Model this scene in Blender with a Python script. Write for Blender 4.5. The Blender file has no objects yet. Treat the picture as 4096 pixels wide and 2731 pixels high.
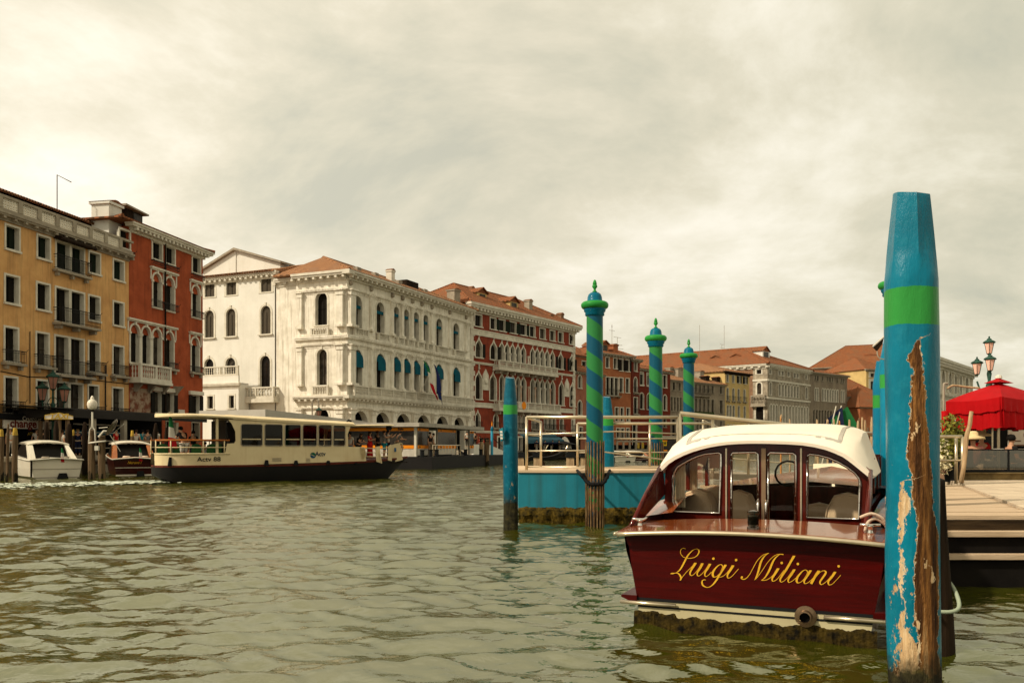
import bpy, math, random
import numpy as np
from mathutils import Vector, Matrix
random.seed(7)
SC = bpy.context.scene
COL = SC.collection
R = math.radians
# ---------------------------------------------------------------- camera
CX, HY, FP, CZ = 2048.0, 1785.0, 3483.0, 1.6      # principal column, horizon row, focal length (photo pixels), eye height
cam = bpy.data.cameras.new('camera'); camo = bpy.data.objects.new('camera', cam); COL.objects.link(camo)
camo.location = (0, 0, CZ); camo.rotation_euler = (R(90), 0, 0)
cam.lens = 36 * FP / 4096; cam.sensor_width = 36; cam.shift_y = (HY - 1365.5) / 4096
cam.clip_start = .1; cam.clip_end = 3000
SC.camera = camo
# ---------------------------------------------------------------- sun and sky
SUN_AZ = Vector((-.90, -.436, 0)); SUN_EL = R(40)
sd = (SUN_AZ * math.cos(SUN_EL) + Vector((0, 0, math.sin(SUN_EL)))).normalized()
sun = bpy.data.lights.new('sun', 'SUN'); suno = bpy.data.objects.new('sun', sun); COL.objects.link(suno)
sun.energy = 3.9; sun.angle = R(2.0); sun.color = (1, .89, .72)
suno.rotation_euler = sd.to_track_quat('Z', 'Y').to_euler()
W = bpy.data.worlds.new('World'); SC.world = W; W.use_nodes = True
nt = W.node_tree; nt.nodes.clear()
def lk(t, a, b): t.links.new(a, b)
def ramp(t, fac, stops, interp='LINEAR'):
    n = t.nodes.new('ShaderNodeValToRGB'); n.color_ramp.interpolation = interp
    e = n.color_ramp.elements
    while len(e) > 1: e.remove(e[-1])
    e[0].position = stops[0][0]; c = stops[0][1]; e[0].color = (*c, 1) if len(c) == 3 else c
    for p, c in stops[1:]:
        x = e.new(p); x.color = (*c, 1) if len(c) == 3 else c
    lk(t, fac, n.inputs[0]); return n.outputs[0]
def math_(t, op, a, b=None, clamp=False):
    n = t.nodes.new('ShaderNodeMath'); n.operation = op; n.use_clamp = clamp
    for i, x in enumerate((a, b)):
        if x is None: continue
        if isinstance(x, (int, float)): n.inputs[i].default_value = x
        else: lk(t, x, n.inputs[i])
    return n.outputs[0]
def mixc(t, fac, a, b, blend='MIX'):
    n = t.nodes.new('ShaderNodeMix'); n.data_type = 'RGBA'; n.blend_type = blend
    for i, x in ((0, fac), (6, a), (7, b)):
        if isinstance(x, (int, float)): n.inputs[i].default_value = x
        elif isinstance(x, tuple): n.inputs[i].default_value = (*x, 1)
        else: lk(t, x, n.inputs[i])
    return n.outputs[2]
def noise(t, vec, scale, detail=4, rough=.55, dist=0):
    n = t.nodes.new('ShaderNodeTexNoise'); n.inputs['Scale'].default_value = scale
    n.inputs['Detail'].default_value = detail; n.inputs['Roughness'].default_value = rough; n.inputs['Distortion'].default_value = dist
    if vec is not None: lk(t, vec, n.inputs['Vector'])
    return n.outputs[0]
def mapping(t, vec, scale=(1, 1, 1), rot=(0, 0, 0), loc=(0, 0, 0)):
    n = t.nodes.new('ShaderNodeMapping'); n.inputs['Scale'].default_value = scale; n.inputs['Rotation'].default_value = rot
    n.inputs['Location'].default_value = loc; lk(t, vec, n.inputs['Vector']); return n.outputs[0]
tc = nt.nodes.new('ShaderNodeTexCoord').outputs['Generated']
sky = nt.nodes.new('ShaderNodeTexSky'); sky.sky_type = 'NISHITA'; sky.sun_disc = False
sky.sun_elevation = SUN_EL; sky.sun_rotation = math.atan2(sd.x, sd.y); sky.air_density = 1.3; sky.dust_density = 3
skyc = mixc(nt, 1.0, sky.outputs[0], (.085, .085, .085), 'MULTIPLY')
sep = nt.nodes.new('ShaderNodeSeparateXYZ'); lk(nt, tc, sep.inputs[0])
zc = math_(nt, 'MAXIMUM', sep.outputs[2], 0.0)
den = math_(nt, 'ADD', zc, .30)
cmb = nt.nodes.new('ShaderNodeCombineXYZ')        # project the direction on a high flat cloud layer
lk(nt, math_(nt, 'DIVIDE', sep.outputs[0], den), cmb.inputs[0]); lk(nt, math_(nt, 'DIVIDE', sep.outputs[1], den), cmb.inputs[1])
cl = mapping(nt, cmb.outputs[0], scale=(1.7, 1.7, 1), rot=(0, 0, R(25)), loc=(3.9, 1.3, 0))
n1 = noise(nt, cl, 1.0, 11, .62, .3); n2 = noise(nt, mapping(nt, cmb.outputs[0], scale=(1.1, 2.0, 1), rot=(0, 0, R(-30)), loc=(7, 2, 0)), 1.3, 8, .6, .5)
nn = math_(nt, 'ADD', math_(nt, 'MULTIPLY', n1, .78), math_(nt, 'MULTIPLY', n2, .22))
cloud = ramp(nt, nn, [(.36, (.62, .60, .48)), (.43, (.70, .66, .52)), (.49, (.79, .73, .575)), (.55, (.90, .835, .68)), (.64, (1.04, .97, .83))])
lr = math_(nt, 'MULTIPLY_ADD', sep.outputs[0], -.9); nt.nodes[-1].inputs[2].default_value = .5; nt.nodes[-1].use_clamp = True
cloud = mixc(nt, 1.0, cloud, ramp(nt, lr, [(0, (.88, .90, .88)), (.5, (.97, .97, .96)), (1, (1.16, 1.15, 1.14))]), 'MULTIPLY')
cover = ramp(nt, nn, [(.28, (.88, .88, .88)), (.42, (.98, .98, .98))])
skymix = mixc(nt, cover, skyc, cloud)
# hazy overcast: cloud deck is brighter overhead than near the horizon
zb = ramp(nt, zc, [(0, (1, 1, 1)), (.40, (1.0, 1.0, 1.0)), (.75, (1.05, 1.03, 1.0)), (1, (1.1, 1.08, 1.02))])
skymix = mixc(nt, 1.0, skymix, zb, 'MULTIPLY')
bg = nt.nodes.new('ShaderNodeBackground'); bg.inputs[1].default_value = 1.0
lk(nt, skymix, bg.inputs[0]); out = nt.nodes.new('ShaderNodeOutputWorld'); lk(nt, bg.outputs[0], out.inputs[0])
SC.view_settings.view_transform = 'Standard'; SC.view_settings.look = 'None'
SC.view_settings.exposure = .08; SC.view_settings.gamma = 1
SC.cycles.use_adaptive_sampling = True; SC.cycles.adaptive_threshold = .02
SC.cycles.max_bounces = 6; SC.cycles.transparent_max_bounces = 12; SC.cycles.caustics_reflective = False
SC.cycles.caustics_refractive = False; SC.cycles.use_denoising = True; SC.cycles.sample_clamp_indirect = 6

# ---------------------------------------------------------------- photo measurements -> points in the place
def P(px, py, Y): return Vector(((px - CX) / FP * Y, Y, CZ - (py - HY) / FP * Y))
CR = {1: (0, 700, .38271), 2: (0, 1250, .44643), 3: (780, 950, .44637), 4: (1300, 1000, .44643), 5: (1750, 1100, .38258),
      6: (620, 1600, .28912), 7: (1250, 1600, .34014), 8: (1950, 1500, .41445), 9: (2200, 1080, .33167), 10: (2550, 1300, .28706),
      11: (3000, 1300, .28694), 12: (2450, 1680, .46769), 13: (2450, 2050, .48895), 14: (3500, 750, .47833), 15: (3400, 1450, .41453),
      16: (3500, 1900, .52978), 17: (2300, 1600, .23384), 18: (3700, 1500, .28696), 19: (1800, 1500, .2551), 20: (3100, 1550, .21259),
      21: (2660, 2170, .13605), 22: (2940, 2190, .09565), 23: (3060, 2190, .13605), 24: (0, 1500, .29762)}
def k(c, x, y): a = CR[c]; return a[0] + x * a[2], a[1] + y * a[2]
class Fr:
    """a vertical plane in the place: origin, unit direction along it; local y points away behind it"""
    def __init__(s, ax, ay, dx, dy):
        l = math.hypot(dx, dy); s.a = (ax, ay); s.d = (dx / l, dy / l); s.n = (-dy / l, dx / l)
        s.rz = math.atan2(dy, dx)
    def uz(s, px, py, off=0.0):
        r = (px - CX) / FP; ax = s.a[0] + off * s.n[0]; ay = s.a[1] + off * s.n[1]
        u = (r * ay - ax) / (s.d[0] - r * s.d[1]); Y = ay + u * s.d[1]
        return u, CZ - (py - HY) / FP * Y
    def u(s, px, off=0.0): return s.uz(px, HY, off)[0]
    def w(s, u, y=0.0, z=0.0): return Vector((s.a[0] + u * s.d[0] + y * s.n[0], s.a[1] + u * s.d[1] + y * s.n[1], z))
    def M(s): return Matrix.Translation((s.a[0], s.a[1], 0)) @ Matrix.Rotation(s.rz, 4, 'Z')
# ---------------------------------------------------------------- objects
def tag(o, label=None, cat=None, group=None, kind=None):
    if label: o['label'] = label
    if cat: o['category'] = cat
    if group: o['group'] = group
    if kind: o['kind'] = kind
    return o
def thing(name, label, cat, loc=(0, 0, 0), rz=0.0, group=None):
    o = bpy.data.objects.new(name, None); COL.objects.link(o); o.location = loc; o.rotation_euler = (0, 0, rz)
    o.empty_display_size = .2
    return tag(o, label, cat, group)
def fthing(name, label, cat, F, group=None): return thing(name, label, cat, (F.a[0], F.a[1], 0), F.rz, group)
class MB:
    def __init__(s, T=None): s.v = []; s.f = []; s.m = []; s.mi = 0; s.T = T
    def add(s, vs, fs):
        b = len(s.v)
        if s.T is not None: vs = [tuple(s.T @ Vector(p)) for p in vs]
        s.v += [tuple(p) for p in vs]
        for f in fs: s.f.append([b + i for i in f]); s.m.append(s.mi)
        return s
    def box(s, x0, x1, y0, y1, z0, z1):
        if x0 > x1: x0, x1 = x1, x0
        if y0 > y1: y0, y1 = y1, y0
        if z0 > z1: z0, z1 = z1, z0
        return s.add([(x0, y0, z0), (x1, y0, z0), (x1, y1, z0), (x0, y1, z0), (x0, y0, z1), (x1, y0, z1), (x1, y1, z1), (x0, y1, z1)],
                     [(0, 3, 2, 1), (4, 5, 6, 7), (0, 1, 5, 4), (1, 2, 6, 5), (2, 3, 7, 6), (3, 0, 4, 7)])
    def poly(s, pts): return s.add(pts, [list(range(len(pts)))])
    def prism(s, p2, y0, y1):           # polygon in x,z pushed along y
        n = len(p2); v = [(x, y0, z) for x, z in p2] + [(x, y1, z) for x, z in p2]
        return s.add(v, [list(range(n)), list(range(2 * n - 1, n - 1, -1))] + [(i, (i + 1) % n, n + (i + 1) % n, n + i) for i in range(n)])
    def plan(s, p2, z0, z1):            # polygon in x,y pushed along z
        n = len(p2); v = [(x, y, z0) for x, y in p2] + [(x, y, z1) for x, y in p2]
        return s.add(v, [list(range(n))[::-1], list(range(n, 2 * n))] + [(i, (i + 1) % n, n + (i + 1) % n, n + i) for i in range(n)])
    def lathe(s, prof, n=16, c=(0, 0, 0), axis=None):
        v = []; f = []
        for r, z in prof:
            for i in range(n):
                a = 2 * math.pi * i / n; v.append((r * math.cos(a), r * math.sin(a), z))
        for j in range(len(prof) - 1):
            for i in range(n): f.append((j * n + i, j * n + (i + 1) % n, (j + 1) * n + (i + 1) % n, (j + 1) * n + i))
        if prof[0][0] > 1e-5: f.append(list(range(n))[::-1])
        if prof[-1][0] > 1e-5: f.append([(len(prof) - 1) * n + i for i in range(n)])
        if axis is not None:
            q = Vector((0, 0, 1)).rotation_difference(Vector(axis).normalized()); v = [q @ Vector(p) for p in v]
        return s.add([(p[0] + c[0], p[1] + c[1], p[2] + c[2]) for p in v], f)
    def tube(s, pts, r, n=8, cap=True):
        pts = [Vector(p) for p in pts]; rr = r if isinstance(r, (list, tuple)) else [r] * len(pts); v = []; f = []
        ref = None
        for i, p in enumerate(pts):
            d = (pts[min(i + 1, len(pts) - 1)] - pts[max(i - 1, 0)]).normalized()
            if ref is None:
                ref = Vector((0, 0, 1)) if abs(d.z) < .9 else Vector((1, 0, 0))
            a = (ref - d * ref.dot(d))
            if a.length < 1e-4: a = d.orthogonal()
            a.normalize(); ref = a; b = d.cross(a)
            for j in range(n):
                t = 2 * math.pi * j / n; v.append(p + (a * math.cos(t) + b * math.sin(t)) * rr[i])
        for i in range(len(pts) - 1):
            for j in range(n): f.append((i * n + j, i * n + (j + 1) % n, (i + 1) * n + (j + 1) % n, (i + 1) * n + j))
        if cap: f.append(list(range(n))[::-1]); f.append([(len(pts) - 1) * n + j for j in range(n)])
        return s.add(v, f)
    def loft(s, secs, closed=True, cap=True):
        n = len(secs[0]); v = [p for q in secs for p in q]; f = []
        for i in range(len(secs) - 1):
            for j in range(n if closed else n - 1): f.append((i * n + j, i * n + (j + 1) % n, (i + 1) * n + (j + 1) % n, (i + 1) * n + j))
        if cap and closed: f.append(list(range(n))[::-1]); f.append([(len(secs) - 1) * n + j for j in range(n)])
        return s.add(v, f)
    def build(s, name, mats, parent=None, smooth=False, loc=None, rz=None, label=None, cat=None, group=None, kind=None):
        me = bpy.data.meshes.new(name); me.from_pydata(s.v, [], s.f)
        if not isinstance(mats, (list, tuple)): mats = [mats]
        for m in mats: me.materials.append(m)
        if len(mats) > 1: me.polygons.foreach_set('material_index', [min(i, len(mats) - 1) for i in s.m])
        if smooth: me.polygons.foreach_set('use_smooth', [True] * len(s.f))
        me.update()
        o = bpy.data.objects.new(name, me); COL.objects.link(o)
        if smooth == 'auto':
            try: me.set_sharp_from_angle(angle=R(38))
            except Exception: pass
        if parent is not None: o.parent = parent
        if loc is not None: o.location = loc
        if rz is not None: o.rotation_euler = (0, 0, rz)
        return tag(o, label, cat, group, kind)
def kids(o): return [c for c in bpy.data.objects if c.parent == o]
def copy_tree(o, parent=None, loc=None, rz=None):
    c = o.copy(); COL.objects.link(c)
    if parent is not None: c.parent = parent
    for ch in o.children: copy_tree(ch, c)
    if loc is not None: c.location = loc
    if rz is not None: c.rotation_euler = (0, 0, rz)
    return c
def textobj(name, body, size, mat, parent, M, bold=0.0, extrude=.004, shear=0.0, align='CENTER', sx=1.0):
    cu = bpy.data.curves.new(name, 'FONT'); cu.body = body; cu.size = size; cu.offset = bold; cu.extrude = extrude; cu.shear = shear
    cu.align_x = align; cu.align_y = 'CENTER'; cu.resolution_u = 3
    t = bpy.data.objects.new('tmp', cu); COL.objects.link(t)
    bpy.context.view_layer.update()
    me = bpy.data.meshes.new_from_object(t.evaluated_get(bpy.context.evaluated_depsgraph_get()))
    bpy.data.objects.remove(t); bpy.data.curves.remove(cu)
    me.transform(Matrix.Diagonal((sx, 1, 1, 1))); me.transform(M); me.materials.clear(); me.materials.append(mat)
    o = bpy.data.objects.new(name, me); COL.objects.link(o); o.parent = parent
    return o
def facing(x, y, z, rz=0.0):            # text standing on local plane y, read from -y
    return Matrix.Translation((x, y, z)) @ Matrix.Rotation(rz, 4, 'Z') @ Matrix.Rotation(R(90), 4, 'X')
# ---------------------------------------------------------------- materials
MATS = {}
def mat(name, c1, c2=None, scale=1.5, rough=.8, bump=.0, bscale=20, streak=0.0, sc=None, metal=0.0, spec=.08, coat=0.0, lo=.35, hi=.65, gen=False, trans=0.0, grain=None):
    if name in MATS: return MATS[name]
    m = bpy.data.materials.new(name); m.use_nodes = True; t = m.node_tree; b = t.nodes['Principled BSDF']
    b.inputs['Roughness'].default_value = rough; b.inputs['Metallic'].default_value = metal
    b.inputs['Specular IOR Level'].default_value = spec; b.inputs['Coat Weight'].default_value = coat
    b.inputs['Coat Roughness'].default_value = .05; b.inputs['Transmission Weight'].default_value = trans
    tcn = t.nodes.new('ShaderNodeTexCoord').outputs['Object']
    c2 = c2 or tuple(x * .72 for x in c1)
    vec = mapping(t, tcn, scale=grain) if grain else tcn
    f = noise(t, vec, scale, 6, .62)
    col = ramp(t, f, [(lo, c2), (hi, c1)])
    if streak:
        s = noise(t, mapping(t, tcn, scale=(2.2, 2.2, .12)), 1.6, 5, .7)
        s = ramp(t, s, [(.50, (0, 0, 0)), (.72, (1, 1, 1))])
        col = mixc(t, math_(t, 'MULTIPLY', s, streak), col, sc or tuple(x * .35 for x in c1))
    lk(t, col, b.inputs['Base Color'])
    if bump:
        bn = t.nodes.new('ShaderNodeBump'); bn.inputs['Strength'].default_value = bump; bn.inputs['Distance'].default_value = .02
        lk(t, noise(t, vec, bscale, 5, .6), bn.inputs['Height']); lk(t, bn.outputs[0], b.inputs['Normal'])
    MATS[name] = m; return m
def tile_mat(name, c1, c2, c3):
    m = bpy.data.materials.new(name); m.use_nodes = True; t = m.node_tree; b = t.nodes['Principled BSDF']; b.inputs['Roughness'].default_value = .9; b.inputs['Specular IOR Level'].default_value = .05
    tcn = t.nodes.new('ShaderNodeTexCoord').outputs['Object']
    br = t.nodes.new('ShaderNodeTexBrick'); br.inputs['Scale'].default_value = 1; br.inputs['Brick Width'].default_value = .32; br.inputs['Row Height'].default_value = .42
    br.inputs['Mortar Size'].default_value = .035; br.inputs['Color1'].default_value = (*c1, 1); br.inputs['Color2'].default_value = (*c2, 1); br.inputs['Mortar'].default_value = (*[x * .35 for x in c3], 1)
    lk(t, tcn, br.inputs['Vector'])
    f = noise(t, tcn, .55, 7, .7); g = noise(t, tcn, 5, 3, .6)
    col = mixc(t, ramp(t, f, [(.45, (0, 0, 0)), (.68, (1, 1, 1))]), br.outputs[0], c3)
    col = mixc(t, ramp(t, g, [(.4, (0, 0, 0)), (.75, (.6, .6, .6))]), col, tuple(x * .5 for x in c2))
    lk(t, col, b.inputs['Base Color'])
    wv = t.nodes.new('ShaderNodeTexWave'); wv.inputs['Scale'].default_value = 1.3; wv.bands_direction = 'X'; lk(t, tcn, wv.inputs['Vector'])
    bn = t.nodes.new('ShaderNodeBump'); bn.inputs['Strength'].default_value = .9; bn.inputs['Distance'].default_value = .08
    lk(t, wv.outputs[1], bn.inputs['Height']); lk(t, bn.outputs[0], b.inputs['Normal'])
    return m
M_tile = tile_mat('roof_tiles', (.37, .135, .056), (.29, .10, .044), (.20, .105, .055))
M_tile2 = tile_mat('pale_roof_tiles', (.46, .23, .11), (.36, .17, .08), (.26, .145, .085))
M_yellow = mat('yellow_plaster', (.66, .38, .15), (.50, .265, .10), .6, .9, .3, 8, .6, (.16, .10, .05))
M_red = mat('red_plaster', (.40, .088, .034), (.26, .055, .022), .8, .9, .3, 8, .5, (.10, .03, .015))
M_bembo = mat('dark_red_plaster', (.28, .056, .029), (.17, .035, .019), .8, .9, .3, 8, .6, (.08, .02, .015))
M_white = mat('white_stone', (.82, .765, .65), (.63, .58, .47), .9, .85, .3, 10, .7, (.27, .21, .13))
M_wall = mat('white_plaster', (.74, .71, .63), (.63, .60, .52), .3, .9, .15, 8, .15, (.40, .33, .22))
M_stone = mat('grey_stone', (.40, .34, .25), (.20, .165, .12), .8, .85, .3, 12, .45, (.10, .08, .055))
M_trim = mat('window_stone', (.68, .63, .52), (.52, .475, .38), 1.2, .85)
M_trimd = mat('weathered_stone', (.36, .31, .23), (.24, .20, .15), 1.2, .85, streak=.3)
M_orange = mat('orange_plaster', (.40, .145, .06), (.26, .085, .04), .35, .9, .2, 8, .5, (.12, .05, .03))
M_pink = mat('pink_plaster', (.36, .15, .09), (.24, .09, .055), .35, .9, .2, 8, .5, (.11, .05, .035))
M_deep = mat('deep_red_plaster', (.16, .028, .014), (.11, .02, .012), .4, .9)
M_grey = mat('grey_plaster', (.30, .245, .175), (.19, .15, .11), .3, .9, .2, 8, .5, (.08, .06, .04))
M_ochre = mat('pale_yellow_plaster', (.58, .42, .17), (.46, .32, .13), .4, .9, .1, 8, .2)
M_brick = mat('brown_brick', (.26, .15, .085), (.16, .09, .055), .6, .9, .3, 12)
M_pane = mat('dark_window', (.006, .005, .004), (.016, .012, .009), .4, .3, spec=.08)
M_panel = mat('curtained_window', (.075, .06, .042), (.012, .010, .007), 1.2, .3, spec=.12)
M_shut = mat('green_shutter', (.012, .019, .010), (.007, .010, .006), 2, .8, grain=(8, 8, .3))
M_shutk = mat('black_shutter', (.008, .007, .005), (.014, .011, .008), 2, .8, grain=(8, 8, .3))
M_shutg = mat('grey_brown_shutter', (.085, .068, .045), (.05, .04, .028), 2, .7, grain=(9, 9, .3))
M_iron = mat('black_iron', (.008, .0065, .0055), None, 3, .7, spec=.3)
M_teal = mat('teal_canvas', (.004, .085, .12), (.003, .06, .09), 1, .8)
M_pave = mat('quay_stone', (.36, .30, .22), (.26, .21, .15), .6, .85)
M_woodk = mat('dark_old_wood', (.028, .016, .008), (.008, .005, .003), 2.2, .85, .7, 8, grain=(3, 3, .35))
M_woodp = mat('weathered_pile_wood', (.17, .11, .06), (.06, .038, .02), 2.2, .85, .7, 8, grain=(4, 4, .35))
M_stick = mat('pale_stick_wood', (.52, .36, .20), (.28, .18, .10), 3, .85, .5, 8, grain=(4, 4, .8))
M_alg = mat('black_waterline_growth', (.006, .005, .003), (.02, .017, .006), 6, .5, .8, 25)
M_steel = mat('satin_steel', (.62, .52, .36), (.50, .42, .29), 3, .28, metal=.85)
M_chrome = mat('chrome', (.75, .70, .62), None, 3, .12, metal=1)
M_cream = mat('cream_boat_paint', (.70, .58, .35), (.60, .47, .27), .7, .45, streak=.25, sc=(.42, .26, .12))
M_black = mat('black_hull_paint', (.003, .0026, .0024), (.007, .005, .004), 1, .7, spec=.2)
M_wgel = mat('white_boat_gelcoat', (.72, .66, .53), (.66, .59, .46), 1, .25, coat=.3)
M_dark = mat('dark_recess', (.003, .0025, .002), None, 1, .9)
M_awn = mat('charcoal_awning', (.036, .032, .029), (.026, .023, .020), .6, .9)
M_orangep = mat('orange_sign', (.85, .27, .01), (.75, .22, .01), 1, .6)
M_signw = mat('white_sign', (.66, .60, .50), None, 1, .6)
M_letter = mat('black_lettering', (.004, .004, .0045), None, 1, .7, spec=.2)
M_blue = mat('blue_paint', (.001, .13, .20), (.001, .10, .16), 3, .35, .35, 14, coat=.08)
M_teald = mat('teal_pontoon_paint', (.022, .21, .27), (.018, .16, .21), .9, .55, .2, 8, .6, (.03, .075, .07))
M_green = mat('green_paint', (.03, .27, .045), (.02, .21, .035), 3, .4, .1, 14, coat=.08)
M_flagg = mat('flag_green', (.02, .16, .05)); M_flagw = mat('flag_white', (.65, .6, .5)); M_flagr = mat('flag_red', (.45, .015, .02)); M_flagb = mat('flag_blue', (.012, .02, .09))
def glass(name, tint=(.9, .85, .75), fres=1.0, alpha=.12):
    m = bpy.data.materials.new(name); m.use_nodes = True; t = m.node_tree; t.nodes.clear()
    o = t.nodes.new('ShaderNodeOutputMaterial'); tr = t.nodes.new('ShaderNodeBsdfTransparent'); tr.inputs[0].default_value = (*tint, 1)
    g = t.nodes.new('ShaderNodeBsdfGlossy'); g.inputs['Roughness'].default_value = .03; g.inputs[0].default_value = (.9, .85, .75, 1)
    lw = t.nodes.new('ShaderNodeFresnel'); lw.inputs[0].default_value = 1.35
    mx = t.nodes.new('ShaderNodeMixShader'); lk(t, math_(t, 'ADD', lw.outputs[0], alpha * .5), mx.inputs[0]); lk(t, tr.outputs[0], mx.inputs[1]); lk(t, g.outputs[0], mx.inputs[2]); lk(t, mx.outputs[0], o.inputs[0])
    return m
M_glass = glass('clear_glass', (.96, .93, .86), .0, .0); M_glassd = glass('smoked_glass', (.30, .27, .22), .0, .0)
# ---------------------------------------------------------------- building pieces (local: x along the front, y into the house, z up)
OG = [(1, 0), (.99, .16), (.93, .32), (.80, .47), (.60, .59), (.38, .69), (.20, .79), (.09, .89), (0, 1)]
def outline(kind, a, b, z0, z1):
    c = (a + b) / 2; h = (b - a) / 2
    if kind == 'rect': return [(a, z0), (a, z1), (b, z1), (b, z0)]
    if kind == 'arch':
        zs = z1 - h; return [(a, z0)] + [(c - h * math.cos(math.pi * i / 12), zs + h * math.sin(math.pi * i / 12)) for i in range(13)] + [(b, z0)]
    e = h * 1.9; zs = z1 - e
    return [(a, z0)] + [(c - h * x, zs + e * z) for x, z in OG] + [(c + h * x, zs + e * z) for x, z in OG[::-1][1:]] + [(b, z0)]
def offs(ol, t):
    r = []
    for i, p in enumerate(ol):
        if i == 0: r.append((p[0] - t, p[1])); continue
        if i == len(ol) - 1: r.append((p[0] + t, p[1])); continue
        a = ol[i - 1]; b = ol[i + 1]
        n1 = Vector((-(p[1] - a[1]), p[0] - a[0])).normalized() if (p[0] - a[0], p[1] - a[1]) != (0, 0) else Vector((0, 1))
        n2 = Vector((-(b[1] - p[1]), b[0] - p[0])).normalized()
        m = n1 + n2
        if m.length < .2: m = n1
        m.normalize(); q = t / max(.5, m.dot(n1)); r.append((p[0] + m.x * q, p[1] + m.y * q))
    return r
def window(par, kind, a, b, z0, z1, fm, pm, trim=.14, proud=.05, depth=.30, sill=.0, name='window', T=None, seam=True, bars=0, keep=0, label=None):
    if pm is M_pane and random.random() < .28: pm = M_panel
    ol = outline(kind, a, b, z0, z1); n = len(ol); m = MB(T); ou = offs(ol, trim)
    fr = [(x, -proud, z) for x, z in ol]; fo = [(x, -proud, z) for x, z in ou]; bk = [(x, depth, z) for x, z in ol]; ob = [(x, .0, z) for x, z in ou]
    m.add(fr + fo + bk + ob, [(i, i + 1, n + i + 1, n + i) for i in range(n - 1)] + [(i + 1, i, 2 * n + i, 2 * n + i + 1) for i in range(n - 1)] + [(n + i, n + i + 1, 3 * n + i + 1, 3 * n + i) for i in range(n - 1)])
    m.box(a - trim - sill * .5, b + trim + sill * .5, -proud - .04 - sill, depth, z0 - .14, z0)
    if keep: m.box((a + b) / 2 - .1, (a + b) / 2 + .1, -proud - .08, 0, z1 - .02, z1 + trim + .14)
    w = m.build(name, fm, par, label=label)
    q = MB(T); q.poly([(x, depth - .004, z) for x, z in ol][::-1])
    p = q.build('pane' if pm in (M_pane, M_panel) else 'shutter', pm, w)
    if seam:
        s = MB(T); c = (a + b) / 2; ww = .035 if pm in (M_pane, M_panel) else .018
        s.box(c - ww, c + ww, depth - .05, depth - .006, z0, z1 - (b - a) * .5 * (kind != 'rect'))
        for i in range(bars):
            zz = z0 + (z1 - z0) * (i + 1) / (bars + 1); s.box(a, b, depth - .045, depth - .007, zz - .025, zz + .025)
        s.build('glazing_bar', M_woodk if pm in (M_pane, M_panel) else M_dark, w)
    return w
def wall(par, u0, u1, z0, z1, wins, depth, m, name='wall', T=None, sides=True, y=0.0):
    """front sheet with real openings, side and back walls; wins = (kind,a,b,z0,z1)"""
    us = sorted({round(x, 4) for x in [u0, u1] + [q for w in wins for q in (w[1], w[2]) if u0 < q < u1]})
    zs = sorted({round(x, 4) for x in [z0, z1] + [q for w in wins for q in (w[3], w[4]) if z0 < q < z1]})
    B = MB(T)
    for i in range(len(us) - 1):
        a, b = us[i], us[i + 1]; cx = (a + b) / 2
        run = None
        for j in range(len(zs) - 1):
            c, d = zs[j], zs[j + 1]; cz = (c + d) / 2
            hole = any(w[1] < cx < w[2] and w[3] < cz < w[4] for w in wins)
            if not hole:
                if run and run[1] == c: run[1] = d
                else:
                    if run: B.poly([(a, y, run[0]), (b, y, run[0]), (b, y, run[1]), (a, y, run[1])])
                    run = [c, d]
        if run: B.poly([(a, y, run[0]), (b, y, run[0]), (b, y, run[1]), (a, y, run[1])])
    for w in wins:
        if w[0] != 'rect':
            ol = outline(*w)[1:-1]
            for p, q in zip(ol[:-1], ol[1:]):
                if abs(p[0] - q[0]) > 1e-6: B.poly([(p[0], y, p[1]), (q[0], y, q[1]), (q[0], y, w[4]), (p[0], y, w[4])])
    if sides:
        B.poly([(u0, y, z0), (u0, y, z1), (u0, depth, z1), (u0, depth, z0)]); B.poly([(u1, y, z0), (u1, depth, z0), (u1, depth, z1), (u1, y, z1)])
        B.poly([(u0, depth, z0), (u0, depth, z1), (u1, depth, z1), (u1, depth, z0)])
    return B.build(name, m, par)
def cornice(par, u0, u1, z, h, out, m, dent=.0, dw=.22, T=None, name='cornice', ret=True):
    """moulded shelf with its top at z, height h, with brackets beneath"""
    B = MB(T)
    for f0, f1, o in ((0, .28, 1), (.28, .5, .86), (.5, .72, .35), (.72, 1, .22)):
        B.box(u0 - (out * o if ret else 0), u1 + (out * o if ret else 0), -out * o, .05, z - h * f1, z - h * f0)
    if dent:
        n = max(2, int((u1 - u0) / dent))
        for i in range(n + 1):
            c = u0 + (u1 - u0) * i / n; B.box(c - dw / 2, c + dw / 2, -out * .8, -out * .36, z - h * .80, z - h * .502)
    return B.build(name, m, par)
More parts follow.
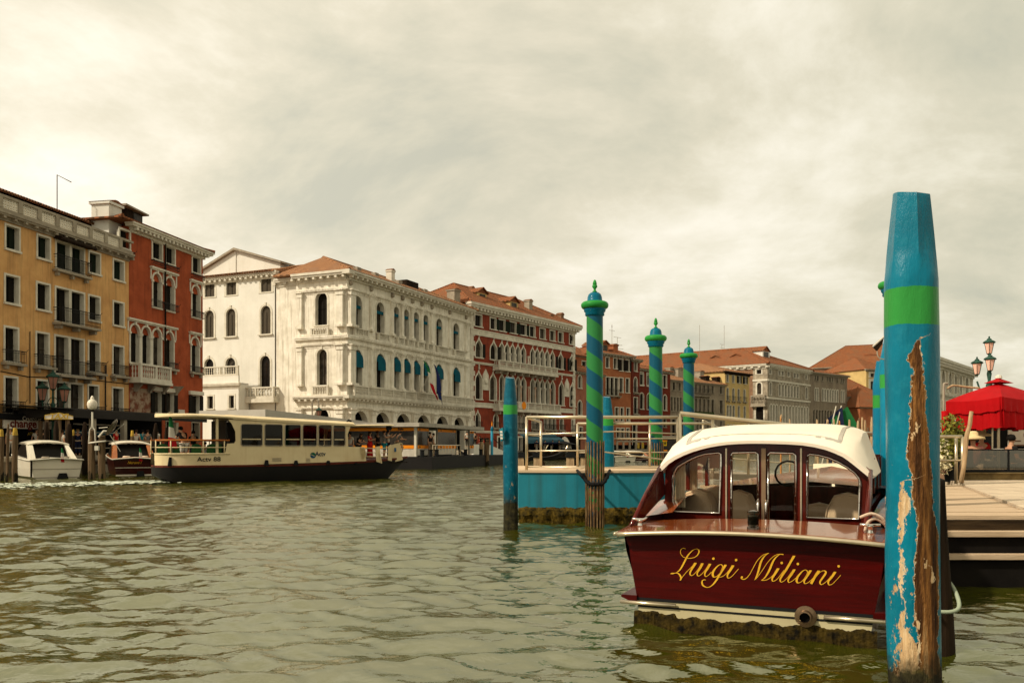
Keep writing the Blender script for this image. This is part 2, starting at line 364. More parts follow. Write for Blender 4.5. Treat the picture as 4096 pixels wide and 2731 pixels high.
def balustrade(par, u0, u1, y, z0, z1, m, T=None, seg=1.6, name='balustrade', ends=0.0, floor=.0, step=.24, r=.065):
    B = MB(T); h = z1 - z0
    def run(a, b, fx):
        n = max(1, round((b - a) / seg))
        for i in range(n + 1):
            c = a + (b - a) * i / n; p0 = fx(c - .11, y - .11); p1 = fx(c + .11, y + .11); B.box(p0[0], p1[0], p0[1], p1[1], z0, z1 - h * .13)
        p0 = fx(a - .13, y - .14); p1 = fx(b + .13, y + .14)
        B.box(p0[0], p1[0], p0[1], p1[1], z1 - h * .128, z1); B.box(p0[0], p1[0], p0[1] * 1.0, p1[1], z0 - h * .1, z0 + h * .1)
        for i in range(n):
            l = (b - a) / n; k_ = max(2, int((l - .25) / step))
            for j in range(k_):
                c = a + l * i + .14 + (l - .28) * (j + .5) / k_; q = fx(c, y)
                B.lathe([(r * .6, 0), (r, h * .22), (r * .45, h * .40), (r * .95, h * .55), (r * .5, h * .78)], 6, (q[0], q[1], z0 + h * .1))
    run(u0, u1, lambda a, b: (a, b))
    if ends:
        for e in (u0, u1):
            p = min(y, y + ends); B.box(e - .12, e + .12, p, max(y, y + ends), z1 - h * .13, z1); B.box(e - .12, e + .12, p, max(y, y + ends), z0 - h * .1, z0 + h * .1)
            k_ = max(1, int(abs(ends) / step))
            for j in range(k_): B.lathe([(r * .6, 0), (r, h * .22), (r * .45, h * .40), (r * .95, h * .55), (r * .5, h * .78)], 6, (e, y + ends * (j + .5) / k_, z0 + h * .1))
    if floor:
        B.box(u0 - .2, u1 + .2, y - .18, 0.0, z0 - h * .1 - floor, z0 - h * .1)
    return B.build(name, m, par)
def iron_balcony(par, u0, u1, z0, h, out, slab=True, T=None, step=.13):
    if slab:
        S = MB(T); S.box(u0 - .08, u1 + .08, -out - .05, -.051, z0 - .16, z0)
        n = 2 if u1 - u0 < 2.2 else 3
        for i in range(n):
            c = u0 + .2 + (u1 - u0 - .4) * i / (n - 1); S.box(c - .1, c + .1, -out * .75, -.05, z0 - .42, z0 - .16)
        b = S.build('balcony', M_trimd, par)
    else: b = par
    B = MB(T)
    for zz, r in ((z0 + h, .028), (z0 + h * .12, .018), (z0 + h * .82, .014)):
        B.tube([(u0, -.06, zz), (u0, -out, zz), (u1, -out, zz), (u1, -.06, zz)], r, 5)
    n = int((u1 - u0) / step)
    for i in range(n + 1):
        x = u0 + (u1 - u0) * i / n; B.box(x - .011, x + .011, -out - .01, -out + .01, z0 if slab else z0 + .05, z0 + h)
    for x in (u0, u1): B.tube([(x, -out, z0 + h), (x - .05 * (1 if x == u0 else -1), -out - .12, z0 + h + .16)], .018, 4)
    B.build('railing' if slab else 'window_rail', M_iron, b)
    return b
def hiproof(par, u0, u1, y0, y1, z, h, m, over=.45, T=None, hipl=1, hipr=1, name='roof'):
    u0 -= over; u1 += over; y0 -= over; y1 += over; w = (y1 - y0) / 2; c = (y0 + y1) / 2
    rl = u0 + (w if hipl else 0) * hipl; rr = u1 - (w if hipr else 0) * hipr
    if rl > rr: rl = rr = (rl + rr) / 2
    B = MB(T); v = [(u0, y0, z), (u1, y0, z), (u1, y1, z), (u0, y1, z), (rl, c, z + h), (rr, c, z + h)]
    b = [(x, y, zz - .12) for x, y, zz in v[:4]]
    B.add(v + b, [(0, 1, 5, 4), (2, 3, 4, 5), (1, 2, 5), (3, 0, 4), (6, 7, 1, 0), (7, 8, 2, 1), (8, 9, 3, 2), (9, 6, 0, 3), (9, 8, 7, 6)])
    r = B.build(name, m, par)
    q = MB(T)
    for a_, b_ in ((v[0], v[4]), (v[1], v[5]), (v[4], v[5]), (v[3], v[4]), (v[2], v[5])):
        if (Vector(a_) - Vector(b_)).length > .5: q.tube([Vector(a_) + Vector((0, 0, .02)), Vector(b_) + Vector((0, 0, .02))], .13, 6)
    q.build('ridge_tiles', m, r)
    return r
def chimney(par, x, y, z0, z1, w, m, T=None, flare=.3, label=None, cap=None):
    B = MB(T); B.box(x - w / 2, x + w / 2, y - w / 2, y + w / 2, z0, z1 - .3)
    B.box(x - w / 2 - flare * w * .3, x + w / 2 + flare * w * .3, y - w / 2 - flare * w * .3, y + w / 2 + flare * w * .3, z1 - .3, z1 - .1)
    c = B.build('chimney', m, par, label=label)
    B = MB(T); B.prism([(x - w * .62, z1 - .1), (x + w * .62, z1 - .1), (x + w * .1, z1 + .12), (x - w * .1, z1 + .12)], y - w * .6, y + w * .6); B.build('chimney_cap', cap or M_tile, c)
    return c
def dormer(par, x, y0, y1, z0, z1, w, m, T=None, pitch=.35):
    """small roof house whose little front is at y0 and which runs back to y1"""
    B = MB(T); B.box(x - w / 2, x + w / 2, y0, y1, z0, z1); d = B.build('dormer', m, par)
    B = MB(T); o = .28
    B.prism([(x - w / 2 - o, z1 - .02), (x, z1 + pitch * w), (x + w / 2 + o, z1 - .02), (x + w / 2 + o, z1 + .12), (x, z1 + pitch * w + .16), (x - w / 2 - o, z1 + .12)], y0 - o, y1)
    B.prism([(x - w / 2, z1), (x + w / 2, z1), (x, z1 + pitch * w)], y0 + .01, y0 + .1); B.build('dormer_roof', M_tile, d)
    B = MB(T); B.box(x - w * .32, x + w * .32, y0 - .02, y0 + .03, z0 + (z1 - z0) * .25, z1 - .12); B.build('dormer_window', M_panel, d)
    return d
def rowpx(F, c, spans, ztop, zbot, kind='rect', inset=.12, off=0.0, T=None):
    """openings measured on the photo: spans = x ranges in crop c, ztop/zbot = a measured corner each; -> (kind,a,b,z0,z1)"""
    _, z1 = F.uz(*k(c, *ztop), off); _, z0 = F.uz(*k(c, *zbot), off); r = []
    for a, b in spans:
        ua = F.u(k(c, a, 0)[0], off) + inset; ub = F.u(k(c, b, 0)[0], off) - inset
        r.append((kind, ua, ub, z0 + inset, z1 - inset))
    return r
QZ = 1.0
# ================================================================ far bank: yellow hotel and red palazzo
FY = Fr(-31.98, 55, .2079, .978)
uE = FY.u(515); uR = FY.u(811)
by = fthing('yellow_building', 'ochre yellow canal building with pierced stone roof parapet and green shutters, at the far left', 'building', FY)
u0 = FY.u(-420)
zc_ = FY.uz(*k(1, 0, 385))[1]; zb0 = zc_ + .05; zb1 = FY.uz(*k(1, 0, 215))[1]
rows = []
r1 = rowpx(FY, 1, [(45, 210), (378, 528), (920, 1052), (1175, 1300)], (45, 498), (45, 778))
r1d = rowpx(FY, 1, [(575, 735), (735, 885)], (45, 498), (575, 985))
r2 = rowpx(FY, 1, [(40, 205), (372, 525), (918, 1048), (1175, 1297)], (40, 1020), (40, 1342))
r2d = rowpx(FY, 1, [(570, 730), (730, 885)], (40, 1020), (570, 1540))
r3 = rowpx(FY, 2, [(30, 168), (315, 442), (785, 897), (1003, 1110)], (30, 112), (30, 445))
r3d = rowpx(FY, 2, [(483, 620), (620, 755)], (30, 112), (483, 555))
r4 = rowpx(FY, 2, [(30, 160), (318, 438), (782, 885), (1000, 1105)], (30, 562), (30, 905))
r4d = rowpx(FY, 2, [(490, 617), (617, 745)], (30, 562), (490, 905))
# two more window columns run on to the left of the picture
for rr, c_ in ((r1, 1), (r2, 1), (r3, 2), (r4, 2)):
    w0 = rr[0]; d_ = rr[1][1] - rr[0][1]
    for j in (1, 2): rr.append((w0[0], w0[1] - d_ * j, w0[2] - d_ * j, w0[3], w0[4]))
ally = r1 + r1d + r2 + r2d + r3 + r3d + r4 + r4d
gz = 4.6
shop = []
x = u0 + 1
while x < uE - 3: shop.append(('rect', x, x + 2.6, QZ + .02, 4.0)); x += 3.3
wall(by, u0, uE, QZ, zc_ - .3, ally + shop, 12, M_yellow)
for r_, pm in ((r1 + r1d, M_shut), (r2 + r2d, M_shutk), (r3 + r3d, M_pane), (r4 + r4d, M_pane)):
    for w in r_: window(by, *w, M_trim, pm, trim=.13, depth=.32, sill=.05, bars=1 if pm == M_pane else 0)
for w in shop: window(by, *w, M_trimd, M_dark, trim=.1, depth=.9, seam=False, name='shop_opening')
for w in r3 + r4: iron_balcony(by, w[1] - .28, w[2] + .28, w[3] - .12, .78, .42)
for w in (r1d, r2d, r3d): iron_balcony(by, w[0][1] - .3, w[1][2] + .3 + (.5 if w is r2d else 0), w[0][3] - .12, 1.0, .75 if w is not r1d else .4)
B = MB(); B.box(r1d[0][1] - .3, r1d[1][2] + .5, -.62, -.05, r1d[0][4] + .12, r1d[0][4] + .3); B.tube([(r1d[0][1] - .3, -.62, r1d[0][4] + .12), (r1d[1][2] + .5, -.62, r1d[0][4] + .12)], .13, 8)
B.build('window_awning', M_woodk, by)
cornice(by, u0, uE, zc_, .5, .55, M_trimd, dent=.9, dw=.2, ret=False)
B = MB()   # parapet of pierced stone panels between posts
n = 12; L = uE - u0
B.box(u0, uE, -.42, -.12, zb1 - .16, zb1); B.box(u0, uE, -.40, -.14, zb0 - .05, zb0 + .14)
step_ = (FY.u(k(1, 540, 0)[0]) - FY.u(k(1, 350, 0)[0]))
c0 = FY.u(k(1, 360, 0)[0]); xs = []
x = c0
while x > u0: x -= step_
while x < uE + .1: xs.append(x); x += step_
for x in xs: B.box(x - .17, x + .17, -.43, -.11, zb0 + .14, zb1 - .16)
B.build('parapet_rail', M_trimd, by)
for a_, b_ in zip(xs[:-1], xs[1:]):
    a_ += .17; b_ -= .17; g = MB(); nx, nz = 6, 4; hh = zb1 - .16 - zb0 - .14
    for i in range(nx):
        for j in range(nz):
            cx = a_ + (b_ - a_) * (i + .5) / nx; cz = zb0 + .14 + hh * (j + .5) / nz; rx = (b_ - a_) / nx / 2; rz = hh / nz / 2
            ro = [(cx + rx * 1.02 * math.cos(q * math.pi / 4), cz + rz * 1.02 * math.sin(q * math.pi / 4)) for q in range(8)]
            ri = [(cx + rx * .62 * math.cos(q * math.pi / 4), cz + rz * .62 * math.sin(q * math.pi / 4)) for q in range(8)]
            v = [(p[0], -.33, p[1]) for p in ro] + [(p[0], -.33, p[1]) for p in ri] + [(p[0], -.22, p[1]) for p in ri]
            g.add(v, [(q, (q + 1) % 8, 8 + (q + 1) % 8, 8 + q) for q in range(8)] + [(8 + q, 8 + (q + 1) % 8, 16 + (q + 1) % 8, 16 + q) for q in range(8)])
            for sx in (-1, 1):
                for sz in (-1, 1): g.poly([(cx + sx * rx, -.33, cz + sz * rz), (cx + sx * rx * .42, -.33, cz + sz * rz), (cx + sx * rx, -.33, cz + sz * rz * .42)])
    g.build('pierced_panel', M_trim, by)
_, za = FY.uz(*k(1, 0, 190), 2.6); uend = FY.u(k(1, 1085, 0)[0], 2.6)
B = MB(); B.box(u0, uend - .35, 2.6, 11, zc_ - .3, za); B.build('attic_wall', M_wall, by)
_, zr = FY.uz(*k(1, 0, 150), 2.2)
B = MB(); B.add([(u0, 2.2, zr), (uend, 2.2, zr), (uend, 7, zr + 1.5), (u0, 7, zr + 1.5), (uend, 12, zr), (u0, 12, zr), (u0, 2.2, zr - .1), (uend, 2.2, zr - .1)], [(0, 1, 2, 3), (3, 2, 4, 5), (6, 7, 1, 0), (1, 4, 2), (0, 3, 5)])
x = u0
while x < uend: B.lathe([(.1, 0), (.1, .45)], 6, (x, 2.1, zr - .02), axis=(0, 1, .3)); x += .26
B.build('roof', M_tile, by)
B = MB(); B.box(u0, uE, 0.03, 2.6, zc_ - .35, zc_ - .29); B.build('terrace_floor', M_trimd, by)
cu, cz = FY.uz(*k(1, 1115, 600), 1.6); _, ct = FY.uz(*k(1, 1115, 290), 1.6)
chimney(by, cu, 1.6, zc_ - .3, ct, 1.5, M_wall, label='broad white plastered chimney at the roof end')
au, az = FY.uz(*k(1, 597, 320), 4.0); _, at = FY.uz(*k(1, 597, 0), 4.0)
B = MB(); B.tube([(au, 4, az - .6), (au, 4, at), (au + 1.5, 4, at - .1)], .035, 5); B.build('antenna', M_woodk, by)
B = MB()   # cables and pipe on the front
for (xa, ya, xb, yb) in ((0, 525, 250, 575), (250, 575, 700, 590), (700, 590, 1150, 640)):
    a_ = FY.uz(*k(2, xa, ya)); b_ = FY.uz(*k(2, xb, yb)); B.tube([(a_[0], -.04, a_[1]), (b_[0], -.04, b_[1])], .03, 4)
pu = FY.u(k(2, 938, 0)[0]); B.tube([(pu, -.08, 4), (pu, -.08, 7.6)], .05, 5)
pu = FY.u(k(2, 262, 0)[0]); B.tube([(pu, -.06, 4.4), (pu, -.06, r3[0][4])], .03, 5)
B.build('cable', M_iron, by)

br_ = fthing('red_palazzo', 'tall brick red palazzo with arched white windows beside the yellow building', 'building', FY)
ze = FY.uz(*k(1, 1220, 440))[1]
q1 = rowpx(FY, 1, [(1240, 1362), (1585, 1698), (1725, 1830), (2003, 2097)], (1585, 675), (1585, 878))
q2 = rowpx(FY, 1, [(1588, 1692), (1722, 1826), (1998, 2094)], (1588, 1000), (1588, 1385), 'arch')
q3 = rowpx(FY, 2, [(1160, 1256), (1264, 1352), (1362, 1448), (1476, 1558), (1708, 1786)], (1160, 88), (1160, 452), 'arch', .1)
q4 = rowpx(FY, 2, [(1375, 1450), (1482, 1560), (1712, 1790)], (1375, 695), (1375, 905))
q5 = rowpx(FY, 2, [(1355, 1400), (1480, 1560), (1712, 1790)], (1355, 955), (1355, 1150))
wall(br_, uE, uR, QZ, ze - .3, q1 + q2 + q3 + q4 + q5, 13, M_red)
for w in q1: window(br_, *w, M_trim, M_shutk, trim=.16, depth=.25)
for w in q2 + q3: window(br_, *w, M_trim, M_pane, trim=.15, depth=.35, keep=1, bars=1)
for w in q4: window(br_, *w, M_trim, M_pane, trim=.03, depth=.3)
for w in q5: window(br_, *w, M_trimd, M_dark, trim=.1, depth=.5, seam=False, name='shop_opening')
for w in q1 + q2: iron_balcony(br_, w[1] - .3, w[2] + .3, w[3] - .1 - (.45 if w in q1 else 0), .35 if w in q1 else .6, .3, slab=False)
for w in q3[3:]: iron_balcony(br_, w[1] - .25, w[2] + .3, w[3] - .1, .5, .3)
for g in (q2[:1], q2[1:2], q2[2:], q3[:3], q3[3:4], q3[4:]):   # flat moulding above arched windows
    a_, b_ = g[0][1] - .3, g[-1][2] + .3; zt = g[0][4] + .32
    B = MB(); B.box(a_ - .1, b_ + .1, -.24, .0, zt, zt + .14); B.box(a_, b_, -.12, .0, zt - .1, zt)
    for e in (a_, b_): B.box(e - .06, e + .06, -.07, 0, zt - .9, zt - .1)
    for w in g: B.box(w[1] - .22, w[1] + .02, -.12, .0, w[4] - .75, w[4] - .58); B.box(w[2] - .02, w[2] + .22, -.12, .0, w[4] - .75, w[4] - .58)
    B.build('window_hood', M_trim, br_)
for w in q2 + q3:       # red blind lunette in each arch head
    r_ = (w[2] - w[1]) / 2; zs = w[4] - r_; B = MB(); c = (w[1] + w[2]) / 2
    B.poly([(c + r_ * math.cos(math.pi * i / 10), .2, zs + r_ * math.sin(math.pi * i / 10)) for i in range(11)][::-1]); B.box(w[1], w[2], .16, .22, zs - .06, zs); B.build('lunette', M_red, br_)
for g in (q3[0], q3[1]):
    B = MB(); B.lathe([(.19, 0), (.15, .15), (.13, 1.2), (.12, (g[4] - g[3]) - .95), (.2, (g[4] - g[3]) - .8), (.2, (g[4] - g[3]) - .7)], 10, (g[2] + .1, .02, g[3])); B.build('column', M_trim, br_)
for w in q4:            # open shutters
    for a_, b_ in ((w[1] - .55, w[1] - .04), (w[2] + .04, w[2] + .5)):
        B = MB(); B.box(a_, b_, -.12, -.06, w[3] - .05, w[4]); B.build('open_shutter', M_shutk, br_)
    B = MB(); B.box(w[1] - .5, w[2] + .5, -.2, 0, w[4] + .08, w[4] + .4); B.build('window_hood', M_trim, br_)
bz0 = FY.uz(*k(2, 1155, 590))[1]; bz1 = FY.uz(*k(2, 1155, 452))[1]
balustrade(br_, uE + .2, FY.u(k(2, 1515, 0)[0], -.8), -.85, bz0, bz1, M_trim, seg=1.55, ends=.8, floor=.2, step=.26, r=.075)
for i in range(4):
    B = MB(); c = uE + .7 + i * 1.75; B.prism([(c - .13, bz0 - .2), (c + .13, bz0 - .2), (c + .13, bz0 - .95), (c - .13, bz0 - .95)], -.25, -.02); B.add([(c - .13, -.85, bz0 - .22), (c + .13, -.85, bz0 - .22), (c + .13, -.2, bz0 - .9), (c - .13, -.2, bz0 - .9), (c - .13, -.2, bz0 - .22), (c + .13, -.2, bz0 - .22)], [(0, 1, 2, 3), (0, 3, 4), (1, 5, 2), (0, 4, 5, 1)]); B.build('balcony_bracket', M_trimd, br_)
cornice(br_, uE + .3, uR, ze, .75, .75, M_trim, dent=.52, dw=.24)
fx0, fz1 = FY.uz(*k(2, 1162, 668)); fx1, fz0 = FY.uz(*k(2, 1348, 858)); fz0 = FY.uz(*k(2, 1162, 858))[1]
m_f = mat('faded_fresco', (.34, .24, .16), (.17, .06, .035), 1.6, .9, lo=.42, hi=.56)
B = MB(); B.box(fx0, fx1, -.03, .0, fz0 - 1, fz1); B.build('fresco', m_f, br_)
du = FY.u(k(1, 1712, 0)[0]); B = MB(); B.tube([(du, -.15, ze - .7), (du, -.15, 4.5)], .07, 6); B.build('drainpipe', M_woodk, br_)
B = MB(); a_, zq = FY.uz(*k(2, 1597, 865), -.1); B.box(a_, a_ + .9, -.14, -.05, zq - .32, zq - .02); B.build('house_number_plate', M_signw, br_)
hiproof(br_, uE - 1, uR, 0, 13, ze + .02, 1.5, M_tile, over=.75)
du, dz = FY.uz(*k(1, 1400, 440), 1.5); _, dt = FY.uz(*k(1, 1400, 385), 1.5)
B = MB(); B.box(du - .9, du + 1.1, 1.5, 3.5, ze, dt); d_ = B.build('dormer', M_woodk, br_)
B = MB(); B.add([(du - 1.5, 1.1, dt + .12), (du + 1.4, 1.1, dt - .02), (du + 1.4, 3.8, dt - .02), (du - 1.5, 3.8, dt + .12), (du - 1.5, 1.1, dt + .26), (du + 1.4, 1.1, dt + .1), (du + 1.4, 3.8, dt + .1), (du - 1.5, 3.8, dt + .26)], [(0, 1, 2, 3), (4, 7, 6, 5), (0, 4, 5, 1), (1, 5, 6, 2), (3, 7, 4, 0)]); B.build('dormer_roof', M_trimd, d_)
B = MB(); B.box(du - .1, du + .9, 1.44, 1.5, dt - .75, dt - .1); B.build('dormer_window', M_panel, d_)

# ================================================================ white palace with its sunlit side, and the plain white wing
FP_ = Fr(-18.19, 96, .405, .914); FL0 = Fr(-18.19, 96, .914, -.405)      # front (right) and side (left); side frame ends at the corner
bp = fthing('white_palace', 'white stone renaissance palace with three rows of arches and two flags on the front', 'building', FP_)
TL = FP_.M().inverted() @ FL0.M()          # side-frame coordinates -> palace coordinates
uP = FP_.u(1880); sides = FL0.u(k(3, 905, 0)[0]); sidw = FL0.u(k(3, 715, 0)[0])
zt = FP_.uz(*k(4, 190, 185))[1]; zcb = FP_.uz(*k(4, 195, 262))[1]
pu = [(252, 328), (460, 530), (612, 665), (703, 752), (792, 840), (878, 925), (995, 1048), (1148, 1200)]
w1 = rowpx(FP_, 4, pu, (252, 402), (252, 690), 'arch', .0)
w2 = rowpx(FP_, 4, pu, (265, 888), (265, 1205), 'arch', .0)
g1 = rowpx(FP_, 4, [(248, 385), (442, 580), (630, 766), (817, 940), (990, 1106), (1142, 1250)], (248, 1428), (248, 1700), 'arch', .1)
g1 = [(a, b, c, QZ, e) for a, b, c, d, e in g1]
wall(bp, 0, uP, QZ, zt - .3, w1 + w2 + g1, 13, M_white, sides=False)
for w in w1:
    o = window(bp, *w, M_trim, M_pane, trim=.22, depth=.55, keep=1, bars=1)
    B = MB(); zs = w[4] - .6 * (w[2] - w[1]); B.box(w[1] + .02, w[2] - .02, .1, .2, zs - .35, zs); B.build('rolled_awning', M_teal, o)
for w in w2:
    o = window(bp, *w, M_trim, M_pane, trim=.22, depth=.55, keep=1, bars=1)
    r_ = (w[2] - w[1]) / 2; zs = w[4] - r_; c = (w[1] + w[2]) / 2; r_ -= .02
    B = MB(); top = [(c + r_ * math.cos(math.pi * i / 10), .3, zs + r_ * math.sin(math.pi * i / 10)) for i in range(11)]
    mid = [(c + r_ * math.cos(math.pi * i / 10) * 1.0, -.25, zs - .2 + r_ * .75 * math.sin(math.pi * i / 10)) for i in range(11)]
    B.loft([top, mid], closed=False); B.poly(mid); B.box(c - r_, c + r_, -.27, -.24, zs - 1.15, zs - .19); B.build('awning', M_teal, o)
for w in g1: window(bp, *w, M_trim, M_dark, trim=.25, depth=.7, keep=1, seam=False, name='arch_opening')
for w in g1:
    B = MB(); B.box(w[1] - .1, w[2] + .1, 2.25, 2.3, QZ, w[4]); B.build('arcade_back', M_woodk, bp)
pil = [(130, 215), (385, 430), (580, 615), (672, 705), (760, 795), (845, 880), (935, 970), (1095, 1130), (1240, 1278)]
zA = FP_.uz(*k(4, 400, 395))[1] ; zS1 = FP_.uz(*k(4, 195, 757))[1]; zbt1 = FP_.uz(*k(4, 215, 688))[1]
zEnt = FP_.uz(*k(4, 215, 355))[1]; zS2t = FP_.uz(*k(4, 215, 845))[1]; zb2t = FP_.uz(*k(4, 215, 1210))[1]; zS2 = FP_.uz(*k(4, 200, 1300))[1]; zGc = FP_.uz(*k(4, 200, 1400))[1]
def column(par, c, z0, z1, m, r=.26, T=None, round_=True, y=-.06):
    B = MB(T); h = z1 - z0
    B.box(c - r * 1.35, c + r * 1.35, y - r * 1.35, 0, z0, z0 + .25); B.box(c - r * 1.4, c + r * 1.4, y - r * 1.4, 0, z1 - .12, z1)
    if round_: B.lathe([(r * 1.2, z0 + .25), (r * 1.02, z0 + .45), (r * .9, z1 - .75), (r * 1.05, z1 - .68), (r * .95, z1 - .6), (r * 1.35, z1 - .12)], 10, (c, y, 0))
    else: B.box(c - r, c + r, y - r * .8, 0, z0 + .25, z1 - .6); B.box(c - r * 1.2, c + r * 1.2, y - r, 0, z1 - .6, z1 - .12)
    return B.build('column' if round_ else 'pilaster', m, par)
for i, (a_, b_) in enumerate(pil):
    c = (FP_.u(k(4, a_, 0)[0]) + FP_.u(k(4, b_, 0)[0])) / 2
    if i == 0: c = .6
    column(bp, c, zbt1, zEnt, M_white, .5 if i == 0 else .27, round_=i not in (0,)); column(bp, c, zb2t, zS2t, M_white, .5 if i == 0 else .27, round_=i not in (0,))
for c in (.6, FP_.u(k(4, 418, 0)[0]), FP_.u(k(4, 605, 0)[0]), FP_.u(k(4, 790, 0)[0]), FP_.u(k(4, 965, 0)[0]), FP_.u(k(4, 1125, 0)[0]), FP_.u(k(4, 1275, 0)[0])):
    column(bp, c, QZ, zGc - .2, M_white, .42, round_=False)
def ring(z, h, out, dent=0, name='cornice', sw=None):
    """the same moulding on the front and returned along the side"""
    cornice(bp, 0, uP, z, h, out, M_trim if dent else M_white, dent=dent, dw=.3, name=name, ret=False)
    cornice(bp, sw or sides, 0, z - .003, h, out, M_trim if dent else M_white, dent=dent, dw=.3, name=name, T=TL, ret=False)
    B = MB(); B.box(-out * .0 - .0, .0, 0, 0, 0, 0); B = MB()
    c = TL @ Vector((0, -out, 0)); B.plan([(0, -out), (0, 0), (c.x, c.y), (c.x, -out)], z - h * .5, z - .002); B.build(name, M_trim if dent else M_white, bp)
ring(zt, zt - zcb, 1.0, .95); ring(zEnt + .25, .5, .28, 0, 'architrave'); ring(zS1, .75, .45, 0, 'string_course'); ring(zS2t + .3, .55, .25, 0, 'architrave'); ring(zS2, .7, .75, .8, 'balcony_ledge'); ring(zGc, .35, .3, 0, 'string_course')
for i in range(9):
    c = (FP_.u(k(4, pil[i][0], 0)[0]) + FP_.u(k(4, pil[i][1], 0)[0])) / 2 if i else .6
    B = MB(); B.lathe([(.02, 0), (.24, .1), (.26, .4), (.12, .62), (.01, .66)], 8, (c, -.12, (zEnt + .5 + zcb) / 2 - .3)); B.build('lion_mask', M_trimd, bp)
for a_, b_ in zip([(238, 370), (455, 560), (628, 690), (718, 780), (808, 868), (895, 950), (990, 1085), (1140, 1235)], range(8)):
    balustrade(bp, FP_.u(k(4, a_[0], 0)[0]) + .15, FP_.u(k(4, a_[1], 0)[0]) - .15, -.3, zS1 + .1, zbt1, M_trim, seg=9, step=.3, r=.08)
balustrade(bp, .5, uP - .3, -.62, zS2 + .08, zb2t, M_trim, seg=2.6, step=.3, r=.08)
# side of the palace
l1 = rowpx(FL0, 3, [(1080, 1185)], (1080, 495), (1080, 788), 'arch', .0); l2 = rowpx(FL0, 3, [(1093, 1183)], (1093, 1002), (1093, 1322), 'arch', .0); l3 = rowpx(FL0, 3, [(1070, 1200)], (1070, 1530), (1070, 1568), 'arch', .0)
l3 = [(a, b, c, QZ, e) for a, b, c, d, e in l3]
wall(bp, sides, 0, QZ, zt - .3, l1 + l2 + l3, 13, M_white, T=TL, sides=False, name='side_wall')
zsd = FL0.uz(*k(3, 700, 375))[1]
wall(bp, sidw, sides, QZ, zsd - .2, [], 12, M_white, T=TL, sides=False, name='side_wall', y=.25)
cornice(bp, sidw, sides, zsd, .9, .5, M_trim, dent=1.0, dw=.35, T=TL @ Matrix.Translation((0, .25, 0)), ret=False)
for w, bm in ((l1[0], M_shutk), (l2[0], M_panel), (l3[0], M_dark)): window(bp, *w, M_trim, bm, trim=.25, depth=.5, keep=1, T=TL, bars=1)
for w, zz0, zz1 in ((l1[0], zS1 + .1, zbt1), (l2[0], zS2 + .08, zb2t)): balustrade(bp, w[1] - .3, w[2] + .3, -.3, zz0, zz1, M_trim, T=TL, seg=9, step=.3, r=.08)
for c in (FL0.u(k(3, 948, 0)[0]), -.75):
    for z0_, z1_ in ((zbt1, zEnt), (zb2t, zS2t), (QZ, zGc - .2)): column(bp, c, z0_, z1_, M_white, .42 if c > -2 else .32, T=TL, round_=False)
# roof: follows both fronts
E1 = TL @ Vector((sides - 2.5, 0, 0)); o_ = .95
c0 = Vector((-.4, -1.0, 0)); cL = TL @ Vector((0, -1.0, 0))
zq = zt + .02; ins = 7.0
A0 = Vector((uP + .8, -1, zq)); A1 = Vector((cL.x * .9, -1, zq)); A2 = TL @ Vector((sides - 2.5, -1, zq)); 
R1 = Vector((4.2, 6.2, zq + 2.9)); R0 = Vector((uP - 4, 6.2, zq + 2.9)); R2 = TL @ Vector((sides - 2.5, 7, zq + 2.6)); back = Vector((uP + .8, 13, zq)); bl = TL @ Vector((sides - 2.5, 14, zq))
B = MB(); B.add([A0, A1, A2, R0, R1, R2, back, bl] + [p - Vector((0, 0, .12)) for p in (A0, A1, A2)], [(1, 0, 3, 4), (2, 1, 4, 5), (0, 6, 3), (6, 7, 5, 4, 3), (8, 0, 1, 9), (9, 1, 2, 10), (10, 2, 5, 7), (10, 9, 8, 6, 7)])
rf = B.build('roof', M_tile2, bp)
B = MB()
for a_, b_ in ((A1, R1), (R1, R0), (R1, R2), (A0, R0)): B.tube([a_, b_], .14, 6)
B.build('ridge_tiles', M_tile2, rf)
for (t_, q_) in ((.12, .35), (.3, .5), (.42, .3), (.55, .6), (.72, .45)):
    p = A1.lerp(A0, t_).lerp(R1.lerp(R0, t_), q_); B = MB(); B.box(p.x - .4, p.x + .4, p.y - .25, p.y + .35, p.z - .1, p.z + .28); B.build('roof_vent', M_trimd, bp)
p = A1.lerp(A0, .60).lerp(R1.lerp(R0, .6), .55); chimney(bp, p.x - 4, p.y, p.z - .3, p.z + 1.3, .8, M_trim)
B = MB(); B.box(p.x, p.x + 3, p.y, p.y + 2, p.z - .5, p.z + .8); B.build('dormer', M_woodk, bp)
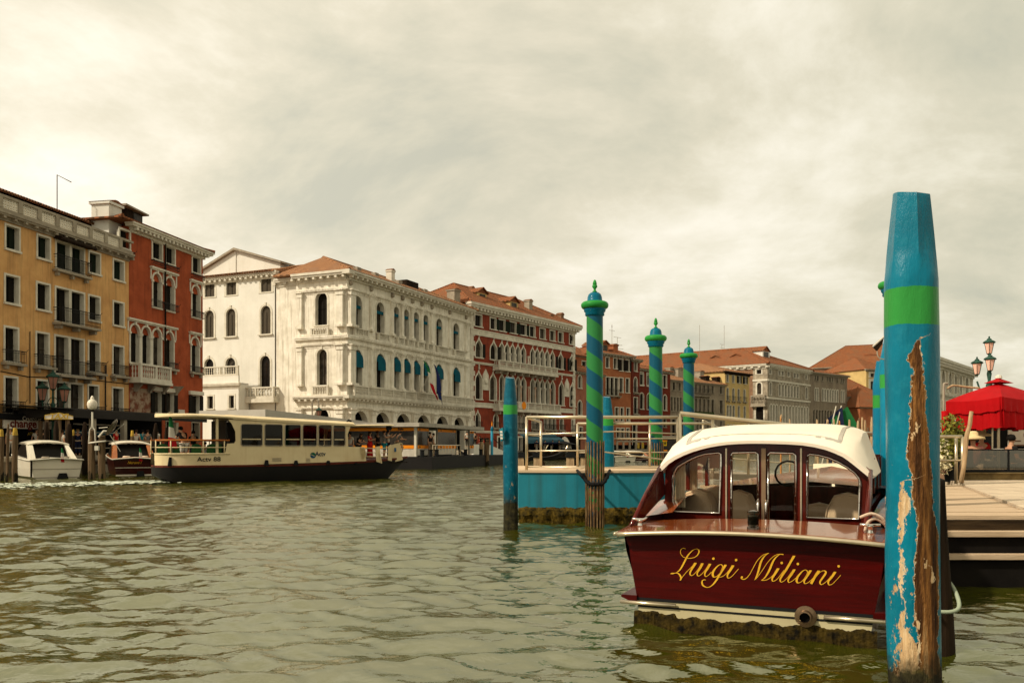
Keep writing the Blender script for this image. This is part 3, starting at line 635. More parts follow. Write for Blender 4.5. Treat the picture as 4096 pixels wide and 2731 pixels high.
# flags above the middle of the balustrade
for i, (bx, by_, tx, ty, lab) in enumerate(((838, 1330, 878, 985, 'green white and red striped flag hanging on a pole at the palace balcony'), (845, 1300, 975, 1020, 'dark blue flag with gold stars hanging on a pole at the palace balcony'))):
    ua, za_ = FP_.uz(*k(4, bx, by_), -.8); ub, zb_ = FP_.uz(*k(4, tx, ty), -2.6)
    a_ = FP_.w(ua, -.8, za_); b_ = FP_.w(ub, -2.6, zb_)
    fl = thing('flag', lab, 'flag', tuple(a_), group='flags on the palace')
    b0 = b_ - a_; B = MB(); B.tube([(0, 0, 0), b0], .045, 6); B.build('pole', M_trim, fl)
    dn = Vector((1.15, 2.2, 0)) * (1.0 if i == 0 else .5)
    cols = [M_flagg, M_flagw, M_flagr] if i == 0 else [M_flagb]
    ln = 4.0 if i == 0 else 4.3
    st = len(cols)
    for s_, cm in enumerate(cols):
        B = MB(); nz = 6
        secs = []
        for j in range(nz + 1):
            f = (s_ + j / nz) / st; w_ = .95 + .35 * math.sin(f * 2.2) if i == 0 else .7 + .7 * math.sin(f * 2.6)
            c = b0 + Vector((0, 0, -ln * f)) + dn * f + Vector((.1, .2, 0)) * math.sin(f * 6)
            secs.append([c + Vector((0, 0, 0)), c + Vector((w_ * .3, w_ * .35, -.2)), c + Vector((w_ * .36, w_ * .7, -.45)), c + Vector((w_ * .3, w_ * 1.0, -.8))])
        B.loft(secs, closed=False); o = B.build('stripe' if i == 0 else 'cloth', cm, fl, smooth=True)
    if i == 1:
        B = MB()
        for j in range(8):
            p = b0 + Vector((.35, .6 + .1 * (j % 3), -1.3 - .35 * j)) + dn * (.3 + .07 * j); B.lathe([(.01, 0), (.09, .03), (.01, .06)], 5, p, axis=(1, -.6, 0))
        B.build('gold_stars', mat('gold_star', (.7, .45, .05)), fl)
# plain white wing continuing the sunlit side
FW = Fr(*FL0.w(FL0.u(812), .35)[:2], .914, -.405)
bw = fthing('white_house', 'plain sunlit white house with brown shutters between the red palazzo and the stone palace', 'building', FW)
uw0 = -3.5; uw1 = FW.u(k(3, 715, 0)[0]) 
zw = FW.uz(*k(3, 700, 305))[1]
v1 = rowpx(FW, 3, [(88, 175), (281, 369), (591, 684)], (593, 343), (593, 490), 'rect', .0)
v2 = rowpx(FW, 3, [(88, 170), (280, 364), (590, 679)], (590, 615), (590, 868), 'arch', .0)
v3 = rowpx(FW, 3, [(85, 167), (275, 362), (583, 674)], (583, 1062), (583, 1340), 'arch', .0)
wall(bw, uw0, uw1, QZ, zw - .3, v1 + v2 + v3, 12, M_wall)
for w in v1: window(bw, *w, M_trim, M_shutg, trim=.3, proud=.02, depth=.18)
for w in v2: window(bw, *w, M_trim, M_shutg, trim=.25, depth=.22, keep=1, sill=.15)
for w in v3: window(bw, *w, M_trim, M_pane, trim=.25, depth=.3, keep=1, sill=.1, bars=2)
cornice(bw, uw0, uw1, zw, .8, .6, M_trim, dent=.75, dw=.3)
bu0, bzz = FW.uz(*k(3, 398, 1345), -.9); bu1, _ = FW.uz(*k(3, 715, 1345), -.9); bzb = FW.uz(*k(3, 400, 1435), -.9)[1]
balustrade(bw, bu0, bu1 - .2, -.95, bzb, bzz, M_trim, seg=(bu1 - bu0) / 2, step=.42, r=.12, ends=.9, floor=.5)
B = MB(); B.add([(uw0 - .5, -.7, zw + .02), (uw1 + .4, -.7, zw + .02), (uw1 + .4, 6, zw + 2.0), (uw0 - .5, 6, zw + 2.0), (uw0 - .5, 12.5, zw), (uw1 + .4, 12.5, zw), (uw0 - .5, -.7, zw - .1), (uw1 + .4, -.7, zw - .1)], [(0, 1, 2, 3), (3, 2, 5, 4), (6, 7, 1, 0), (1, 5, 2), (4, 0, 3)])
x = uw0
while x < uw1: B.lathe([(.13, 0), (.13, .5)], 6, (x, -.85, zw), axis=(0, 1, .3)); x += .36
B.build('roof', M_tile2, bw)
ga, gz0 = FW.uz(*k(3, 75, 300), 3); gb, gz1 = FW.uz(*k(3, 365, 95), 3); gc, gz2 = FW.uz(*k(3, 760, 215), 3)
B = MB(); B.prism([(ga, zw + .8), (gb, zw + .8), (gb, gz1 - .3), (ga, gz0)], 3, 9); B.prism([(gb, zw + .8), (gc, zw + .8), (gc, gz2 - .2), (gb, gz1 - .3)], 3.1, 9); d_ = B.build('roof_gable', M_wall, bw)
B = MB(); B.prism([(ga - .6, gz0 - .2), (gb, gz1 - .28), (gc + .4, gz2 - .25), (gc + .4, gz2), (gb, gz1), (ga - .6, gz0 + .1)], 2.6, 9.4); B.build('gable_roof', M_trimd, d_)
# low annex in front of the plain wing
FA = Fr(*P(808, HY, 102.0)[:2], .914, -.405)
ba = fthing('low_white_annex', 'low white annex with a balustraded roof terrace in front of the plain white house', 'building', FA)
ua1 = FA.u(k(3, 390, 0)[0]); zta = FA.uz(*k(3, 80, 1160))[1]; ztb = FA.uz(*k(3, 80, 1258))[1]; zad = FA.uz(*k(3, 80, 1312))[1]
a1 = rowpx(FA, 3, [(110, 166), (302, 354)], (112, 1418), (112, 1536), 'rect', .05)
wall(ba, -3, ua1, QZ, zad, a1, 1.7, M_wall)
for w in a1: window(ba, *w, M_trim, M_pane, trim=.2, sill=.1)
cornice(ba, -3, ua1, zad, .6, .35, M_trim)
balustrade(ba, -2.5, ua1 - .2, .1, ztb + .25, zta, M_trim, seg=2.3, step=.3, r=.07)
B = MB(); B.box(-2.8, ua1, -.02, .2, zad, ztb + .15); B.box(-2.8, ua1, .2, 1.6, zad - .1, zad + .02); B.build('terrace_floor', M_wall, ba)

# ================================================================ dark red gothic palace
FB = Fr(-6.03, 125, .559, .829)
bb = fthing('gothic_palace', 'dark red gothic palace with pointed windows and long stone balconies right of the white palace', 'building', FB)
ub1 = FB.u(k(5, 1437, 0)[0]); zb = FB.uz(*k(5, 385, 298))[1]
b1 = rowpx(FB, 5, [(387, 463), (548, 612), (640, 708), (755, 824), (862, 930), (960, 1020), (1066, 1127), (1173, 1228), (1260, 1313), (1376, 1425)], (387, 405), (387, 538), 'rect', .1)
S5 = [(649, 692), (705, 748), (763, 803), (820, 859), (875, 918), (973, 1012), (1021, 1062), (1073, 1112), (1126, 1165), (1179, 1222)]
b2 = rowpx(FB, 5, [(398, 466), (553, 620)] + S5 + [(1262, 1312), (1382, 1428)], (553, 688), (553, 878), 'ogee', .0)
b3 = rowpx(FB, 5, [(397, 462), (548, 612)] + [(a + 1, b + 2) for a, b in S5] + [(1270, 1320), (1386, 1436)], (548, 1025), (548, 1305), 'ogee', .0)
b4 = rowpx(FB, 19, [(398, 468), (685, 752), (1068, 1106), (1132, 1172), (1285, 1325), (1350, 1395), (1477, 1520), (1547, 1590), (1606, 1652), (1722, 1775), (1905, 1950)], (398, 572), (398, 812), 'ogee', .0)
b5 = rowpx(FB, 19, [(750, 832), (1075, 1145), (1320, 1430), (1500, 1620), (1700, 1780)], (750, 975), (750, 1250), 'rect', .0)
b5 = [(a, b, c, QZ, e) for a, b, c, d, e in b5]
wall(bb, 0, ub1, QZ, zb - .4, b1 + b2 + b3 + b4 + b5, 16, M_bembo)
for i, w in enumerate(b1):
    o = window(bb, *w, M_trim, M_panel if i > 5 else M_pane, trim=.18, sill=.15)
    if i in (2, 3, 4):
        for a_, b_ in ((w[1] - .75, w[1] - .08), (w[2] + .08, w[2] + .75)): B = MB(); B.box(a_, b_, -.12, -.06, w[3], w[4]); B.build('open_shutter', M_shut, o)
for i, w in enumerate(b2 + b3):
    lone = i % 14 in (0, 1, 12, 13)
    o = window(bb, *w, M_trim, M_panel if i >= 14 and i % 3 == 0 else M_pane, trim=.2, depth=.4, sill=.1 if lone else 0, bars=1)
    B = MB(); c = (w[1] + w[2]) / 2; B.lathe([(.04, 0), (.2, .25), (.06, .45), (.16, .62), (.02, .85)], 6, (c, -.1, w[4] + .25)); B.build('finial', M_trim, o)
    if i < 14 and i in (0, 1, 12, 13):
        for a_, b_ in ([(w[2] + .1, w[2] + .7)] if i < 2 else [(w[1] - .8, w[1] - .15), (w[2] + .15, w[2] + .8)]): B = MB(); B.box(a_, b_, -.12, -.06, w[3], w[4] - .7); B.build('open_shutter', M_shutk, o)
for w in b4: o = window(bb, *w, M_trim, M_pane, trim=.16, depth=.35, sill=.1); iron_balcony(bb, w[1] - .25, w[2] + .25, w[3] - .1, .9, .35)
for w in b5: window(bb, *w, M_trim, M_dark, trim=.25, depth=.6, seam=False, name='doorway')
for rw in (b2, b3):
    for a_, b_ in zip(rw[2:11], rw[3:12]):
        c = (a_[2] + b_[1]) / 2
        if b_[1] - a_[2] > 2: continue
        B = MB(); B.lathe([(.24, 0), (.17, .2), (.14, a_[4] - a_[3] - 1.9), (.25, a_[4] - a_[3] - 1.5), (.25, a_[4] - a_[3] - 1.4)], 8, (c, -.08, a_[3])); B.build('column', mat('rose_marble', (.46, .27, .18), (.5, .44, .34), 2) if rw is b3 and int(c) % 2 else M_trim, bb)
for c_, a_, b_, t_, bt in ((5, 645, 1250, (645, 885), (645, 965)), (5, 643, 1278, (643, 1308), (643, 1392))):
    uu0 = FB.u(k(c_, a_, 0)[0], -1); uu1 = FB.u(k(c_, b_, 0)[0], -1); z1_ = FB.uz(*k(c_, *t_), -1)[1]; z0_ = FB.uz(*k(c_, *bt), -1)[1]
    balustrade(bb, uu0, uu1, -1, z0_, z1_, M_trim, seg=1.9, step=.3, r=.085, ends=.95, floor=.25)
    for i in range(9): c = uu0 + .5 + (uu1 - uu0 - 1) * i / 8; B = MB(); B.box(c - .15, c + .15, -.95, -.02, z0_ - .85, z0_ - .4); B.build('balcony_bracket', M_trimd, bb)
pa = FB.uz(*k(19, 1070, 420), -1.2); pb = FB.uz(*k(19, 1200, 530), -1.2)
B = MB(); B.box(pa[0], pb[0], -1.24, -1.18, pb[1], pa[1]); sg = B.build('banner', M_signw, bb)
B = MB(); B.lathe([(.48, 0), (.6, 0), (.6, .03), (.48, .03)], 20, (pb[0] - .8, -1.245, (pa[1] + pb[1]) / 2), axis=(0, -1, 0)); B.build('ring_emblem', M_orangep, sg)
for zz, h_, nm in ((FB.uz(*k(5, 380, 562))[1], .85, 'string_course'), (FB.uz(*k(5, 390, 905))[1], .3, 'string_course'), (FB.uz(*k(5, 365, 1328))[1], .7, 'string_course'), (FB.uz(*k(19, 390, 870))[1], .3, 'string_course')):
    B = MB(); B.box(0, ub1, -.12, .0, zz - h_, zz); B.box(0, ub1, -.2, .0, zz - .12, zz + .02); B.build(nm, M_trim, bb)
for sd_ in (0, 1):
    B = MB(); z_ = QZ; i = 0
    while z_ < zb - 1: B.box(*((-.02, 1.15 if i % 2 else .8) if sd_ == 0 else (ub1 - (.9 if i % 2 else .6), ub1 + .02)), -.06, .2, z_, z_ + .7); z_ += .72; i += 1
    B.build('corner_quoins', M_trim, bb)
for (c_, x, y, w_) in ((5, 500, 1110, .7), (5, 1350, 1190, .7)):
    uu, zz = FB.uz(*k(c_, x, y)); B = MB(); B.prism([(uu - w_, zz - 1.3), (uu + w_, zz - 1.3), (uu + w_, zz + .9), (uu, zz + 1.8), (uu - w_, zz + .9)], -.12, 0); B.lathe([(.1, 0), (.45, .1), (.3, .2), (.05, .25)], 8, (uu, -.1, zz), axis=(0, -1, 0)); B.build('coat_of_arms', M_trim, bb)
cornice(bb, 0, ub1, zb, 1.3, 1.0, M_trim, dent=.85, dw=.4)
hiproof(bb, 0, ub1, 0, 15, zb + .02, 4.4, M_tile, over=.95, hipl=.8, hipr=.9)
def onroof(F, c, x, y, off): return F.uz(*k(c, x, y), off)
for x, yt, yb, off, w_ in ((168, 150, 280, 1.5, 1.35), (950, 262, 400, 3.0, 1.0), (1172, 412, 470, 2, .9), (1283, 402, 500, 2, .9), (828, 302, 345, 6, .8), (355, 125, 165, 6.5, .7)):
    cu_, z1_ = onroof(FB, 5, x, yt, off); z0_ = onroof(FB, 5, x, yb, off)[1]; chimney(bb, cu_, off, min(z0_, zb + off * .55) - .6, z1_, w_, M_trimd if w_ > .95 else M_brick)
for x0_, x1_, yt, yb, off in ((412, 525, 178, 250, 3.6), (765, 835, 275, 385, 1.6)):
    cu_ = (onroof(FB, 5, x0_, 0, off)[0] + onroof(FB, 5, x1_, 0, off)[0]) / 2; z1_ = onroof(FB, 5, x0_, yt, off)[1]; z0_ = onroof(FB, 5, x1_, yb, off)[1]
    dormer(bb, cu_, off, off + 5, z0_ - .3, z1_, 2.3, M_ochre)
# ================================================================ farther houses along the bend
def simple_house(name, label, pxa, Ya, pxb, Yb, eave, m, rows, shm, roofh=2.0, depth=12, cor=.4, tile=None, over=.5, dent=0, hip=(1, 1), trim=.16, corm=None):
    a = P(pxa, HY, Ya); b = P(pxb, HY, Yb); F = Fr(a.x, a.y, b.x - a.x, b.y - a.y)
    L = (b - a).length; L = math.hypot(b.x - a.x, b.y - a.y)
    z = F.uz(*eave)[1]; t = fthing(name, label, 'building', F); ws = []
    for r in rows:
        c_, kind, spans, zt_, zb_ = r[:5]; ww = rowpx(F, c_, spans, zt_, zb_, kind, 0.0); pm = r[5] if len(r) > 5 else shm
        ww = [w for w in ww if w[1] > .05 and w[2] < L - .05]
        fl = r[6] if len(r) > 6 else ''
        if 'g' in fl: ww = [(q[0], q[1], q[2], QZ, q[4]) for q in ww]
        ws += ww
        for w in ww:
            o = window(t, *w, M_trim if 'd' not in fl else M_trimd, pm, trim=trim, depth=.3, sill=.08)
            if 's' in fl:
                for p_, q_ in ((w[1] - .65, w[1] - .06), (w[2] + .06, w[2] + .65)): B = MB(); B.box(p_, q_, -.12, -.06, w[3], w[4]); B.build('open_shutter', M_shutk, o)
            if 'i' in fl: iron_balcony(t, w[1] - .3, w[2] + .3, w[3] - .1, 1.1, .4, step=.2)
        if 'I' in fl and ww: iron_balcony(t, ww[0][1] - .3, ww[-1][2] + .3, ww[0][3] - .1, 1.2, .6, step=.2)
    wall(t, 0, L, QZ, z - .1, ws, depth, m)
    cornice(t, 0, L, z, cor, cor, corm or M_trimd, dent=dent, dw=.3)
    hiproof(t, 0, L, 0, depth, z + .01, roofh, tile or M_tile, over=over, hipl=hip[0], hipr=hip[1])
    return t, F, L, z
h1, F1, L1, z1_ = simple_house('pink_house', 'narrow pink house with arched windows right beside the dark red gothic palace', 2296, 151, 2412, 160, k(5, 1440, 1003), M_pink,
    [(5, 'arch', [(1470, 1506)], (1470, 1048), (1470, 1178)), (5, 'arch', [(1468, 1508)], (1468, 1312), (1468, 1460)), (9, 'arch', [(470, 510)], (470, 1300), (470, 1430)), (19, 'rect', [(2030, 2075)], (2030, 815), (2030, 960), M_pane, 'i')], M_pane, 1.6, 6, .5, dent=.8)
a_ = simple_house('orange_house', 'orange house with a tiled roof set back above the narrow pink house', 2297, 160, 2400, 168, k(9, 310, 1022), M_orange,
    [(9, 'rect', [(385, 437)], (385, 1098), (385, 1165))], M_pane, 3.2, 14, .3, hip=(0, 0))
chimney(a_[0], 1.6, 4, a_[3], a_[3] + 2.6, 1.6, M_orange)
a_ = simple_house('salmon_house', 'tall peeling salmon house behind the nearest striped mooring pole', 2385, 164, 2529, 172, k(9, 650, 1002), M_orange,
    [(9, 'rect', [(674, 712), (767, 806)], (674, 1052), (674, 1176)), (9, 'rect', [(836, 880), (912, 958)], (836, 1076), (836, 1212), M_pane, 's'),
     (9, 'rect', [(677, 720), (728, 770), (780, 822)], (677, 1290), (677, 1505), M_pane, 'I'), (9, 'rect', [(840, 880), (914, 955)], (840, 1300), (840, 1470)),
     (8, 'rect', [(1232, 1265), (1284, 1312), (1342, 1370)], (1232, 312), (1232, 440)), (8, 'rect', [(1245, 1275), (1290, 1318), (1340, 1365)], (1245, 512), (1245, 600), M_pane, 'i'), (8, 'rect', [(1180, 1215), (1250, 1290), (1320, 1365)], (1180, 680), (1180, 760), M_dark, 'g')], M_pane, 2.2, 12, .6, dent=.9, hip=(1, 0))
u_, z_ = a_[1].uz(*k(9, 757, 898), 2.5); chimney(a_[0], u_, 2.5, a_[3] - .2, z_, 1.5, M_orange)
u_, z_ = a_[1].uz(*k(9, 690, 900), 2.0); dormer(a_[0], u_ - .6, 2, 7, a_[3], z_, 2.0, M_orange)
def antenna(par, F, c, x, yt, yb, off, arms):
    u_, t_ = F.uz(*k(c, x, yt), off); b_ = F.uz(*k(c, x, yb), off)[1]; B = MB(); B.tube([(u_, off, b_ - 1.5), (u_, off, t_)], .05, 4)
    for f, w_ in arms: B.tube([(u_ - w_, off, t_ - (t_ - b_) * f), (u_ + w_, off, t_ - (t_ - b_) * f)], .035, 4)
    B.build('antenna', M_trimd, par)
antenna(a_[0], a_[1], 9, 747, 655, 900, 6, [(.3, .9), (.1, .3)]); antenna(a_[0], a_[1], 9, 812, 812, 960, 3, [(0, 1.2), (.6, 1.6), (.9, 2)])
h3 = simple_house('crimson_house', 'slim deep red house with arched balcony windows next to the salmon house', 2528, 171.6, 2559, 175, k(9, 990, 1068), M_deep,
    [(9, 'rect', [(1015, 1050)], (1015, 1095), (1015, 1215)), (9, 'arch', [(1010, 1052)], (1010, 1290), (1010, 1470), M_pane, 'i'), (8, 'rect', [(1412, 1448)], (1412, 215), (1412, 370), M_dark, 'i'), (8, 'rect', [(1400, 1440)], (1400, 470), (1400, 620), M_dark, 'g')], M_pane, 1.4, 12, .6, dent=.9, hip=(0, 1))
h4 = simple_house('low_red_house', 'lower deep red house with tall white framed windows between two striped poles', 2557, 178, 2681, 187, k(10, 25, 602), M_deep,
    [(10, 'rect', [(33, 80), (130, 170), (232, 275), (358, 405)], (33, 660), (33, 838)), (10, 'arch', [(32, 84), (133, 180), (240, 285), (360, 405)], (32, 945), (32, 1165)),
     (8, 'rect', [(1470, 1505), (1540, 1570)], (1470, -10), (1470, 90)), (17, 'arch', [(1510, 1560), (1650, 1710), (1800, 1850)], (1510, 310), (1510, 460), M_pane, 'd')], M_pane, 1.8, 12, .5, dent=.9)
h5 = simple_house('grey_house', 'long low weathered grey house with rows of narrow windows behind the second striped pole', 2681, 190, 2900, 206, k(10, 458, 762), M_grey,
    [(10, 'rect', [(490, 525), (570, 600), (640, 668), (690, 718), (745, 772), (802, 828), (858, 886), (916, 944), (972, 1000), (1030, 1060), (1147, 1180)], (490, 792), (490, 905), M_panel, 'd'),
     (10, 'rect', [(462, 488), (505, 530), (548, 573), (590, 615), (640, 665), (690, 720), (745, 775), (802, 832), (858, 888), (915, 945), (972, 1002), (1030, 1068), (1148, 1186)], (462, 1000), (462, 1195), M_panel, 'd'),
     (10, 'rect', [(480, 530), (600, 640), (700, 740), (820, 850), (870, 895), (910, 935), (970, 1000), (1035, 1065), (1150, 1180)], (480, 1310), (480, 1420), M_pane, 'gd')], M_pane, 2.6, 14, .5, tile=M_tile2, trim=.22)
for x, yt, yb, off, w_ in ((550, 600, 690, 4, 2.0), (860, 640, 720, 4, 1.6), (937, 710, 790, 2.5, 1.6), (1092, 725, 810, 2, 1.4), (443, 590, 650, 5, 1.4)):
    u_, t_ = h5[1].uz(*k(10, x, yt), off); chimney(h5[0], u_, off, h5[3] + .2, t_, w_, M_woodk if x > 930 else M_trimd)
u0_, zz = h5[1].uz(*k(10, 800, 975), -.7); u1_ = h5[1].u(k(10, 1025, 0)[0], -.7); iron_balcony(h5[0], u0_, u1_, zz, 1.6, .7, step=.25)
u0_, zz = h5[1].uz(*k(10, 800, 1250), -.9); u1_ = h5[1].u(k(10, 1065, 0)[0], -.9); B = MB(); B.box(u0_, u1_, -1, -.05, zz, zz + .8); B.build('planter', mat('dark_planting', (.02, .04, .01), (.05, .06, .015), 3), h5[0])
h6 = simple_house('pale_yellow_house', 'pale yellow house with dark arched windows right of the grey house', 2900, 206, 2997, 215, k(10, 1222, 640), M_ochre,
    [(10, 'rect', [(1240, 1268), (1320, 1347)], (1240, 690), (1240, 790)), (10, 'rect', [(1400, 1430), (1483, 1513)], (1240, 690), (1240, 790), M_pane, 's'),
     (10, 'arch', [(1241, 1268), (1321, 1348), (1396, 1421), (1476, 1502)], (1241, 872), (1241, 1045), M_pane, 'i'),
     (10, 'arch', [(1244, 1271), (1284, 1309), (1326, 1353), (1397, 1424), (1480, 1505)], (1244, 1112), (1244, 1290)), (10, 'arch', [(1248, 1275), (1290, 1315), (1330, 1355)], (1248, 1385), (1248, 1470), M_pane, 'g')], M_pane, 3.0, 22, .7, tile=M_tile2, trim=.14, corm=M_woodk)
# large white-grey palace: front and long side
a = P(3070, HY, 225); b = P(3240, HY, 246); FG = Fr(a.x, a.y, b.x - a.x, b.y - a.y); LG = math.hypot(b.x - a.x, b.y - a.y)
FGs = Fr(a.x, a.y, -FG.n[0], -FG.n[1]); zg = FG.uz(*k(11, 248, 535))[1]
bg_ = fthing('arcaded_palace', 'large weathered pale palace with a ground arcade and broad orange roof, far off', 'building', FG)
TG = FG.M().inverted() @ FGs.M()
e1 = rowpx(FG, 11, [(268, 298), (397, 425), (443, 471), (527, 554), (609, 635), (652, 678), (770, 796)], (268, 615), (268, 680), 'rect', 0)
e2 = rowpx(FG, 11, [(272, 300), (402, 428), (447, 472), (487, 512), (530, 555), (572, 597), (613, 638), (655, 680), (775, 801)], (272, 800), (272, 975), 'arch', 0)
e3 = rowpx(FG, 11, [(280, 305), (318, 344), (356, 384), (415, 442), (457, 484), (498, 526), (545, 572), (588, 612), (630, 654), (671, 695), (710, 735), (750, 774), (788, 810)], (280, 1105), (280, 1340), 'arch', 0)
e3 = [(p, q, r, QZ, s) for p, q, r, _, s in e3]
wall(bg_, 0, LG, QZ, zg - .3, e1 + e2 + e3, 40, M_stone, sides=False)
s1 = [(a_[0], a_[1], a_[2], a_[3], a_[4]) for a_ in rowpx(FGs, 11, [(92, 158)], (92, 622), (92, 682), 'rect', 0)]
s2 = rowpx(FGs, 11, [(97, 158)], (97, 805), (97, 965), 'arch', 0); s3 = rowpx(FGs, 11, [(80, 187)], (80, 1112), (80, 1335), 'arch', 0); s3 = [(p, q, r, QZ, s) for p, q, r, _, s in s3]
uc = FGs.u(k(11, 40, 0)[0])
wall(bg_, uc, 0, QZ, zg - .3, s1 + s2 + s3, 10, M_stone, T=TG, sides=False, name='side_wall')
wall(bg_, -75, uc, QZ, zg - .9, [], 20, M_brick, T=TG, sides=False, name='side_wall')
for w in e1 + e2: window(bg_, *w, M_trim, M_panel if w in e2 and int(w[1]) % 2 else M_pane, trim=.3, depth=.35, keep=w in e2)
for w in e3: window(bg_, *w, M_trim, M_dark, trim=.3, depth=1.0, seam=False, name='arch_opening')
for w in s1 + s2 + s3: window(bg_, *w, M_trim, M_pane, trim=.35, depth=.4, T=TG, bars=1)
balustrade(bg_, s2[0][1] - 1.2, s2[0][2] + 1.2, -.8, s2[0][3] - 2.6, s2[0][3] - .3, M_trimd, T=TG, seg=9, step=.7, r=.2, floor=.4, ends=.7)
cornice(bg_, 0, LG, zg, 1.2, .8, M_trim, dent=1.2, dw=.5, ret=False); cornice(bg_, -75, 0, zg - .003, 1.2, .8, M_trim, dent=2, dw=.7, T=TG, ret=False)
for zz in (FG.uz(*k(11, 250, 750))[1], FG.uz(*k(11, 260, 1000))[1]): B = MB(); B.box(0, LG, -.2, 0, zz - .5, zz); B.build('string_course', M_trim, bg_); B = MB(TG); B.box(uc, 0, -.2, 0, zz - .5, zz); B.build('string_course', M_trim, bg_)
C0 = Vector((-.9, -.9, zg + .01)); C1 = Vector((LG + .9, -.9, zg + .01)); C2 = Vector((LG + .9, 40, zg + .01)); C3 = TG @ Vector((-75, -.9, zg + .01)); C4 = TG @ Vector((-75, 24, zg + .01))
_u, zr_ = FG.uz(*k(11, -10, 345), 12); Rr = Vector((11, 12, zr_)); Rb = Vector((13, 60, zr_ + .4)); C2 = Vector((28, 75, zg))
B = MB(); B.add([C0, C1, C2, C3, Rr, Rb], [(0, 1, 4), (1, 2, 5, 4), (3, 0, 4, 5), (2, 3, 5)]); rf = B.build('roof', M_tile, bg_)
B = MB()
for p_, q_ in ((C0, Rr), (C1, Rr), (Rr, Rb)): B.tube([p_, q_], .35, 6)
B.build('ridge_tiles', M_tile, rf)
for x, y, ww in ((1090, 500, 4.6), (1375, 480, 4.8)):      # low gabled dormers on the side slope
    u_, z0_ = FGs.uz(*k(10, x, y + 30), 5.5); _, zt_ = FGs.uz(*k(10, x, y - 20), 5.5); dormer(bg_, u_, 5.5, 12, z0_ - .5, zt_, ww, M_wall, T=TG, pitch=.24)
u_, z0_ = FG.uz(*k(11, 225, 450), 6); dormer(bg_, u_, 6, 16, z0_ - 2.0, z0_ + 1.6, 4.5, M_wall, pitch=.3)
antenna(bg_, FG, 10, 865, 0, 380, 20, [(.5, .01)]); antenna(bg_, FG, 10, 1208, 0, 360, 20, [(.5, .01)]); antenna(bg_, FG, 10, 1175, 270, 365, 20, [(0, 1.2), (.5, 1.2)])
h7 = simple_house('brown_arcaded_palace', 'brown stone palace with tall arched windows right of the large pale palace', 3241, 246, 3388, 261, k(11, 840, 650), M_grey,
    [(11, 'rect', [(901, 923), (933, 957), (1001, 1022), (1073, 1092), (1105, 1128), (1141, 1160), (1205, 1224), (1266, 1283), (1295, 1313)], (901, 700), (901, 770), M_pane, 'd'),
     (11, 'arch', [(904, 925), (935, 955), (1004, 1026), (1038, 1060), (1074, 1096), (1110, 1131), (1145, 1165), (1178, 1198), (1210, 1229), (1269, 1288), (1299, 1318)], (904, 878), (904, 1050), M_panel),
     (11, 'arch', [(880 + 39.5 * i, 880 + 39.5 * i + 24) for i in range(12)], (880, 1175), (880, 1380), M_dark, 'gd')], M_pane, 3.6, 30, .8, trim=.25)
# roofs and walls behind, at the far right of the bend
h8 = simple_house('brown_hall', 'large brown brick hall with white framed windows under a wide hipped roof, far background', 3240, 300, 3540, 290, k(11, 800, 600), M_brick,
    [(11, 'rect', [(1325, 1350), (1365, 1385), (1430, 1490), (1518, 1575), (1600, 1620)], (1430, 596), (1430, 640), M_pane), (11, 'rect', [(1430, 1495), (1518, 1575)], (1430, 725), (1430, 775), M_pane), (11, 'rect', [(1430, 1490), (1520, 1575)], (1430, 825), (1430, 880), M_pane)], M_pane, 8, 18, .6, trim=.6, over=.3, hip=(1.2, 0))
for x in (1145, 1680):
    u_, t_ = h8[1].uz(*k(11, x, 415 if x > 1500 else 525), 6); chimney(h8[0], u_, 6, h8[3] - 1, t_, 3.2, M_orange)
h9 = simple_house('white_trimmed_house', 'small pale house with white framed windows beside the blue piles, far background', 3465, 280, 3560, 284, k(11, 1620, 612), M_ochre,
    [(11, 'rect', [(1680, 1732)], (1680, 672), (1680, 725)), (11, 'rect', [(1680, 1732)], (1680, 782), (1680, 905))], M_panel, 5, 20, .8, trim=.8, dent=1.4)
h10 = simple_house('low_tiled_house', 'low house with a red tiled roof behind the mooring sticks', 3388, 262, 3540, 268, k(11, 1360, 995), M_grey,
    [(11, 'ogee', [(1450, 1500), (1745, 1800)], (1450, 1210), (1450, 1340), M_dark, 'd'), (11, 'rect', [(1430, 1490)], (1430, 1040), (1430, 1110), M_shutg)], M_pane, 8, 24, .5)
h11 = simple_house('orange_tiled_house', 'low orange house with a steep tiled roof behind the mooring sticks', 3440, 255, 3560, 258, k(11, 1560, 1140), M_orange, [], M_pane, 7, 16, .4)
# white palazzo behind the red parasol
FC = Fr(*P(3726, HY, 150)[:2], .62, .78); uc1 = FC.u(k(15, 1188, 0)[0])
bc = fthing('white_palazzo', 'white palazzo with three rows of narrow arches behind the red parasol', 'building', FC)
zc1 = FC.uz(*k(15, 833, -45))[1]
f1 = rowpx(FC, 15, [(885, 914), (955, 978), (1000, 1030), (1058, 1078), (1114, 1140)], (885, 75), (885, 270), 'arch', 0)
f2 = rowpx(FC, 15, [(885, 914), (955, 978), (1000, 1030), (1058, 1078), (1114, 1140)], (885, 345), (885, 560), 'arch', 0)
wall(bc, 0, uc1, QZ, zc1 - .3, f1 + f2, 5, M_white)
for w in f1 + f2: window(bc, *w, M_trim, M_pane, trim=.25, depth=.5, keep=1, bars=1)
cornice(bc, 0, uc1, zc1, 1.8, 1.1, M_trim, dent=.9, dw=.4)
for zz in (FC.uz(*k(15, 840, 285))[1],): cornice(bc, 0, uc1, zz, .9, .5, M_trim, name='string_course')
for x in (725, 850, 930, 990, 1040, 1095, 1165):
    c = FC.u(k(15, x, 0)[0]); column(bc, c, FC.uz(*k(15, 840, 280))[1], zc1 - 1.9, M_trim, .32, round_=False)
hiproof(bc, 0, uc1, 0, 5, zc1 + .01, 1.2, M_tile, over=.8)

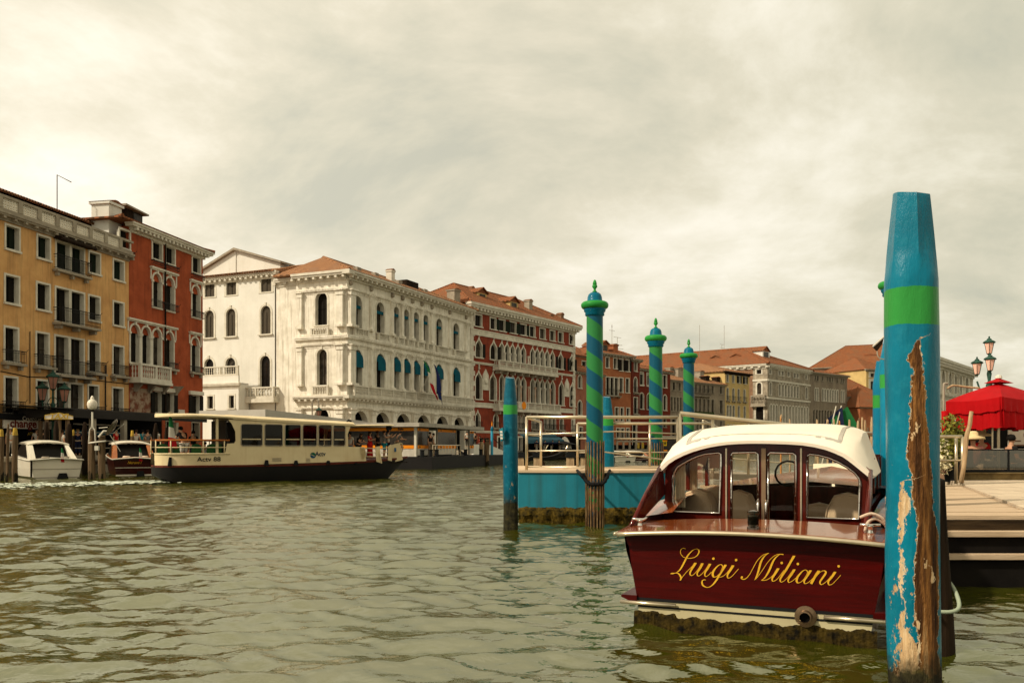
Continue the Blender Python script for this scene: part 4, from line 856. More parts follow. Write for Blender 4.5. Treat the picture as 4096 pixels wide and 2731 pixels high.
# ================================================================ quay, ground and water
q = [(-40, 8), (-30.4, 29), (-25.2, 53.5), (-16.5, 85), (-11.8, 93.2), (.9, 121.8), (17.0, 146), (33, 176), (52, 200), (68, 216), (92, 243), (105, 258), (130, 262), (200, 265)]
B = MB(); B.plan(q + [(700, 265), (700, 700), (-500, 700), (-500, 8)], -.6, QZ); o = B.build('quay', M_pave, kind='structure')
B = MB()
for p, r_ in zip(q[:-1], q[1:]):
    p = Vector((*p, 0)); r_ = Vector((*r_, 0)); d = (r_ - p).normalized(); n_ = Vector((d.y, -d.x, 0)) * .18
    B.add([p + n_ + Vector((0, 0, QZ - .22)), r_ + n_ + Vector((0, 0, QZ - .22)), r_ + n_ + Vector((0, 0, QZ + .03)), p + n_ + Vector((0, 0, QZ + .03)), p - n_ * 2 + Vector((0, 0, QZ + .03)), r_ - n_ * 2 + Vector((0, 0, QZ + .03))], [(0, 1, 2, 3), (3, 2, 5, 4)])
B.build('quay_edge', M_trimd, kind='structure')
mw = bpy.data.materials.new('canal_water'); mw.use_nodes = True; t = mw.node_tree; b = t.nodes['Principled BSDF']
b.inputs['Roughness'].default_value = .04; b.inputs['IOR'].default_value = 3.3; b.inputs['Specular IOR Level'].default_value = .5; b.inputs['Specular Tint'].default_value = (1.0, 1.0, .78, 1)
tco = t.nodes.new('ShaderNodeTexCoord').outputs['Object']
lk(t, ramp(t, noise(t, tco, .35, 5, .6), [(.35, (.030, .029, .001)), (.65, (.038, .043, .004))]), b.inputs['Base Color'])
wa = noise(t, mapping(t, tco, scale=(.75, 1.3, 1)), 3.2, 4, .55, .5); wb = noise(t, mapping(t, tco, scale=(.6, 1.5, 1), rot=(0, 0, .25)), 7.5, 3, .5, .3)
geo = t.nodes.new('ShaderNodeSeparateXYZ'); lk(t, tco, geo.inputs[0])
bn = t.nodes.new('ShaderNodeBump'); bn.inputs['Distance'].default_value = .04; lk(t, ramp(t, math_(t, 'DIVIDE', geo.outputs[1], 60), [(.1, (.42, .42, .42)), (.6, (1, 1, 1))]), bn.inputs['Strength'])
lk(t, math_(t, 'ADD', wa, math_(t, 'MULTIPLY', wb, .34)), bn.inputs['Height']); lk(t, bn.outputs[0], b.inputs['Normal'])
rng = np.random.default_rng(5)
ny, nx = 1080, 820
yy = 3.2 * (420 / 3.2) ** (np.linspace(0, 1, ny) ** 1.0); tt = np.linspace(-1, 1, nx)
Y_ = np.repeat(yy[:, None], nx, 1); X_ = tt[None, :] * (Y_ * .72 + 5)
Z_ = np.zeros_like(X_); dxg = (Y_ * .72 + 5) * 2 / nx; dyg = Y_ * math.log(420 / 3.2) / ny
for i in range(72):
    lam = .17 * (8.0) ** rng.random(); th = rng.normal(math.pi / 2 - .12, .5); ph = rng.random() * 6.28
    kx, ky = math.cos(th) * 2 * math.pi / lam, math.sin(th) * 2 * math.pi / lam
    fade = np.clip(2.2 - 5.5 * np.maximum(dxg * abs(math.cos(th)), dyg) / lam, 0, 1)
    s = kx * X_ + ky * Y_ + ph + .5 * np.sin(X_ * .31 + i) + .5 * np.sin(Y_ * .23 + 2 * i)
    env = .65 + .35 * np.sin(X_ * .11 * (1 + i % 3) + i * 1.7) * np.sin(Y_ * .13 + i)
    Z_ += .0056 * lam ** .9 * (np.exp(np.sin(s)) - 1.27) * fade * env
def water_mesh():
    me = bpy.data.meshes.new('water'); n = nx * ny
    co = np.stack([X_, Y_, Z_], -1).reshape(-1, 3)
    idx = np.arange(n).reshape(ny, nx); f = np.stack([idx[:-1, :-1], idx[:-1, 1:], idx[1:, 1:], idx[1:, :-1]], -1).reshape(-1, 4)
    me.vertices.add(n); me.vertices.foreach_set('co', co.astype(np.float32).ravel()); m_ = len(f)
    me.loops.add(m_ * 4); me.loops.foreach_set('vertex_index', f.astype(np.int32).ravel())
    me.polygons.add(m_); me.polygons.foreach_set('loop_start', np.arange(0, m_ * 4, 4, dtype=np.int32)); me.polygons.foreach_set('use_smooth', np.ones(m_, bool))
    me.update(calc_edges=True); me.materials.append(mw); o = bpy.data.objects.new('water', me); COL.objects.link(o); o['kind'] = 'structure'; return o
water_mesh()
B = MB(); B.poly([(-700, -60, -.9), (900, -60, -.9), (900, 700, -.9), (-700, 700, -.9)]); B.build('canal_bed', mat('canal_mud', (.04, .04, .012)), kind='structure')
# ================================================================ more tools
def plate(polys, th, m, par, M, name, mirror=False):
    """flat board with openings: first outline minus the others; drawn in x,z, board runs from y=0 to y=th"""
    cu = bpy.data.curves.new('t', 'CURVE'); cu.dimensions = '2D'; cu.fill_mode = 'BOTH'; cu.extrude = th / 2
    for p in polys:
        s = cu.splines.new('POLY'); s.points.add(len(p) - 1); s.use_cyclic_u = True
        for i, (x, z) in enumerate(p): s.points[i].co = (x, z, 0, 1)
    t_ = bpy.data.objects.new('t', cu); COL.objects.link(t_); bpy.context.view_layer.update()
    me = bpy.data.meshes.new_from_object(t_.evaluated_get(bpy.context.evaluated_depsgraph_get())); bpy.data.objects.remove(t_); bpy.data.curves.remove(cu)
    me.transform(M @ Matrix.Translation((0, th / 2, 0)) @ Matrix.Rotation(R(90), 4, 'X')); me.name = name; me.materials.clear(); me.materials.append(m)
    o = bpy.data.objects.new(name, me); COL.objects.link(o); o.parent = par; return o
def smooth_pts(p, n=6, closed=False):
    q = []; L = len(p); R_ = range(L if closed else L - 1)
    for i in R_:
        g = lambda j: np.array(p[j % L] if closed else p[max(0, min(L - 1, j))], float)
        a, b, c, d = g(i - 1), g(i), g(i + 1), g(i + 2)
        for j in range(n):
            t_ = j / n; q.append(tuple(.5 * ((2 * b) + (c - a) * t_ + (2 * a - 5 * b + 4 * c - d) * t_ ** 2 + (3 * b - a - 3 * c + d) * t_ ** 3)))
    if not closed: q.append(tuple(p[-1]))
    return q
def curtain_flag(par, base, lean, size, names=('flag_stripe',) * 3, mats=None, pole=.9):
    B = MB(); top = Vector(base) + Vector(lean); B.tube([base, top], .012, 6); B.build('flag_pole', M_chrome, par)
    for s_, cm in enumerate(mats or (M_flagg, M_flagw, M_flagr)):
        B = MB(); secs = []
        for j in range(5):
            f = (s_ + j / 4) / 3; c = top + Vector((0, 0, -size * f)) - Vector(lean) * .25 * f
            w_ = size * (.10 + .22 * f); secs.append([c + Vector((-w_ * .3, .0, 0)), c + Vector((w_ * .2, -.05, -.02)), c + Vector((w_, .02, -.06 * size))])
        B.loft(secs, closed=False); B.build('flag_stripe', cm, par, smooth=True)
# ---------------------------------------------------------------- people
SKEL = dict(pelvis=(0, 0, .95, .135), waist=(0, 0, 1.08, .118), chest=(0, 0, 1.28, .145), nb=(0, .01, 1.43, .075), neck=(0, 0, 1.50, .05), jaw=(0, -.02, 1.565, .068), head=(0, -.01, 1.64, .088), crown=(0, .01, 1.71, .066), nose=(0, -.105, 1.61, .014),
    sl=(-.18, .01, 1.40, .06), el=(-.235, .03, 1.14, .044), wl=(-.24, -.04, .90, .031), hl=(-.24, -.07, .81, .034), sr=(.18, .01, 1.40, .06), er=(.235, .03, 1.14, .044), wr=(.24, -.04, .90, .031), hr=(.24, -.07, .81, .034),
    pl=(-.095, 0, .86, .098), kl=(-.10, -.01, .48, .062), al=(-.10, .03, .10, .04), tl=(-.11, -.12, .04, .036), pr=(.095, 0, .86, .098), kr=(.10, -.01, .48, .062), ar=(.10, .03, .10, .04), tr=(.11, -.12, .04, .036))
EDG = [('pelvis', 'waist'), ('waist', 'chest'), ('chest', 'nb'), ('nb', 'neck'), ('neck', 'jaw'), ('jaw', 'head'), ('head', 'crown'), ('head', 'nose'), ('chest', 'sl'), ('sl', 'el'), ('el', 'wl'), ('wl', 'hl'), ('chest', 'sr'), ('sr', 'er'), ('er', 'wr'), ('wr', 'hr'),
    ('pelvis', 'pl'), ('pl', 'kl'), ('kl', 'al'), ('al', 'tl'), ('pelvis', 'pr'), ('pr', 'kr'), ('kr', 'ar'), ('ar', 'tr')]
POSE = {'stand': {}, 'walk': dict(kl=(-.10, -.16, .50), al=(-.10, -.16, .11), tl=(-.10, -.31, .05), kr=(.10, .06, .49), ar=(.10, .30, .14), tr=(.10, .20, .04), el=(-.24, .10, 1.15), wl=(-.25, .10, .92), hl=(-.25, .08, .84), er=(.24, -.06, 1.15), wr=(.24, -.20, .96), hr=(.24, -.25, .90)),
    'photo': dict(el=(-.20, -.24, 1.26), wl=(-.10, -.44, 1.42), hl=(-.06, -.50, 1.47), er=(.20, -.24, 1.26), wr=(.10, -.44, 1.42), hr=(.06, -.50, 1.47)),
    'phone': dict(el=(-.22, -.06, 1.14), wl=(-.10, -.28, 1.22), hl=(-.05, -.34, 1.26), er=(.22, -.06, 1.14), wr=(.12, -.28, 1.20), hr=(.06, -.34, 1.24)),
    'lean': dict(nb=(0, -.14, 1.36), neck=(0, -.18, 1.42), jaw=(0, -.22, 1.48), head=(0, -.23, 1.55), crown=(0, -.22, 1.62), nose=(0, -.32, 1.52), chest=(0, -.08, 1.24), sl=(-.18, -.12, 1.33), sr=(.18, -.12, 1.33), el=(-.24, -.26, 1.12), wl=(-.22, -.46, 1.08), hl=(-.2, -.53, 1.08), er=(.24, -.26, 1.12), wr=(.22, -.46, 1.08), hr=(.2, -.53, 1.08)),
    'sit': dict(pelvis=(0, 0, .55), waist=(0, 0, .68), chest=(0, 0, .88), nb=(0, 0, 1.03), neck=(0, -.01, 1.10), jaw=(0, -.03, 1.165), head=(0, -.03, 1.24), crown=(0, -.01, 1.31), nose=(0, -.125, 1.21), sl=(-.18, 0, 1.0), sr=(.18, 0, 1.0), el=(-.24, -.03, .74), wl=(-.18, -.26, .70), hl=(-.14, -.33, .70), er=(.24, -.03, .74), wr=(.18, -.26, .70), hr=(.14, -.33, .70), pl=(-.10, -.04, .52), pr=(.10, -.04, .52), kl=(-.12, -.44, .52), kr=(.12, -.44, .52), al=(-.12, -.42, .10), ar=(.12, -.42, .10), tl=(-.12, -.56, .04), tr=(.12, -.56, .04))}
CACHE = {}
def skin(keys, pose, grow, tag_, cut=None):
    ck = (tag_, pose)
    if ck in CACHE: return CACHE[ck]
    import bmesh
    J = {a: list(b) for a, b in SKEL.items()}
    for a, b in POSE[pose].items(): J[a][:3] = b
    bm = bmesh.new(); sl_ = bm.verts.layers.skin.verify(); vs = {}
    for a in keys:
        q = J[a]; co = Vector(q[:3])
        if cut and a in cut: o_ = Vector(J[cut[a][0]][:3]); co = o_.lerp(co, cut[a][1])
        v = bm.verts.new(co); r = q[3] + grow; v[sl_].radius = (r, r * (.78 if a in ('chest', 'waist', 'pelvis') else 1)); v[sl_].use_root = a == keys[0]; vs[a] = v
    for a, b in EDG:
        if a in vs and b in vs: bm.edges.new((vs[a], vs[b]))
    me = bpy.data.meshes.new('s'); bm.to_mesh(me); bm.free(); o = bpy.data.objects.new('s', me); COL.objects.link(o)
    o.modifiers.new('s', 'SKIN').use_smooth_shade = True; s_ = o.modifiers.new('u', 'SUBSURF'); s_.levels = 1; s_.render_levels = 1
    bpy.context.view_layer.update(); r = bpy.data.meshes.new_from_object(o.evaluated_get(bpy.context.evaluated_depsgraph_get())); bpy.data.objects.remove(o)
    r.materials.clear(); r.materials.append(None); r.name = tag_; CACHE[ck] = r; return r
def cl(name, c): return mat('cloth_' + name, c, tuple(x * .75 for x in c), 6, .85)
SKIN = mat('skin', (.50, .27, .16), (.42, .21, .12), 3, .5); SKIND = mat('tan_skin', (.30, .15, .08), None, 3, .5)
C_ = dict(white=cl('white', (.62, .56, .46)), black=cl('black', (.015, .013, .012)), red=cl('red', (.42, .012, .01)), grey=cl('grey', (.17, .15, .13)), teal=cl('teal', (.02, .22, .25)), navy=cl('navy', (.015, .02, .05)), tan=cl('tan', (.32, .22, .13)), blue=cl('blue', (.06, .13, .24)), olive=cl('olive', (.09, .09, .04)), pink=cl('pink', (.5, .2, .17)), straw=cl('straw', (.66, .50, .26)))
HAIR = {'brown': mat('brown_hair', (.04, .02, .01)), 'black': mat('black_hair', (.01, .008, .006)), 'blond': mat('blond_hair', (.32, .20, .08)), 'grey': mat('grey_hair', (.3, .27, .23))}
def person(loc, rz, pose, top, bottom, hair='brown', label='', group=None, h=1.0, legs='long', hat=None, long_hair=False, sk=SKIN, dress=False):
    t = thing('person', label, 'person', loc, rz, group); t.scale = (h, h, h)
    def part(name, me, m):
        o = bpy.data.objects.new(name, me); COL.objects.link(o); o.parent = t; o.material_slots[0].link = 'OBJECT'; o.material_slots[0].material = m; return o
    part('body', skin(list(SKEL), pose, 0, 'body'), sk)
    part('shirt', skin(['chest', 'waist', 'pelvis', 'sl', 'el', 'sr', 'er'], pose, .016, 'shirt', {'el': ('sl', .6), 'er': ('sr', .6)}), C_[top])
    if dress:
        J = SKEL; B = MB(); B.lathe([(.13, 1.1), (.19, .9), (.17, .6), (.21, .12), (.2, .11)], 12); B.build('skirt', C_[bottom], t, smooth=True)
    else:
        f = {'long': .92, 'shorts': .98}[legs]
        ks = ['pelvis', 'pl', 'kl', 'pr', 'kr'] + (['al', 'ar'] if legs == 'long' else [])
        part('trousers', skin(ks, pose, .018, 'trousers_' + legs, {'al': ('kl', .9), 'ar': ('kr', .9)}), C_[bottom])
    J = {a: list(b) for a, b in SKEL.items()}
    for a, b in POSE[pose].items(): J[a][:3] = b
    hx, hy, hz = J['head'][:3]; cx_, cy_, cz_ = J['crown'][:3]
    B = MB(); B.lathe([(.094, -.05), (.106, .0), (.098, .05), (.065, .092), (.0, .105)], 10, (hx, hy + .022, hz + .0)); 
    if long_hair: B.lathe([(.05, -.30), (.085, -.2), (.09, -.05), (.07, .02)], 8, (hx, hy + .06, hz))
    B.build('hair', HAIR[hair], t, smooth=True)
    B = MB()
    for sx in (-.032, .032): B.box(hx + sx - .012, hx + sx + .012, hy - .088, hy - .078, hz - .004, hz + .008)
    B.box(hx - .022, hx + .022, hy - .086, hy - .07, hz - .062, hz - .052); B.build('face_features', HAIR['brown'], t)
    if hat:
        B = MB()
        if hat == 'cap': B.lathe([(.108, .0), (.105, .06), (.07, .11), (0, .12)], 12, (hx, hy + .01, hz + .03)); B.box(hx - .07, hx + .07, hy - .2, hy - .05, hz + .03, hz + .045)
        else: B.lathe([(.27, -.07), (.25, -.02), (.115, .02), (.11, .09), (.07, .125), (0, .13)], 20, (hx, hy + .02, hz + .045))
        B.build('hat', C_['straw' if hat == 'straw' else 'white'], t, smooth=True)
    if pose in ('photo', 'phone'):
        a_ = Vector(J['hl'][:3]); b_ = Vector(J['hr'][:3]); c = (a_ + b_) / 2; B = MB(); B.box(c.x - .035, c.x + .035, c.y - .012, c.y, c.z - .02, c.z + .12); B.build('phone', M_letter, t)
    # five fingers on each hand
    for a_, w_ in (('hl', 'wl'), ('hr', 'wr')):
        p = Vector(J[a_][:3]); d = (p - Vector(J[w_][:3])).normalized(); s_ = Vector((1, 0, 0)) if abs(d.x) < .8 else Vector((0, 1, 0)); B = MB()
        for i in range(4): q_ = p + s_ * (-.024 + .016 * i); B.tube([q_ + d * .01, q_ + d * (.055 + .01 * (i in (1, 2))), q_ + d * .075 + Vector((0, .008, -.015))], [.009, .0085, .006], 5)
        s2 = d.cross(s_).normalized(); B.tube([p + s_ * .02 - d * .02, p + s_ * .045 + d * .02, p + s_ * .045 + d * .045], [.011, .010, .007], 5); B.build('fingers', sk, t, smooth=True)
    return t
# ================================================================ mooring posts
def spiral_mat():
    m = bpy.data.materials.new('spiral_paint'); m.use_nodes = True; t = m.node_tree; b = t.nodes['Principled BSDF']; b.inputs['Roughness'].default_value = .4; b.inputs['Specular IOR Level'].default_value = .15; b.inputs['Coat Weight'].default_value = .07; b.inputs['Coat Roughness'].default_value = .1
    tcn = t.nodes.new('ShaderNodeTexCoord').outputs['Object']; s = t.nodes.new('ShaderNodeSeparateXYZ'); lk(t, tcn, s.inputs[0])
    an = math_(t, 'DIVIDE', math_(t, 'ARCTAN2', s.outputs[0], math_(t, 'MULTIPLY', s.outputs[1], -1)), 2 * math.pi)
    v = math_(t, 'FRACT', math_(t, 'ADD', math_(t, 'DIVIDE', s.outputs[2], .683), math_(t, 'ADD', an, .02 + 20)))
    v = math_(t, 'ADD', v, math_(t, 'MULTIPLY', math_(t, 'SUBTRACT', noise(t, tcn, 9, 3), .5), .03))
    col = mixc(t, ramp(t, v, [(0, (0, 0, 0)), (.495, (0, 0, 0)), (.505, (1, 1, 1))]), (.001, .068, .115), (.022, .175, .042))
    nz = noise(t, tcn, 5, 6, .7); pz = math_(t, 'MULTIPLY', math_(t, 'SUBTRACT', 2.0, s.outputs[2]), .16, True)
    wear = ramp(t, math_(t, 'ADD', nz, pz), [(.69, (0, 0, 0)), (.72, (1, 1, 1))])
    col = mixc(t, wear, col, ramp(t, noise(t, mapping(t, tcn, scale=(6, 6, .6)), 3, 5), [(.3, (.05, .02, .01)), (.7, (.27, .13, .05))]))
    col = mixc(t, ramp(t, math_(t, 'ADD', s.outputs[2], math_(t, 'MULTIPLY', nz, .3)), [(.30, (1, 1, 1)), (.55, (0, 0, 0))]), col, (.022, .014, .007))
    lk(t, col, b.inputs['Base Color']); bn = t.nodes.new('ShaderNodeBump'); bn.inputs['Strength'].default_value = .25; bn.inputs['Distance'].default_value = .01; lk(t, noise(t, tcn, 22, 4), bn.inputs['Height']); lk(t, bn.outputs[0], b.inputs['Normal'])
    return m
M_sp = spiral_mat()
SPG = 'blue and green striped mooring poles with knobbed caps'
def striped_pole(px, Y, ztor, label, rods=True, rz=0.0):
    p = P(px, HY, Y); t = thing('striped_mooring_pole', label, 'mooring pole', (p.x, p.y, 0), rz, SPG); k_ = ztor
    B = MB(); B.lathe([(.172, -1.4), (.170, 1.7), (.165, k_ - .16)], 28); B.build('shaft', M_sp, t, smooth='auto')
    B = MB(); B.lathe([(.165, k_ - .22), (.195, k_ - .20), (.19, k_ - .15), (.215, k_ - .12), (.225, k_ - .07), (.21, k_ - .04)], 28); B.build('collar', M_blue, t, smooth=True)
    B = MB(); B.lathe([(.2, k_ - .065)] + [(.205 + .072 * math.cos(a), k_ + .075 * math.sin(a)) for a in [R(x) for x in range(-80, 91, 17)]] + [(.1, k_ + .078)], 28); B.build('green_ring', M_green, t, smooth=True)
    B = MB(); B.lathe([(.2, k_ + 0.049), (.17, k_ + 0.074), (.15, k_ + 0.107), (.145, k_ + 0.164), (.125, k_ + 0.221), (.085, k_ + 0.254), (.0, k_ + 0.267)], 24); B.build('dome', M_blue, t, smooth=True)
    B = MB(); B.lathe([(.05, k_ + 0.262), (.05, k_ + 0.283), (.028, k_ + 0.291), (.022, k_ + 0.328), (.052, k_ + 0.369), (.05, k_ + 0.402), (.035, k_ + 0.410), (.044, k_ + 0.418), (.036, k_ + 0.467), (.02, k_ + 0.508), (0, k_ + 0.521)], 16); B.build('finial', M_green, t, smooth=True)
    if rods:
        for i in range(18):
            a = i * 2 * math.pi / 18; B = MB(); tp = 1.72 - (.03 if i % 3 else .0); B.tube([(.182 * math.cos(a), .182 * math.sin(a), -.6), (.186 * math.cos(a), .186 * math.sin(a), tp)], .011, 5); B.build('rod', mat('rusty_steel', (.42, .27, .13), (.13, .06, .03), 5, .4, metal=.6), t)
    return t
striped_pole(2379, 17.5, 4.43, 'nearest striped pole, tall and ringed with metal rods, in front of the blue pontoon')
striped_pole(2623, 21.9, 4.31, 'middle striped pole with rusty scraped paint, behind the pontoon railing', rz=.9)
striped_pole(2755, 26.6, 4.36, 'farthest and shortest striped pole, blue right under its cap, left of the white cabin roof', rz=-2.2)
striped_pole(3572, 17.0, 4.74, 'striped pole almost wholly hidden behind the big blue pile', rods=False)
def pile_mat(name, base, band=None, z0=0, z1=0, wet=.5, strips=None):
    m = bpy.data.materials.new(name); m.use_nodes = True; t = m.node_tree; b = t.nodes['Principled BSDF']; b.inputs['Coat Roughness'].default_value = .12; b.inputs['Specular IOR Level'].default_value = .12
    tcn = t.nodes.new('ShaderNodeTexCoord').outputs['Object']; s = t.nodes.new('ShaderNodeSeparateXYZ'); lk(t, tcn, s.inputs[0])
    nz = noise(t, tcn, 6, 6, .65); nf = noise(t, mapping(t, tcn, scale=(1, 1, .25)), 26, 5, .7)
    col = mixc(t, ramp(t, noise(t, tcn, 2.2, 5), [(.35, (0, 0, 0)), (.65, (1, 1, 1))]), tuple(x * .72 for x in base), base)
    col = mixc(t, ramp(t, noise(t, tcn, 11, 6, .7), [(.52, (0, 0, 0)), (.75, (.45, .45, .45))]), col, (.02, .24, .30))
    if band:
        zz = math_(t, 'ADD', s.outputs[2], math_(t, 'MULTIPLY', math_(t, 'SUBTRACT', noise(t, tcn, 5, 5), .5), .05))
        f = math_(t, 'MULTIPLY', math_(t, 'GREATER_THAN', zz, z0), math_(t, 'LESS_THAN', zz, z1)); col = mixc(t, f, col, band)
    bare = ramp(t, noise(t, mapping(t, tcn, scale=(7, 7, .5)), 3, 7, .7), [(.34, (.018, .008, .003)), (.48, (.10, .04, .012)), (.58, (.28, .12, .03)), (.70, (.40, .26, .12))])
    light = ramp(t, noise(t, mapping(t, tcn, scale=(9, 9, .6)), 3, 7, .7), [(.32, (.36, .19, .08)), (.5, (.58, .39, .20)), (.66, (.66, .52, .33))])
    chip = ramp(t, math_(t, 'ADD', noise(t, mapping(t, tcn, scale=(1, 1, .6)), 13, 6, .7), math_(t, 'MULTIPLY', math_(t, 'SUBTRACT', 1.2, s.outputs[2]), .09)), [(.67, (0, 0, 0)), (.675, (1, 1, 1))])
    col = mixc(t, chip, col, light); bh = nf; mask = chip
    if strips:
        for pts, tex in ((strips[0], bare), (strips[1], light)):
            fz = math_(t, 'DIVIDE', math_(t, 'ADD', s.outputs[2], .3), 3.6); edges = []
            for e in (1, 2):
                fc = t.nodes.new('ShaderNodeFloatCurve'); c = fc.mapping.curves[0]
                pp = sorted((((p[0] + .3) / 3.6), (p[e] + .25) / .5) for p in pts)
                c.points[0].location = (0, pp[0][1]); c.points[1].location = (1, pp[-1][1])
                for q_ in pp: c.points.new(*q_)
                for q_ in c.points: q_.handle_type = 'VECTOR'
                fc.mapping.update(); lk(t, fz, fc.inputs[1]); edges.append(math_(t, 'SUBTRACT', math_(t, 'MULTIPLY', fc.outputs[0], .5), .25))
            wob = math_(t, 'MULTIPLY', math_(t, 'SUBTRACT', noise(t, mapping(t, tcn, scale=(1, 1, .45)), 16, 5, .75), .5), .085)
            xx = math_(t, 'ADD', math_(t, 'ADD', s.outputs[0], wob), math_(t, 'MULTIPLY', math_(t, 'SUBTRACT', noise(t, mapping(t, tcn, scale=(1, 1, .7)), 48, 4, .7), .5), .045))
            f = math_(t, 'MULTIPLY', math_(t, 'GREATER_THAN', xx, edges[0]), math_(t, 'LESS_THAN', xx, edges[1])); f = math_(t, 'MULTIPLY', f, math_(t, 'LESS_THAN', s.outputs[1], .06))
            if tex is light: f = math_(t, 'MULTIPLY', f, math_(t, 'GREATER_THAN', noise(t, mapping(t, tcn, scale=(1, 1, .35)), 17, 4, .6), .44))
            if tex is bare: f = math_(t, 'MULTIPLY', f, math_(t, 'GREATER_THAN', noise(t, mapping(t, tcn, scale=(1.4, 1.4, .5)), 12, 4, .6), .36))
            # pale torn rim of bare wood round each worn patch
            xr = math_(t, 'MULTIPLY', math_(t, 'GREATER_THAN', math_(t, 'ADD', xx, .004), edges[0]), math_(t, 'LESS_THAN', math_(t, 'SUBTRACT', xx, .003), edges[1])); xr = math_(t, 'MULTIPLY', xr, math_(t, 'LESS_THAN', s.outputs[1], .06))
            col = mixc(t, xr, col, light); col = mixc(t, f, col, tex); mask = math_(t, 'MAXIMUM', mask, f)
    wetf = ramp(t, math_(t, 'ADD', s.outputs[2], math_(t, 'MULTIPLY', nz, .5)), [(wet, (1, 1, 1)), (wet + .18, (0, 0, 0))])
    col = mixc(t, wetf, col, ramp(t, noise(t, tcn, 9, 5), [(.35, (.008, .007, .004)), (.6, (.035, .03, .012)), (.75, (.10, .08, .02))]))
    lk(t, col, b.inputs['Base Color']); mk = math_(t, 'MAXIMUM', mask, wetf, True)
    lk(t, math_(t, 'MULTIPLY_ADD', mk, .5), b.inputs['Roughness']); t.nodes[-1].inputs[2].default_value = .28
    lk(t, math_(t, 'MULTIPLY', math_(t, 'SUBTRACT', 1, mk), .10), b.inputs['Coat Weight'])
    bn = t.nodes.new('ShaderNodeBump'); bn.inputs['Distance'].default_value = .03; lk(t, math_(t, 'MULTIPLY_ADD', mk, .8), bn.inputs['Strength']); t.nodes[-1].inputs[2].default_value = .3
    hh = math_(t, 'SUBTRACT', nf, math_(t, 'MULTIPLY', mk, .35)); lk(t, hh, bn.inputs['Height']); lk(t, bn.outputs[0], b.inputs['Normal'])
    return m
def pile_mesh(r, ztop, taper=.55, rtop=.6, lean=(0, 0), nz=70, n=26, facets=9, seed=1, zb=-1.3, amp=.012, curve=None):
    rg = np.random.default_rng(seed); secs = []; ph = rg.random(6) * 6.28
    for j in range(nz + 1):
        z = zb + (ztop - zb) * j / nz; f = max(0, (z - (ztop - taper)) / taper) if taper else 0
        rr = r * (1 - (1 - rtop) * f ** 1.3); cx = lean[0] * z + (curve(z) if curve else .012 * math.sin(z * 1.3 + ph[0])); cy = lean[1] * z + .01 * math.sin(z * 1.7 + ph[1]); s = []
        for i in range(n):
            a = 2 * math.pi * i / n; q_ = math.pi / facets; fac = math.cos(q_) / math.cos(((a + ph[2]) % (2 * q_)) - q_); w_ = min(1, f * 3)
            R2 = rr * (1 * (1 - w_) + w_ * fac) + amp * (math.sin(3 * a + z * 1.1 + ph[3]) * .5 + math.sin(5 * a - z * 2.3 + ph[4]) * .3 + math.sin(2 * a + z * 4 + ph[5]) * .25) * (1 - w_ * .6)
            s.append((cx + R2 * math.cos(a), cy + R2 * math.sin(a), z + (.02 * math.cos(a - 2) if j == nz else 0)))
        secs.append(s)
    B = MB(); B.loft(secs); return B
G_ = (.028, .25, .042)
def zz_(py, Y): return CZ - (py - HY) / FP * Y
def blue_pile(px, Y, r, ytop, yb0, yb1, label, seed, taper=.6, wet=.55, lean=(0, 0), base=(.001, .12, .19)):
    p = P(px, HY, Y); t = thing('blue_mooring_pile', label, 'mooring pile', (p.x, p.y, 0), 0, 'blue painted mooring piles with a green band')
    B = pile_mesh(r, zz_(ytop, Y), taper, .62, lean, seed=seed); B.build('post', pile_mat('blue_pile_paint_%d' % seed, base, G_ if yb0 else None, zz_(yb1, Y) if yb0 else 0, zz_(yb0, Y) if yb0 else 0, wet), t, smooth='auto'); return t
k2 = lambda c, x, y: k(c, x, y)
t = blue_pile(2042, 16.8, .142, k(8, 0, 25)[1], k(8, 0, 288)[1], k(8, 0, 380)[1], 'blue pile with a green band and a small plate, standing left of the pontoon', 3, .62, .75, base=(.001, .09, .14))
a_ = P(k(8, 158, 0)[0], k(8, 0, 515)[1], 16.7); b_ = P(k(8, 158, 0)[0], k(8, 0, 630)[1], 16.7)
B = MB(); B.add([(-.215, -.14, a_.z - .02), (-.15, -.22, a_.z + .02), (-.12, -.20, b_.z + .02), (-.185, -.12, b_.z - .02), (-.20, -.10, a_.z - .02), (-.13, -.15, a_.z + .02), (-.1, -.15, b_.z + .02), (-.17, -.09, b_.z - .02)], [(0, 1, 2, 3), (7, 6, 5, 4), (0, 4, 5, 1), (1, 5, 6, 2), (2, 6, 7, 3), (3, 7, 4, 0)]); sg = B.build('sign_plate', M_teald, t)
B = MB()
for i in range(3): f = .2 + .26 * i; za = a_.z + (b_.z - a_.z) * f; zb_ = a_.z + (b_.z - a_.z) * (f + .17); B.add([(-.204 + .01 * f, -.148, za), (-.158 + .01 * f, -.205, za), (-.153 + .01 * f, -.205, zb_), (-.199 + .01 * f, -.148, zb_)], [(0, 1, 2, 3)])
B.build('sign_panels', M_signw, sg)
blue_pile(2428, 21.5, .155, k(8, 0, 210)[1], k(8, 0, 405)[1], k(8, 0, 490)[1], 'blue pile with a green band, half hidden behind the nearest striped pole', 4, .5, .3)
blue_pile(3528, 12.5, .135, k(11, 0, 512)[1], k(11, 0, 980)[1], k(11, 0, 1157)[1], 'shorter blue pile with a low green band, squeezed behind the big worn pile', 5, .35, .3, base=(.002, .17, .28))
blue_pile(3566, 11.5, .14, k(11, 0, 120)[1], k(11, 0, 690)[1], k(11, 0, 885)[1], 'taller blue pile with a high green band, squeezed behind the big worn pile', 6, .35, .3, base=(.003, .19, .30))
